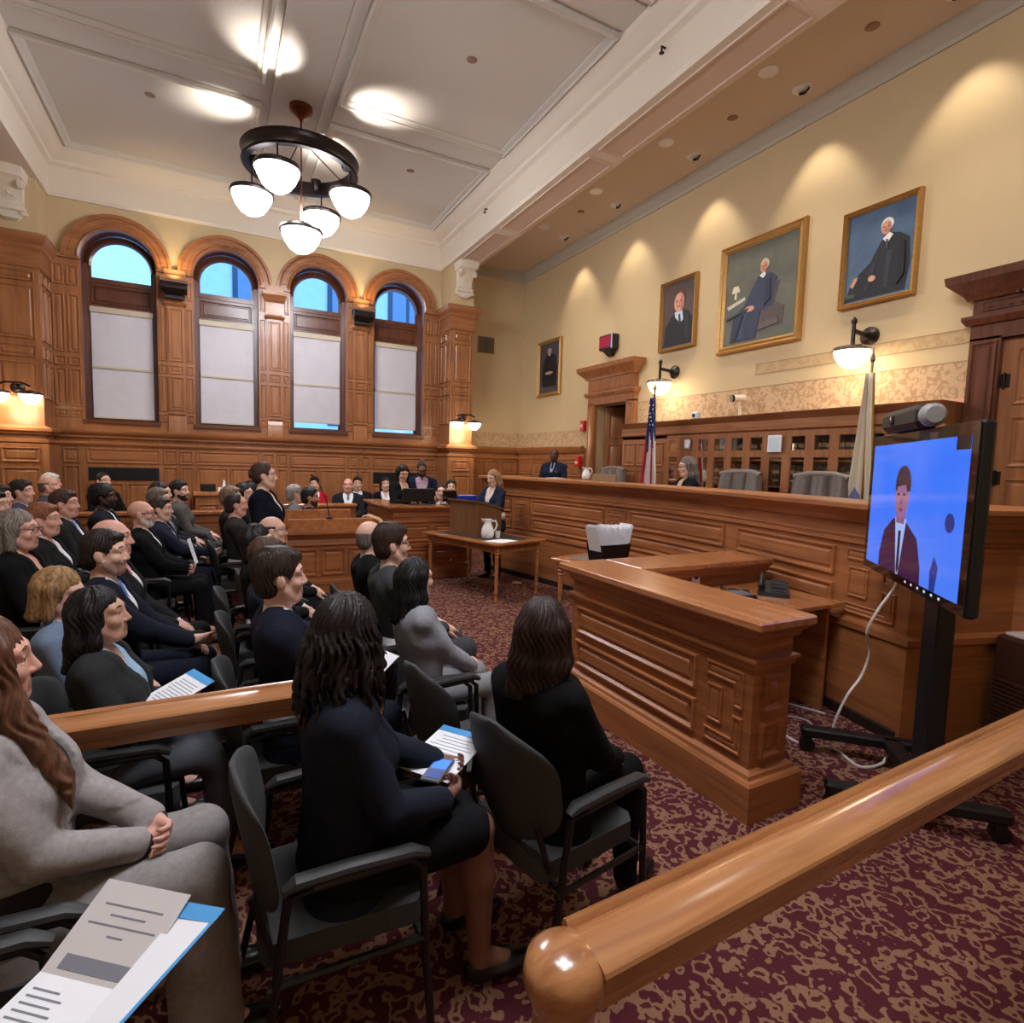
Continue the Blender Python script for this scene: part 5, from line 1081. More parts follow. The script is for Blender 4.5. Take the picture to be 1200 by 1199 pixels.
        for d in range(3):
            sl0 = [slice(None)]*3; sl1 = [slice(None)]*3; sl0[d] = slice(0, -1); sl1[d] = slice(1, None)
            cr = np.argwhere(ins[tuple(sl0)] != ins[tuple(sl1)])
            e1, e2 = (d+1) % 3, (d+2) % 3
            cr = cr[(cr[:, e1] > 0) & (cr[:, e2] > 0) & (cr[:, e1] < f.shape[e1]-1) & (cr[:, e2] < f.shape[e2]-1)]
            o1 = np.zeros(3, int); o1[e1] = 1; o2 = np.zeros(3, int); o2[e2] = 1
            g = lambda q: ids[q[:, 0], q[:, 1], q[:, 2]]
            q4 = np.stack([g(cr-o1-o2), g(cr-o2), g(cr), g(cr-o1)], 1)
            fl = ~ins[cr[:, 0], cr[:, 1], cr[:, 2]]; q4[fl] = q4[fl][:, ::-1]; Q.append(q4)
        Q = np.concatenate(Q); Q = Q[(Q >= 0).all(1)]
        for _ in range(smooth):
            su = np.zeros_like(V); ct = np.zeros(len(V))
            for a in range(4): np.add.at(su, Q[:, a], V[Q[:, (a+1) % 4]]+V[Q[:, a-1]]); np.add.at(ct, Q[:, a], 2)
            V = V*.5+.5*su/np.maximum(ct, 1)[:, None]
        return V, Q
def np_obj(name, VQ, mats, parent, mi=None):
    if VQ is None: return None
    V, Q = VQ; me = bpy.data.meshes.new(name); me.vertices.add(len(V)); me.vertices.foreach_set('co', V.astype(np.float32).ravel())
    me.loops.add(Q.size); me.loops.foreach_set('vertex_index', Q.astype(np.int32).ravel()); me.polygons.add(len(Q))
    me.polygons.foreach_set('loop_start', np.arange(0, Q.size, 4, dtype=np.int32)); me.polygons.foreach_set('loop_total', np.full(len(Q), 4, np.int32))
    for m in mats: me.materials.append(m)
    if mi is not None: me.polygons.foreach_set('material_index', mi.astype(np.int32))
    me.update(calc_edges=True); me.shade_smooth()
    o = bpy.data.objects.new(name, me); COL.objects.link(o); o.parent = parent; return o
def rot(yaw=0, pitch=0, roll=0):
    cy, sy, cp, sp, cr, sr = math.cos(yaw), math.sin(yaw), math.cos(pitch), math.sin(pitch), math.cos(roll), math.sin(roll)
    return np.array([[cy, -sy, 0], [sy, cy, 0], [0, 0, 1]]) @ np.array([[cp, 0, sp], [0, 1, 0], [-sp, 0, cp]]) @ np.array([[1, 0, 0], [0, cr, -sr], [0, sr, cr]])
def ik(S, Wp, l1, l2, pole):
    S, Wp, pole = (np.array(v, float) for v in (S, Wp, pole)); d = Wp-S; L = np.linalg.norm(d)
    if L > (l1+l2)*.985: Wp = S+d/L*(l1+l2)*.985; d = Wp-S; L = np.linalg.norm(d)
    n = d/L; a = (l1*l1-l2*l2+L*L)/(2*L); h = math.sqrt(max(l1*l1-a*a, 0)); p = pole-n*(pole@n); p /= np.linalg.norm(p)+1e-9
    return S+n*a+p*h, Wp
def hand(s, W, d, n, side, curl, sc, k=.006):
    """palm, four unequal bent fingers and a thumb; d along the fingers, n out of the palm, side to the thumb"""
    d = d/np.linalg.norm(d); n = n-d*(n@d); n /= np.linalg.norm(n); side = np.cross(n, d)*side
    pts = lambda a, b, c: W+(d*a+side*b+n*c)*sc
    s.cone(pts(.0, 0, 0), pts(.03, .0, 0), .026*sc, .028*sc, .015)
    for b in (-.022, 0, .022): s.cone(pts(.025, b*.8, 0), pts(.078, b, -.002), .017*sc, .015*sc, .014)
    for i, (b, L) in enumerate(((.031, .07), (.0105, .078), (-.0105, .073), (-.031, .056))):
        p = pts(.08, b, -.002); a = .0; dd = None
        for j, fr in enumerate((.45, .32, .25)):
            a += curl*(.75 if j == 0 else 1.0)*(1+.08*i); v = d*math.cos(a)+n*math.sin(a); q = p+v*L*fr*sc
            s.cone(p, q, (.0098-.0012*j)*sc, (.0092-.0012*j)*sc, k*.5 if j else k); p = q
    p = pts(.022, .026, .008); a = .55
    for j, L in enumerate((.042, .032, .026)):
        v = d*math.cos(a*(1-.25*j))+side*math.sin(a*(1-.25*j))*(.8)+n*(.35+.15*j*curl); v /= np.linalg.norm(v); q = p+v*L*sc
        s.cone(p, q, (.0135-.0018*j)*sc, (.0125-.002*j)*sc, k); p = q
SKIN = {'light': (222, 178, 158), 'pink': (220, 166, 148), 'tan': (184, 136, 110), 'olive': (204, 160, 138), 'brown': (128, 90, 76), 'dark': (82, 52, 42)}
def cloth_mat(c):
    c = tuple(int(v*(.9 if max(c) < 70 else 1)) for v in c); return mat('cloth_%d_%d_%d' % c, c, .9, noise=.12, nscale=60, bump=.15, bscale=350, spec=.12)
def hair_mat(c):
    nm = 'hair_%d_%d_%d' % c
    if nm in MATS: return MATS[nm]
    m, nt, b = _new(nm); tc = nt.nodes.new('ShaderNodeTexCoord'); mp = nt.nodes.new('ShaderNodeMapping'); mp.inputs['Scale'].default_value = (60, 60, 4)
    n = nt.nodes.new('ShaderNodeTexNoise'); n.inputs['Scale'].default_value = 1.5; n.inputs['Detail'].default_value = 3; r = nt.nodes.new('ShaderNodeValToRGB'); L = lin(c)
    r.color_ramp.elements[0].position = .3; r.color_ramp.elements[0].color = (*[v*.5 for v in L], 1); r.color_ramp.elements[1].position = .75; r.color_ramp.elements[1].color = (*[min(1, v*1.6) for v in L], 1)
    nt.links.new(tc.outputs['Object'], mp.inputs['Vector']); nt.links.new(mp.outputs['Vector'], n.inputs['Vector']); nt.links.new(n.outputs['Fac'], r.inputs['Fac']); nt.links.new(r.outputs['Color'], b.inputs['Base Color'])
    bp = nt.nodes.new('ShaderNodeBump'); bp.inputs['Strength'].default_value = .5; bp.inputs['Distance'].default_value = .004; nt.links.new(n.outputs['Fac'], bp.inputs['Height']); nt.links.new(bp.outputs['Normal'], b.inputs['Normal'])
    b.inputs['Roughness'].default_value = .52; b.inputs['Specular IOR Level'].default_value = .3; MATS[nm] = m; return m
eyew = mat('eye_white', (226, 220, 214), .25); irism = mat('eye_iris', (58, 40, 30), .2)
BLK = (24, 24, 28); NAVY = (28, 32, 50); CHAR = (52, 53, 56); GREY = (104, 104, 106)
def person(loc, yaw, label, h=.008, sc=1., stand=False, fem=False, skin='light', hair='short', hc=(50, 36, 28), jacket=BLK, shirt=(226, 228, 232), tie=None, legs=None, hy=0., hp=0., lean=.06, turn=0., hands=None, hpose=('rest', 'rest'), curl=.35, glasses=False, beard=None, skirt=False, vneck=1., heavy=0., knees=None, wide=0., drape=0., legy=None, parts_low=True, shoe=(20, 18, 18), hlen=.26, badge=None, bend=0., group=None, face=True, seat=.46, cat='person', reach=None, robe=False):
    root = empty('person', loc, yaw, label, cat, group); F = np.float64; S = sc
    V3 = lambda *a: np.array(a, F)*S
    skm = mat('skin_'+skin, SKIN[skin], .5, noise=.07, nscale=40, spec=.35)
    lipm = mat('lips_'+skin, tuple(int(v*.82-10*(i > 0)) for i, v in enumerate(SKIN[skin])), .4)
    # ---- skeleton (forward +x, left +y)
    hz = .93*S if stand else (seat+.09*S)
    hip = np.array([0, 0, hz]); RT = rot(turn, -lean if not bend else bend)
    up = RT @ np.array([0, 0, 1.]); fw = RT @ np.array([1., 0, 0]); la = RT @ np.array([0, 1., 0])
    T = lambda x, y, z: hip+(fw*x+la*y+up*z)*S
    nb = T(-.01, 0, .545); hd = nb+ (up*.06+np.array([.02, 0, .075]))*S
    HR = rot(turn+hy, hp); H = lambda x, y, z: hd+HR @ (np.array([x, y, z])*S)
    sw = .162 if fem else .192; sr = .88 if fem else 1.
    sh = [T(-.022, q*sw, .46) for q in (1, -1)]
    if hands is None: hands = [(.27, .1, .14), (.27, -.1, .14)]
    HW_ = []; EL = []
    for q, s_ in enumerate((1, -1)):
        tg = hands[q]; tg = hip+np.array([tg[0]*S, tg[1]*S, tg[2]*S]) if len(tg) == 3 else np.array(tg[:3])
        e, w = ik(sh[q], tg, .285*S, .25*S, np.array([-.5, s_*.7, -.8])); EL.append(e); HW_.append(w)
    lg = []
    for q, s_ in enumerate((1, -1)):
        hj = hip+V3(0, s_*.095, -.01)
        if stand: kn = hip+V3(.03, s_*.1, -.43); an = np.array([0*S, s_*.105*S, .085*S])
        else:
            ky = (legy[q] if legy else s_*.12); kn = np.array([.42*S, ky*S, hz-.0*S]) if knees is None else hip+V3(*knees[q]); an = np.array([kn[0]+.02*S, kn[1], .085])
        lg.append((hj, kn, an))
    trunk = [(hip+V3(-.01, 0, -.0), .085*S, .105*S), (T(-.0, 0, .16), (.06+heavy*.3)*S, (.098+heavy)*S), (T(.005, 0, .34), .085*S, (.108+heavy*.5)*S), (T(-.02, 0, .435), (.1 if fem else .122)*S, .093*S)]
    allp = np.array([hd+np.array([0, 0, .18*S]), hd+np.array([.2*S, 0, 0]), hd-np.array([.2*S, 0, 0])]+[v for g in lg for v in g]+EL+HW_+sh+[np.array([lg[0][2][0]+.22, 0, 0]), hip-V3(.2, 0, 0)])
    lo = allp.min(0)-.16*S; hi = allp.max(0)+.16*S; lo[2] = max(lo[2], -.01)
    fine = [(hd[2]-.17*S, hd[2]+.15*S)]+[(w[2]-.1*S, w[2]+.1*S) for w in HW_]
    # ---- body
    b = SDF(lo, hi, h, fine)
    b.slab(trunk, la, fw, .02*S)
    for q in (0, 1):
        b.cone(T(-.02, (1-2*q)*.05, .515), sh[q], .045*S*sr, .056*S*sr, .03*S); b.cone(sh[q], EL[q], .052*S*sr, .042*S*sr, .02*S); b.cone(EL[q], HW_[q], .04*S*sr, .026*S, .015*S)
        hj, kn, an = lg[q]; b.cone(hj, kn, .082*S, .056*S, .03*S); b.cone(kn, kn+(an-kn)*.35, .056*S, .056*S, .02*S); b.cone(kn+(an-kn)*.35, an, .056*S, .036*S, .02*S)
        b.cone(an, an+V3(.13, (1-2*q)*.015, -.05), .036*S, .026*S, .02*S)
        d = HW_[q]-EL[q]; d /= np.linalg.norm(d); s_ = 1-2*q; hp_ = hpose[q]
        if hp_ == 'rest': dd = d*.6+np.array([.5, -s_*.25, -.1]); nn = np.array([0, -s_*.35, -1.]); c_ = curl
        elif hp_ == 'hold': dd = d*.5+np.array([.4, -s_*.5, .1]); nn = np.array([-.2, -s_*.6, .8]); c_ = .75
        elif hp_ == 'clasp': dd = d*.35+np.array([.3, -s_*.8, .0]); nn = np.array([-.55, -s_*.6, .1+.35*q]); c_ = .62
        elif hp_ == 'down': dd = d*.8+np.array([.1, 0, -.5]); nn = np.array([0, -s_*1., 0.]); c_ = .35
        else: dd = d*.5+np.array([.6, -s_*.1, .15]); nn = np.array([0, -s_*.9, .4]); c_ = .2
        hand(b, HW_[q], dd, nn, (-1 if q == 0 else 1), c_, S*(.92 if fem else 1.))
    b.cone(nb-up*.03*S, hd+HR @ V3(-.02, 0, -.06), .058*S*(.88 if fem else 1), .053*S*(.88 if fem else 1.02), .03*S)
    if fem:
        for s_ in (1, -1): b.ell(T(.07, s_*.07, .3), V3(.055, .06, .065), RT, .06*S)
    # head
    b.ell(H(-.018, 0, .035), V3(.098, .076, .088), HR, .01); b.ell(H(.022, 0, -.035), V3(.068, .058, .082), HR, .03*S)
    b.ell(H(.066, 0, -.092), V3(.022, .026, .02), HR, .03*S)
    for s_ in (1, -1):
        b.cone(H(.07, s_*.012, .04), H(.06, s_*.045, .036), .018*S, .016*S, .02*S)
        b.ell(H(.055, s_*.042, -.022), V3(.026, .022, .024), HR, .02*S)
        b.cone(H(.0, s_*.055, -.05), H(.045, s_*.032, -.095), .02*S, .018*S, .03*S)
        b.ell(H(-.012, s_*.079, -.006), V3(.021, .0085, .033), HR @ rot(0, -.2), .008*S)
        b.ell(H(.098, s_*.033, .013), V3(.018, .021, .013), HR, .012*S, True)
    for s_ in (1, -1): b.cone(H(.08, s_*.022, .0215), H(.077, s_*.046, .0195), .0048*S, .0042*S, .006*S); b.cone(H(.0785, s_*.024, .001), H(.0755, s_*.044, .002), .004*S, .004*S, .006*S)
    b.cone(H(.082, 0, .022), H(.103, 0, -.022), .0085*S, .0125*S, .012*S); b.ell(H(.09, .012, -.028), V3(.012, .008, .008), HR, .008*S); b.ell(H(.09, -.012, -.028), V3(.012, .008, .008), HR, .008*S)
    b.cone(H(.081, -.018, -.0565), H(.081, .018, -.0565), .008*S, .008*S, .01*S); b.cone(H(.079, -.016, -.069), H(.079, .016, -.069), .009*S, .009*S, .01*S); b.cone(H(.094, -.02, -.0625), H(.094, .02, -.0625), .003*S, .003*S, .003*S, True)
    VQ = b.mesh(); V, Q = VQ; C = V[Q].mean(1); Lh = ((C-hd) @ HR)/S
    mi = ((np.abs(Lh[:, 1]) < .027) & (Lh[:, 0] > .072) & (Lh[:, 2] > -.079) & (Lh[:, 2] < -.049)).astype(int)
    np_obj('body', VQ, [skm, lipm], root, mi)
    if face:
        for s_ in (1, -1):
            m = MB(); fd = HR @ np.array([1., -s_*.0, 0]); cc = H(.0685, s_*.0325, .011)
            m.lathe([(.0125*S*math.cos(a), .0125*S*math.sin(a)) for a in np.linspace(-1.3, 1.0, 6)], cc, 12, 0, ax=fd); m.lathe([(.0072*S, .0102*S), (.005*S, .0128*S), (.0, .0131*S)], cc, 10, 1, ax=fd); m.build('eye', [eyew, irism], root, 60)
            m = MB(); m.tube([H(.0825, s_*.014, .041), H(.084, s_*.032, .046), H(.07, s_*.053, .039)], [.0045*S, .0055*S, .003*S], 6, flat=.7); m.build('eyebrow', hair_mat(tuple(int(v*.7) for v in hc)), root, 60)
    # ---- hair
    def hairgrid(pad): return SDF(hd+np.array([-pad, -pad, -pad*1.9])*1., hd+np.array([pad, pad, .15*S]), h*.85)
    if hair not in ('bald',):
        long_ = hair in ('long', 'bob', 'locs', 'tail'); g = hairgrid((.17 if long_ else .14)*S) if hair != 'long' and hair != 'locs' else SDF(hd-np.array([.24*S, .2*S, hlen*S+.16*S]), hd+np.array([.2*S, .2*S, .15*S]), h*.85)
        th = {'short': .012, 'fringe': .006, 'crop': .005, 'volume': .024, 'afro': .028, 'back': .012, 'bun': .01}.get(hair, .016)
        if hair in ('short', 'volume'): g.ell(H(-.02, 0, .036), V3(.1+th*.3, .0805+th*.12, .088+th*.3), HR, 0); g.ell(H(-.015, 0, .062), V3(.092+th*.7, .07+th*.4, .07+th), HR, .02*S)
        else: g.ell(H(-.02, 0, .038), V3(.098+th, .076+th*.9, .088+th*1.1), HR, 0)
        if hair in ('short', 'volume', 'back', 'afro', 'fringe', 'crop'): g.ell(H(-.05, 0, -.02), V3(.066, .066+th*.5, .075), HR, .02*S)
        if hair in ('volume', 'short'): g.ell(H(.045, .0, .1), V3(.045, .055, .022+th*.4), HR, .02*S)
        if hair == 'bun': g.ell(H(-.125, 0, .02), V3(.04, .042, .04), HR, .01); g.ell(H(-.05, 0, -.01), V3(.064, .07, .07), HR, .02*S)
        if hair == 'tail': g.ell(H(-.05, 0, -.02), V3(.066, .07, .075), HR, .02*S); g.cone(H(-.1, 0, .02), H(-.11, 0, -.2), .032*S, .018*S, .02*S)
        if hair == 'bob':
            for s_ in (1, -1): g.cone(H(-.02, s_*.066, .03), H(-.015, s_*.078, -.1), .038*S, .03*S, .03*S)
            for y in (-.05, -.017, .017, .05): g.cone(H(-.07, y, .03), H(-.075, y*1.1, -.11), .042*S, .036*S, .03*S)
        if hair == 'long':
            dn = np.array([0, 0, -1.])
            for s_ in (1, -1):
                dr_ = drape; drape = dr_ if s_ < 0 else 0
                p0 = H(-.01+drape*.2, s_*.068, .03); p1 = H(-.02+drape*.6, s_*.08, -.1); p2 = p1+dn*(hlen-.12)*S+(la*s_*(.015+drape*.3)+fw*(drape*1.7-.01))*S; g.cone(p0, p1, .036*S, .034*S, .03*S); g.cone(p1, p2, (.036+drape*.15)*S, (.022+drape*.15)*S, .03*S)
                if drape: g.cone(H(.03, s_*.062, .05), H(.05, s_*.075, -.09), .036*S, .034*S, .03*S)
                drape = dr_
            for j, y in enumerate((-.062, -.03, 0, .03, .062)):
                p0 = H(-.075, y*.9, .02); p1 = H(-.085, y*1.1, -.1); p2 = p1+dn*(hlen-.1+.02*math.sin(j*2.3))*S+(-fw*.03+la*y*.25)*S; g.cone(p0, p1, .044*S, .04*S, .03*S); g.cone(p1, p2, .04*S, .02*S, .03*S)
        if hair == 'locs':
            r2 = random.Random(5)
            for j in range(120):
                a = r2.uniform(.62, 2*PI-.62); z0 = r2.uniform(-.02, .09); rr = math.sqrt(max(.2, 1-((z0-.03)/.11)**2))
                p0 = H(-.02+.1*rr*math.cos(a), .082*rr*math.sin(a), z0); o = HR @ np.array([math.cos(a), math.sin(a), 0]); L_ = r2.uniform(.7, 1.)*hlen
                p1 = p0+(o*.035+np.array([0, 0, -.07]))*S; p2 = p1+(o*r2.uniform(-.005, .02)+np.array([r2.uniform(-.01, .01), r2.uniform(-.01, .01), -L_*.5]))*S; p3 = p2+np.array([r2.uniform(-.015, .015), r2.uniform(-.015, .015), -L_*.4])*S
                r_ = .0075*S; g.cone(p0, p1, r_, r_, .004); g.cone(p1, p2, r_, r_, .002); g.cone(p2, p3, r_, r_*.6, .002)
        hl = {'short': .075, 'fringe': .0, 'crop': .07, 'volume': .08, 'afro': .075, 'back': .085, 'bun': .08, 'tail': .08}.get(hair, .078)
        def carve(f, X, Y, Z):
            dx, dy, dz = X-hd[0], Y-hd[1], Z-hd[2]
            lx = (dx*HR[0, 0]+dy*HR[1, 0]+dz*HR[2, 0])/S; ly = (dx*HR[0, 1]+dy*HR[1, 1]+dz*HR[2, 1])/S; lz = (dx*HR[0, 2]+dy*HR[1, 2]+dz*HR[2, 2])/S
            ang = np.arctan2(ly, lx+.02)
            f = f+(.0035 if hair not in ('crop', 'fringe') else .001)*np.sin(ang*34+lz*30+4*np.sin(lz*40))*S+(.003*np.sin(ang*9+lz*18)*S if long_ else 0)+((.006 if hair == 'volume' else .003)*np.sin(lx*62+3*np.sin(ly*50))*np.cos(ly*70+lx*25)*np.clip((lz-.03)*14, 0, 1)*S if hair in ('volume', 'short') else 0)
            f = f+np.clip((lx-.01)*.22, 0, .013)*S*(1 if hair not in ('volume', 'short') else .5)
            fx = .045 if not long_ else .03+drape*.68
            face = np.minimum(lx-fx-np.clip((lz-.03)*.5, -.032, .02), hl-lz-.25*np.abs(ly))             # in front of the ears, below the hairline
            if hair in ('long', 'bob', 'locs', 'tail', 'bun'): face = np.minimum(lx-fx, (hl-lz-.5*np.abs(ly)))
            if drape: face = np.minimum(face, lz+.1)
            f = np.maximum(f, face*S)
            if not long_:
                f = np.maximum(f, np.minimum(-.012-lz, lx+.018)*S)         # clear of the jaw
                f = np.maximum(f, (-.085-lz)*S)
                ear = .034-np.sqrt((lx+.01)**2+(lz+.008)**2); f = np.maximum(f, np.minimum(ear, np.abs(ly)-.06)*S)
            if hair == 'fringe': f = np.maximum(f, np.maximum(lz-.045, lx-.02)*S)
            return f
        g.fn([-9]*3, [9]*3, carve)
        VQ = g.mesh(1); mi = None
        if hair == 'locs':
            C = VQ[0][VQ[1]].mean(1)-hd; mi = ((np.sin(np.arctan2(C[:, 1], C[:, 0])*31) > .1) & (C[:, 2] < -.17*S-.07*S*np.abs(np.sin(np.arctan2(C[:, 1], C[:, 0])*7)))).astype(int)
        np_obj('hair', VQ, [hair_mat(hc), hair_mat((146, 104, 80))], root, mi)
    if beard:
        g = hairgrid(.14*S); g.ell(H(.023, 0, -.038), V3(.07, .0605, .084), HR, 0); g.ell(H(.067, 0, -.094), V3(.0235, .028, .0215), HR, .03*S)
        for s_ in (1, -1): g.cone(H(.0, s_*.057, -.05), H(.045, s_*.034, -.095), .021*S, .0195*S, .03*S)
        g.cone(H(.084, -.022, -.047), H(.084, .022, -.047), .0085*S, .0085*S, .01*S)
        def cb(f, X, Y, Z):
            dx, dy, dz = X-hd[0], Y-hd[1], Z-hd[2]
            lx = (dx*HR[0, 0]+dy*HR[1, 0]+dz*HR[2, 0])/S; ly = (dx*HR[0, 1]+dy*HR[1, 1]+dz*HR[2, 1])/S; lz = (dx*HR[0, 2]+dy*HR[1, 2]+dz*HR[2, 2])/S
            f = np.maximum(f, (lz+.04+.0*ly)*S-np.clip(np.abs(ly)-.04, 0, .03)*S*2.5); f = np.maximum(f, (.0-lx)*S)
            return np.maximum(f, np.minimum(np.minimum(.024-np.abs(ly), .014-np.abs(lz+.063)), lx-.06)*S)
        g.fn([-9]*3, [9]*3, cb); np_obj('beard', g.mesh(), [hair_mat(beard)], root)
    if glasses:
        m = MB()
        for s_ in (1, -1):
            m.tube([H(.097+.004*math.cos(a), s_*.034+.023*math.cos(a), .012+.017*math.sin(a)) for a in np.linspace(0, 2*PI, 13)], .0022*S, 5)
            m.tube([H(.095, s_*.057, .016), H(.04, s_*.075, .018), H(-.012, s_*.083, .012)], .0022*S, 5)
        m.tube([H(.099, .012, .014), H(.103, 0, .017), H(.099, -.012, .014)], .0022*S, 5); m.build('glasses', mat('glasses_frame', (30, 26, 28), .3), root, 60)
    # ---- clothes
    hc_ = max(h, .0075); CO = {'e': .014*S}
    def torso(g, gr, sleeves=True, hem=None, cuff=.0):
        tr = [(p, w, r) for p, w, r in trunk]
        if hem is not None: tr[0] = (hip+(fw*-.01+up*hem)*S, .095*S, .105*S)
        g.slab(tr, la, fw, .025*S, gr)
        for q in (0, 1):
            g.cone(T(-.02, (1-2*q)*.045, .5), sh[q], .056*S*sr+gr, .054*S*sr+gr, .02*S)
            g.cone(T(-.015, (1-2*q)*(sw-.05), .44), T(-.005, (1-2*q)*.09, .14), .058*S*sr+gr, .072*S*sr+gr, .02*S)
            if sleeves: w = EL[q]+(HW_[q]-EL[q])*(1-cuff); g.cone(sh[q], EL[q], .052*S*sr+gr, .046*S*sr+gr, .012*S); g.cone(EL[q], w, .045*S*sr+gr, .031*S+gr, .015*S)
        if fem:
            for s_ in (1, -1): g.ell(T(.07, s_*.07, .3), V3(.055, .06, .065)+gr, RT, .07*S)
    def tl(X, Y, Z):
        dx, dy, dz = X-hip[0], Y-hip[1], Z-hip[2]
        return [(dx*v[0]+dy*v[1]+dz*v[2])/S for v in (fw, la, up)]
    def wr(g, amp=.004):
        def f_(f, X, Y, Z):
            a, b_, c = tl(X, Y, Z); return f+amp*S*(np.sin(c*38+9*a+3*np.sin(b_*14))*.6+np.sin(b_*33+c*17-a*12)*.4)
        g.fn([-9]*3, [9]*3, f_)
    if jacket:
        g = SDF(lo, hi, hc_); torso(g, .016*S, True, -.1 if not robe else -.02, .06); zv = .17 if vneck else .6
        if robe:
            for q in (0, 1): g.cone(sh[q], EL[q]+np.array([0, 0, -.04])*S, .06*S, .1*S, .04*S); g.cone(EL[q]+np.array([0, 0, -.05])*S, HW_[q]+np.array([-.04, 0, -.03])*S, .1*S, .09*S, .04*S)
        wr(g)
        def opn(f, X, Y, Z):
            a, b_, c = tl(X, Y, Z); w = np.clip((c-zv)*.28, -.05, .085)*vneck
            v = np.minimum(np.minimum(w-np.abs(b_), a-.01), .62-c)
            lap = (np.abs(np.abs(b_)-w-.028) < .028) & (c > zv) & (a > .02); f = f-np.where(lap, .006*S, 0)
            col = (.5-np.abs(c-.98)) * 0
            f = np.maximum(f, v*S)
            return np.maximum(f, np.minimum(c-.545, .075-np.sqrt(a*a+b_*b_)+0*c)*S*0+np.where(c > .575, .01, -1))
        g.fn([-9]*3, [9]*3, opn); np_obj('jacket' if not robe else 'robe', g.mesh(1), [cloth_mat(jacket)], root)
    if shirt:
        cs = cloth_mat(shirt) if not isinstance(shirt, bpy.types.Material) else shirt
        g = SDF(lo, hi, hc_); torso(g, .007*S, True, .09 if jacket else .0, -.01 if jacket else .03); g.cone(nb-up*.045*S-fw*.004*S, nb+up*.004*S, .07*S, .06*S, .012*S)
        def opn2(f, X, Y, Z):
            a, b_, c = tl(X, Y, Z); w = np.clip((c-(.4 if fem else .5))*.35, -.03, .06)
            return np.maximum(f, np.minimum(w-np.abs(b_), a)*S)
        g.fn([-9]*3, [9]*3, opn2); np_obj('shirt', g.mesh(1), [cs], root)
    if tie:
        m = MB(); lp = []
        for c, w in ((.535, .012), (.52, .02), (.5, .016), (.44, .024), (.34, .03), (.24, .036), (.17, .038), (.14, .012)):
            k_ = np.interp(c, [.0, .16, .34, .46, .56], [.1, .103+heavy, .118+heavy*.5, .072, .045])+.008; lp.append([T(k_-.004, -w, c), T(k_+.004, -w*.4, c), T(k_+.004, w*.4, c), T(k_-.004, w, c), T(k_-.008, 0, c)])
        m.loft(lp, True, True); m.build('tie', cloth_mat(tie), root, 40)
    if parts_low:
        lgc = cloth_mat(legs or jacket or BLK); g = SDF(lo, hi, hc_)
        g.slab([(hip+V3(-.01, 0, -.01), .09*S, .108*S), (T(0, 0, .12), .065*S, (.1+heavy)*S)], la, fw, .02*S, .006)
        for q in (0, 1):
            hj, kn, an = lg[q]
            if skirt:
                k2 = kn+(hj-kn)*(.06 if not stand else 0); g.cone(hj, k2, .1*S, .078*S, .06*S)
                if skirt == 'long': g.cone(k2, k2+(an-k2)*.65+V3(.0, 0, 0), .08*S, .085*S, .05*S)
            else: w = an+(kn-an)*.0; g.cone(hj, kn, .092*S, .068*S+wide*.3, .03*S); g.cone(kn, w-np.array([0, 0, .02*S]), .068*S+wide*.3, .052*S+wide, .02*S)
        if skirt: m_ = (lg[0][1]+lg[1][1])/2; g.cone(hip, m_+(hip-m_)*.08, .1*S, .075*S, .06*S)
        wr(g, .0035); g.fn([-9]*3, [9]*3, lambda f, X, Y, Z: np.maximum(f, .045-Z+0*f)); np_obj('skirt' if skirt else 'trousers', g.mesh(1), [lgc], root)
        for q in (0, 1):
            an = lg[q][2]; s_ = 1-2*q; g = SDF(an-np.array([.12, .1, .1]), an+np.array([.26, .1, .06]), max(.006, h*.8))
            g.ell(an+V3(.0, 0, -.035), V3(.055, .042, .05), None, 0); g.ell(an+V3(.11, s_*.012, -.05), V3(.105, .046, .035), None, .03*S); g.fn([-9]*3, [9]*3, lambda f, X, Y, Z: np.maximum(f, .004-Z+0*f)); np_obj('shoe', g.mesh(), [mat('shoe_%d' % shoe[0], shoe, .3)], root)
    if badge:
        m = MB(); P_ = lambda y, z, e: T(.128+e, y, z); m.lathe([(0, 0), (.022, .002), (.022, .006), (0, .008)], T(.128, .09, .36), 8, ax=fw); m.build('badge', MATS['brass'], root)
        m = MB(); c = sh[0]+la*.07*S-up*.06*S; m.lathe([(0, 0), (.03, .001), (.03, .004), (0, .006)], c, 10, ax=la); m.build('shoulder_patch', mat('patch_gold', (206, 170, 70), .6), root)
    info = dict(head=hd, hands=HW_, hip=hip, H=H)
    Rz = Matrix.Rotation(yaw, 3, 'Z'); info['w'] = lambda p: Vector(loc)+Rz @ Vector(p)
    return root, info
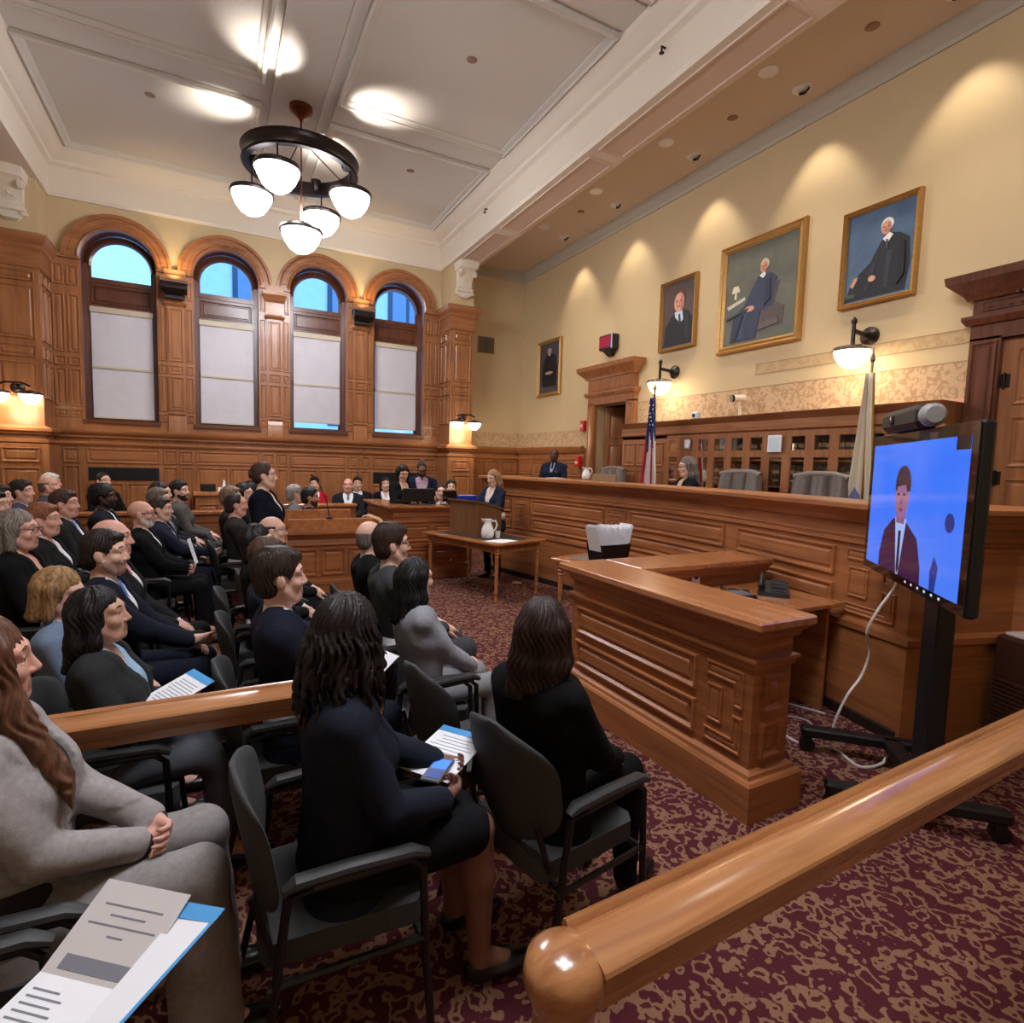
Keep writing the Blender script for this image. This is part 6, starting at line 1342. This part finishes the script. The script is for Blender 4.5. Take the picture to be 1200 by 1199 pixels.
# ------------------------------------------------------------------ guest chair
fab = mat('charcoal_chair_fabric', (64, 66, 68), .9, noise=.1, nscale=120, bump=.2, bscale=500)
armm = mat('black_arm_pad', (36, 37, 38), .55)
def guest_chair():
    t = empty('guest_chair', (0, 0, 0)); m = MB()
    m.loft([[(x, y, z) for x, y, z in ((-.2, -.2, z0), (.2, -.22, z0), (.235, -.18, z0), (.235, .18, z0), (.2, .22, z0), (-.2, .2, z0), (-.225, .16, z0), (-.225, -.16, z0))] for z0 in (.385, .395, .44, .455)], True, True); m.build('seat', fab, t, 60)
    m = MB(); lp = []
    for k in range(19):
        s = k/18; z = .46+.42*s; xb = -.205-.075*s; w = .235*max(.0, 1-abs((s-.6)/.64 if s < .6 else (s-.6)/.405)**(3.2 if s < .6 else 4.5))+.012; th = .021*(1-.6*abs(2*s-1)**5); ring_ = []
        for q in range(24):
            a_ = 2*PI*q/24; y = w*math.copysign(abs(math.cos(a_))**.8, math.cos(a_)); ring_.append((xb+.055*(y/.24)**2+th*math.sin(a_)*(1-.3*abs(y/.24)), y, z))
        lp.append(ring_)
    m.loft(lp, True, True); m.build('backrest', fab, t, 60)
    for s in (-1, 1):
        m = MB(); m.tube([(.24, s*.27, 0), (.215, s*.27, .3), (.2, s*.27, .6), (.16, s*.27, .635), (-.1, s*.27, .635)], .0125, 8); m.build('leg', black, t)
        m = MB(); m.tube([(-.27, s*.25, 0), (-.2, s*.255, .3), (-.16, s*.26, .62), (-.1, s*.27, .635)], .0125, 8); m.build('leg', black, t)
        m = MB(); m.tube([(.215, s*.27, .635), (.17, s*.27, .655), (0, s*.265, .66), (-.14, s*.26, .655), (-.17, s*.26, .64)], [.018, .026, .026, .026, .016], 10, flat=.7); m.build('armrest', armm, t)
    m = MB()
    for s in (-1, 1): m.tube([(.21, s*.27, .38), (-.21, s*.255, .38)], .011, 6); m.tube([(-.19, s*.2, .42), (-.245, s*.19, .6)], .01, 6)
    m.tube([(.2, -.27, .38), (.2, .27, .38)], .011, 6); m.tube([(-.18, -.255, .38), (-.18, .255, .38)], .011, 6); m.build('frame', black, t)
    return t
_gc = [None]
def chair_at(x, y, rz, label):
    if _gc[0] is None: c = _gc[0] = guest_chair()
    else: c = copy_tree(_gc[0])
    c.location = (x, y, 0); c.rotation_euler.z = rz; tag(c, label, 'chair', 'charcoal guest chairs in the audience rows'); return c
# ================================================================== THE CAST
def sit(x, y, z, desc, label, S=None, yaw=0., crow=True, cl=None, cyaw=None, coff=-.03, **kw):
    S = S or max(.84, min(1.05, (z-.46)/.77)); seat = z-.77*S if not crow else max(.445, min(.5, z-.77*S)); kw.setdefault('lean', .08)
    off_ = .02+.5*(kw['lean']-.06); hx, hy_ = x+off_*math.cos(yaw), y+off_*math.sin(yaw)
    if crow: chair_at(hx+coff*math.cos(yaw), hy_+coff*math.sin(yaw), yaw if cyaw is None else cyaw, cl or ('charcoal guest chair seating the '+desc))
    return person((hx, hy_, 0), yaw, label, sc=S, seat=seat, **kw)
def sheet(loc, rz, tilt, roll, w, l, label, name='programme', lines=10, blue=True, fold=False):
    t = empty(name, loc, 0, label, 'paper'); t.rotation_euler = (tilt, roll, rz); m = MB(); m.box((-w/2, -l/2, 0), (w/2, l/2, .002)); p = m.build('page', paper, t, 0)
    if blue: m = MB(); m.box((-w/2, l/2-.035, .002), (w/2, l/2, .003)); m.build('blue_heading', mat('heading_blue', (74, 156, 220), .6), p, 0)
    m = MB(); rr = random.Random(int(abs(loc[0])*1000))
    for q in range(lines):
        yy = l/2-.06-q*(l-.1)/max(lines, 1); ww = w*rr.uniform(.25, .42); m.box((-ww, yy-.0015, .002), (ww, yy+.0015, .0026))
    m.build('printed_lines', inkm, p, 0); return t
# --- foreground
r, i = sit(.35, 1.72, 1.21, 'woman with black locs', 'seated woman with long black locs seen from behind, dark jacket, black skirt, phone in hand', h=.0055, fem=True, skin='brown', hair='locs', hc=(30, 24, 23), jacket=(36, 40, 54), shirt=None, legs=(24, 24, 27), skirt=True, hy=.85, hp=.15, hlen=.22, hands=[(.36, .12, .13), (.30, -.1, .12)], hpose=('hold', 'hold'), lean=.0)
sheet((.735, 1.86, .69), -.95, .12, 0, .21, .29, 'white programme with blue heading held on the lap of the woman with locs')
t = empty('mobile_phone', (.665, 1.755, .685), -.75, 'grey phone with lit blue screen held by the woman with locs', 'phone'); m = MB(); m.bbox((-.035, -.075, 0), (.035, .075, .012), .004); m.build('body', mat('phone_grey', (120, 124, 132), .3, .5), t); m = MB(); m.box((-.028, .0, .012), (.028, .06, .0128)); m.build('lit_screen', emi('phone_blue', (60, 110, 240), .9), t, 0); m = MB(); m.box((-.026, -.062, .012), (.026, -.01, .0135)); m.build('keypad', mat('phone_blue_keys', (70, 96, 170), .4), t, 0)
sit(1.03, 1.68, 1.16, 'near woman in black', 'seated woman with shoulder-length dark brown hair, back to us, black suit, nearest the clerk box', h=.0055, S=.93, yaw=.32, cyaw=.2, coff=.04, fem=True, skin='light', hair='long', hc=(46, 30, 28), jacket=(19, 19, 21), shirt=None, legs=(19, 19, 21), hy=.55, hlen=.2, hands=[(.3, .1, .1), (.3, -.12, .1)])
chair_at(1.02, 2.3, .12, 'empty charcoal guest chair between the two dark-haired women of the front row')
sit(.95, 2.86, 1.12, 'woman in grey suit', 'seated woman with long black hair and light grey suit in the front row', h=.006, S=.88, fem=True, skin='light', hair='long', hc=(22, 20, 22), jacket=(142, 144, 152), shirt=None, legs=(140, 140, 144), hy=.25, hlen=.24, hands=[(.32, .06, .1), (.32, -.05, .1)], hpose=('clasp', 'clasp'))
sit(.98, 3.42, 1.23, 'bespectacled young man', 'seated young man with swept brown hair, dark glasses and charcoal suit in the front row', h=.006, skin='light', hair='volume', hc=(52, 36, 30), jacket=(66, 67, 70), legs=(70, 71, 74), glasses=True, hy=-.1, beard=None)
sit(.99, 4.02, 1.2, 'front row bald man', 'seated bald man in black suit, farthest in the front row', h=.008, skin='light', hair='fringe', hc=(120, 110, 104), jacket=(28, 28, 30), hy=.3)
sit(.26, 2.66, 1.22, 'dark-haired man in navy suit', 'seated man with tousled dark brown hair, navy suit and white collar beyond the left rail', h=.0055, skin='light', hair='volume', hc=(50, 38, 32), jacket=(30, 34, 50), hy=.05, hands=[(.3, .1, .14), (.3, -.08, .14)], hpose=('rest', 'hold'))
sheet((.62, 2.62, .745), -1.2, .55, 0, .2, .28, 'white programme raised before the tousled dark-haired man', blue=False)
sit(.27, 3.5, 1.17, 'brown-haired man half hidden', 'seated man with brown hair and navy jacket, half hidden behind the tousled dark-haired man', h=.008, hair='short', hc=(74, 54, 44), jacket=(40, 44, 60), hy=.2)
sit(.26, 4.2, 1.17, 'black-haired woman in black', 'seated woman with straight black hair and black jacket beside the balding man in glasses', h=.008, S=.93, fem=True, hair='bob', hc=(24, 20, 20), jacket=(32, 32, 30), hy=.1)
sit(.41, 4.83, 1.17, 'balding man in glasses', 'seated balding man with dark side hair and glasses, in front of the witness box', h=.008, S=.93, hair='fringe', hc=(60, 52, 50), jacket=(30, 30, 34), glasses=True, hy=-.15)
# --- the third row, left of the aisle
sit(-.52, 1.87, 1.2, 'woman in pale grey suit', 'seated woman with long chestnut hair and pale grey suit, hands clasped, at the left edge', h=.0045, S=.97, fem=True, skin='pink', hair='long', hc=(96, 62, 44), jacket=(158, 152, 152), shirt=(60, 58, 60), legs=(150, 145, 144), wide=.05, drape=.1, hy=.22, hlen=.4, hands=[(.30, .02, .13), (.27, -.06, .11)], hpose=('clasp', 'clasp'), lean=.12, legy=(.11, -.11))
chair_at(-.56, 1.27, 0, 'charcoal guest chair at the bottom left corner holding the open booklet')
t = empty('booklet', (-.25, 1.33, .675), 0, 'open printed booklet with blue edge at the bottom left corner', 'booklet'); t.rotation_euler = (.1, .0, -.68)
m = MB(); m.box((-.11, -.26, -.002), (.11, 0, .001)); p = m.build('page', paper, t, 0); SL = .38
def up(m, x0, x1, y0, y1, z): m.hexa([(x0, y0, y0*SL+z), (x1, y0, y0*SL+z), (x1, y1, y1*SL+z), (x0, y1, y1*SL+z), (x0, y0, y0*SL+z+.001), (x1, y0, y0*SL+z+.001), (x1, y1, y1*SL+z+.001), (x0, y1, y1*SL+z+.001)])
m = MB(); up(m, -.11, .11, 0, .17, 0); m.build('upper_page', mat('paper_grey', (206, 200, 200), .7), t, 0)
m = MB(); m.loft([[(.07, -.2, z), (.118, -.2, z), (.19, .165, .055+z), (.1, .165, .055+z)] for z in (-.008, -.007)], True, True); p2 = m.build('folder', paper, t, 0)
m = MB(); m.loft([[(.118, -.2, z), (.126, -.2, z), (.198, .168, .055+z), (.19, .165, .055+z)] for z in (-.0075, -.006)], True, True); m.loft([[(.1, .13, .05+z), (.185, .135, .05+z), (.198, .168, .056+z), (.1, .165, .056+z)] for z in (-.0065, -.0055)], True, True); m.build('blue_edge', mat('heading_blue', (74, 156, 220), .6), p2, 0)
m = MB(); rr = random.Random(3)
for q, w_ in enumerate((.075, .045, .085, .02)): up(m, -w_, w_, .125-q*.018, .128-q*.018, .001)
up(m, -.08, .08, .01, .035, .001)
for q in range(5): yy = -.03-q*.014; m.box((-.09, yy-.0018, .001), (-.09+rr.uniform(.05, .11), yy+.0018, .0018))
for q in range(13): yy = -.11-q*.0105; m.box((-.095, yy-.0015, .001), (.095-rr.uniform(0, .02), yy+.002, .0018))
m.build('printed_lines', inkm, p, 0)
sit(-.40, 2.66, 1.09, 'woman in charcoal jacket', 'seated dark-haired woman in charcoal jacket holding a programme, behind the left rail', h=.0055, S=.87, fem=True, skin='olive', hair='long', hc=(22, 19, 20), jacket=(54, 55, 57), shirt=(150, 180, 206), legs=(88, 90, 96), skirt='long', hy=-.12, hp=-.08, hlen=.2, hands=[(.25, .04, .24), (.23, -.1, .22)], hpose=('hold', 'hold'), lean=.12)
sheet((-.155, 2.56, .80), -1.05, .3, .1, .16, .24, 'white programme with blue heading held by the woman in charcoal jacket')
sit(-.62, 3.14, 1.11, 'woman with blonde bob', 'seated woman with blonde bob and blue denim shirt behind the charcoal-jacketed woman', h=.007, S=.87, fem=True, hair='bob', hc=(150, 116, 78), jacket=None, shirt=(112, 128, 152), legs=(60, 62, 70), hy=-.1, hp=.2)
sit(-.52, 3.66, 1.21, 'bearded man with blue tie', 'seated man with short dark hair, stubble, navy suit and bright blue tie', h=.0055, skin='light', hair='short', hc=(42, 33, 30), jacket=(32, 35, 48), tie=(88, 122, 200), beard=(150, 116, 102), hy=-.15, hands=[(.34, .08, .12), (.36, -.06, .16)], hpose=('rest', 'open'))
sit(-.56, 4.22, 1.22, 'bald man with pink tie', 'seated bald man with pink tie and dark suit behind the blue-tied man', h=.0065, skin='pink', hair='bald', hc=(120, 90, 80), jacket=(36, 36, 38), tie=(222, 138, 148), hy=-.1, hands=[(.28, .06, .1), (.28, -.06, .1)], heavy=.02)
sit(-.58, 6.0, 1.21, 'bald white-bearded man', 'seated bald man with glasses and white beard, black suit, holding folded paper', h=.0065, skin='pink', hair='bald', hc=(190, 180, 172), beard=(196, 184, 176), jacket=(24, 24, 26), shirt=(232, 232, 234), glasses=True, hy=-.12, hands=[(.32, .03, .16), (.32, -.05, .15)], hpose=('clasp', 'clasp'), heavy=.02)
sheet((-.2, 5.98, .86), 1.4, 1.3, 0, .12, .24, 'white folded paper upright in the hands of the white-bearded man', blue=False, lines=4)
sit(-.48, 6.62, 1.2, 'man in open navy suit', 'seated man with brown hair and navy suit, hand raised, beside the white-bearded man', h=.0075, hair='short', hc=(62, 46, 40), jacket=(40, 42, 58), shirt=(180, 196, 220), hy=-.2, hands=[(.3, .1, .14), (.38, -.08, .22)], hpose=('rest', 'open'))
sit(-.54, 7.22, 1.25, 'grey-haired man in grey', 'seated man with grey-brown hair and grey suit, third along from the white-bearded man', h=.0085, skin='pink', hair='short', hc=(112, 98, 88), jacket=(84, 86, 84), hy=-.25)
sit(-.56, 7.8, 1.29, 'woman with dark bob', 'seated woman with short dark hair between the grey-haired man and the bearded man', h=.0095, fem=True, hair='bob', hc=(48, 34, 32), jacket=(44, 42, 46), hy=-.3)
sit(-.4, 8.34, 1.29, 'bearded man in grey jacket', 'seated man with dark beard and grey jacket at the far end of the third row', h=.0085, skin='light', hair='short', hc=(36, 28, 26), beard=(40, 30, 28), jacket=(84, 80, 76), hy=-.35)
# --- right block, further rows
sit(.2, 6.6, 1.24, 'man behind standing woman', 'seated man with short dark hair and charcoal suit behind the standing woman', h=.0075, skin='pink', hair='crop', hc=(44, 36, 34), jacket=(58, 58, 56), hy=.1)
sit(.17, 7.24, 1.27, 'fair-haired person', 'seated person with light brown hair behind the charcoal-suited man', h=.0095, hair='short', hc=(126, 100, 78), jacket=(48, 44, 44), hy=-.2)
sit(.33, 7.88, 1.28, 'dark-haired woman far right', 'seated woman with dark wavy hair beyond the light-brown-haired person', h=.0095, fem=True, hair='bob', hc=(36, 28, 28), jacket=(40, 38, 40), hy=-.5)
# --- fourth and fifth rows at the left
sit(-1.1, 4.6, 1.24, 'grey-haired woman in glasses', 'seated woman with long grey hair and glasses, black top, at the left', h=.0065, fem=True, skin='pink', hair='bob', hc=(122, 112, 104), jacket=(24, 24, 26), shirt=None, glasses=True, hy=-.15)
sit(-1.14, 5.38, 1.23, 'auburn-haired woman', 'seated woman with short auburn hair, black jacket and white collar', h=.007, fem=True, skin='pink', hair='short', hc=(140, 88, 62), jacket=(36, 36, 38), hy=-.15)
sit(-1.24, 6.6, 1.26, 'man with pale blue tie', 'seated man with brown hair, dark suit and pale blue tie, smiling towards the bench', h=.0075, skin='pink', hair='short', hc=(70, 50, 42), jacket=(40, 40, 42), tie=(150, 170, 210), hy=-.15)
sit(-1.04, 7.3, 1.28, 'man with short black locs', 'seated man with short black locs, navy suit and white shirt', h=.007, skin='dark', hair='afro', hc=(22, 19, 19), beard=(26, 22, 22), jacket=(34, 36, 44), hy=-.1)
sit(-1.68, 6.3, 1.27, 'black-haired woman at left', 'seated person with short black hair behind the auburn-haired woman', h=.0085, fem=True, skin='olive', hair='short', hc=(26, 22, 22), jacket=(40, 38, 40), hy=-.1)
sit(-1.97, 7.6, 1.26, 'man with cream lapel', 'seated man with dark hair and cream collar at the far left edge', h=.0085, skin='pink', hair='short', hc=(50, 38, 34), jacket=(36, 32, 34), shirt=(222, 206, 180), hy=-.1)
sit(-1.95, 8.3, 1.28, 'man in slate jacket', 'seated man with dark hair and slate blue jacket under the left sconce', h=.0085, skin='pink', hair='short', hc=(46, 36, 34), jacket=(58, 62, 84), hy=-.15)
sit(-2.62, 9.6, 1.3, 'man at far left edge', 'seated bald person at the far left edge below the sconce', h=.0095, skin='pink', hair='fringe', hc=(150, 140, 132), jacket=(60, 58, 62), hy=-.3)
sit(-1.95, 9.5, 1.29, 'bald man under sconce', 'seated bald man in blue grey jacket before the left pilaster', h=.0095, skin='pink', hair='fringe', hc=(110, 96, 90), jacket=(66, 68, 82), hy=-.1)
sit(-2.06, 10.15, 1.3, 'white-haired man', 'seated white-haired man in profile before the left pilaster', h=.0095, skin='pink', hair='short', hc=(224, 218, 210), jacket=(62, 58, 60), hy=0)
sit(-1.54, 10.75, 1.32, 'person by window wall', 'person in black with cream scarf seated against the window wall under the black vent', h=.0085, yaw=-.9, hair='bun', fem=True, hc=(36, 28, 26), jacket=(24, 22, 26), shirt=(220, 206, 190), hy=0)
# a person mostly beyond the left edge; only the hand with the cup shows
r, i = sit(-1.24, 3.22, 1.22, 'person at the left edge with cup', 'person at the left edge holding a white cup, mostly out of view', h=.0065, fem=True, skin='pink', hair='short', hc=(60, 44, 40), jacket=(66, 44, 66), hands=[(.3, .06, .16), (.36, -.02, .2)], hpose=('rest', 'hold'))
m = MB(); m.lathe([(.026, 0), (.034, .09), (.031, .09), (.024, .004), (0, .004)], (0, 0, 0), 14); tag(m.build('cup', china, None, 60, i['w'](i['hands'][1]+np.array([.1, .02, .0]))), 'white cup in the hand at the left edge', 'cup')
# --- beyond the witness box and along the far wall
sit(.98, 8.28, 1.25, 'grey-haired man behind witness box', 'seated man with grey hair and grey jacket behind the witness box', h=.008, skin='pink', hair='short', hc=(150, 144, 140), jacket=(96, 98, 102), hy=.2)
sit(1.11, 7.78, 1.24, 'dark-haired man behind witness box', 'seated man with black hair, dark suit and white collar in the witness box', h=.0075, skin='tan', hair='short', hc=(28, 24, 24), jacket=(34, 34, 38), beard=(44, 36, 34), hy=-.15)
sit(1.62, 10.95, 1.28, 'woman in red', 'seated woman in bright red jacket against the far wall', h=.008, yaw=-1.75, fem=True, hair='short', hc=(36, 28, 26), jacket=(176, 30, 44), legs=BLK)
sit(2.14, 10.5, 1.28, 'man with receding hair', 'seated man with receding hair and grey tie, left of the lilac-tied man', h=.008, yaw=-1.75, skin='pink', hair='fringe', hc=(70, 56, 50), jacket=(40, 42, 48), tie=(110, 116, 130))
sit(2.42, 11.0, 1.29, 'man with lilac tie', 'seated smiling man with dark hair and lilac tie by the far partition', h=.008, yaw=-1.8, hair='short', hc=(38, 30, 28), jacket=(32, 32, 38), tie=(168, 164, 216))
sit(2.95, 10.95, 1.29, 'woman at far wall', 'seated woman with dark hair and black jacket left of the standing pair at the pod', h=.008, yaw=-1.7, fem=True, hair='bob', hc=(30, 24, 24), jacket=(26, 26, 30))
sit(3.8, 9.6, 1.3, 'woman beyond the monitors', 'seated woman with dark hair beyond the blue bin, near the bench end', h=.008, yaw=-1.9, fem=True, hair='tail', hc=(42, 30, 28), jacket=(34, 32, 36))
sit(3.36, 8.95, 1.25, 'clerk behind monitors', 'seated young clerk with tied dark hair between the two black monitors', h=.0075, yaw=-1.85, fem=True, hair='bun', hc=(30, 26, 28), jacket=(26, 26, 30), shirt=(220, 220, 224))
# --- standing people
person((.43, 5.7, 0), -.25, 'standing woman with tied brown hair and navy suit in the aisle', h=.006, sc=.98, stand=True, fem=True, skin='light', hair='bun', hc=(70, 48, 40), jacket=(24, 26, 42), shirt=(220, 200, 176), hy=.15, hands=[(.1, .25, -.1), (.1, -.25, -.12)], hpose=('down', 'down'), cat='person')
person((2.58, 8.72, 0), -1.2, 'standing woman with long dark hair in black, leaning at the clerk pod', h=.0065, sc=.97, stand=True, fem=True, skin='light', hair='long', hc=(24, 20, 22), jacket=(22, 22, 25), shirt=None, hp=.4, hy=-.3, bend=.12, hlen=.26, hands=[(.38, .12, .22), (.38, -.1, .22)], hpose=('clasp', 'clasp'))
person((3.18, 9.5, 0), -1.78, 'standing man in navy jacket and lilac shirt bending over the monitors', h=.0065, sc=1.02, stand=True, skin='brown', hair='crop', hc=(34, 28, 28), beard=(40, 30, 28), jacket=(32, 38, 62), shirt=(186, 160, 176), vneck=1.25, hp=.6, bend=.3, hands=[(.42, .22, .2), (.42, -.22, .2)])
person((3.76, 7.72, 0), -2.75, 'standing woman with long fair hair and navy suit reading at the lectern', h=.006, sc=.95, stand=True, fem=True, skin='light', hair='long', hc=(158, 118, 82), jacket=(40, 46, 66), shirt=(220, 208, 200), legs=(30, 32, 42), hp=.25, hlen=.24, hands=[(.36, .1, .28), (.38, -.12, .26)], hpose=('rest', 'rest'), bend=.06)
person((5.42, 8.72, ZP), -2.5, 'uniformed bald officer with badge standing behind the far bench end', h=.0065, sc=.94, stand=True, skin='dark', hair='bald', hc=(30, 24, 22), jacket=(34, 40, 62), shirt=(150, 160, 180), tie=(24, 24, 30), vneck=.5, badge=True, hands=[(.24, .1, .16), (.24, -.1, .16)], hpose=('clasp', 'clasp'))
person((5.18, 5.24, ZP), 2.75, 'judge with long grey wavy hair and glasses seated in a black robe', h=.006, sc=.98, seat=.6, fem=True, skin='light', hair='long', hc=(104, 94, 92), jacket=(22, 23, 27), shirt=(206, 186, 150), glasses=True, robe=True, hlen=.2, hands=[(.36, .14, .2), (.36, -.14, .2)], hp=.1)
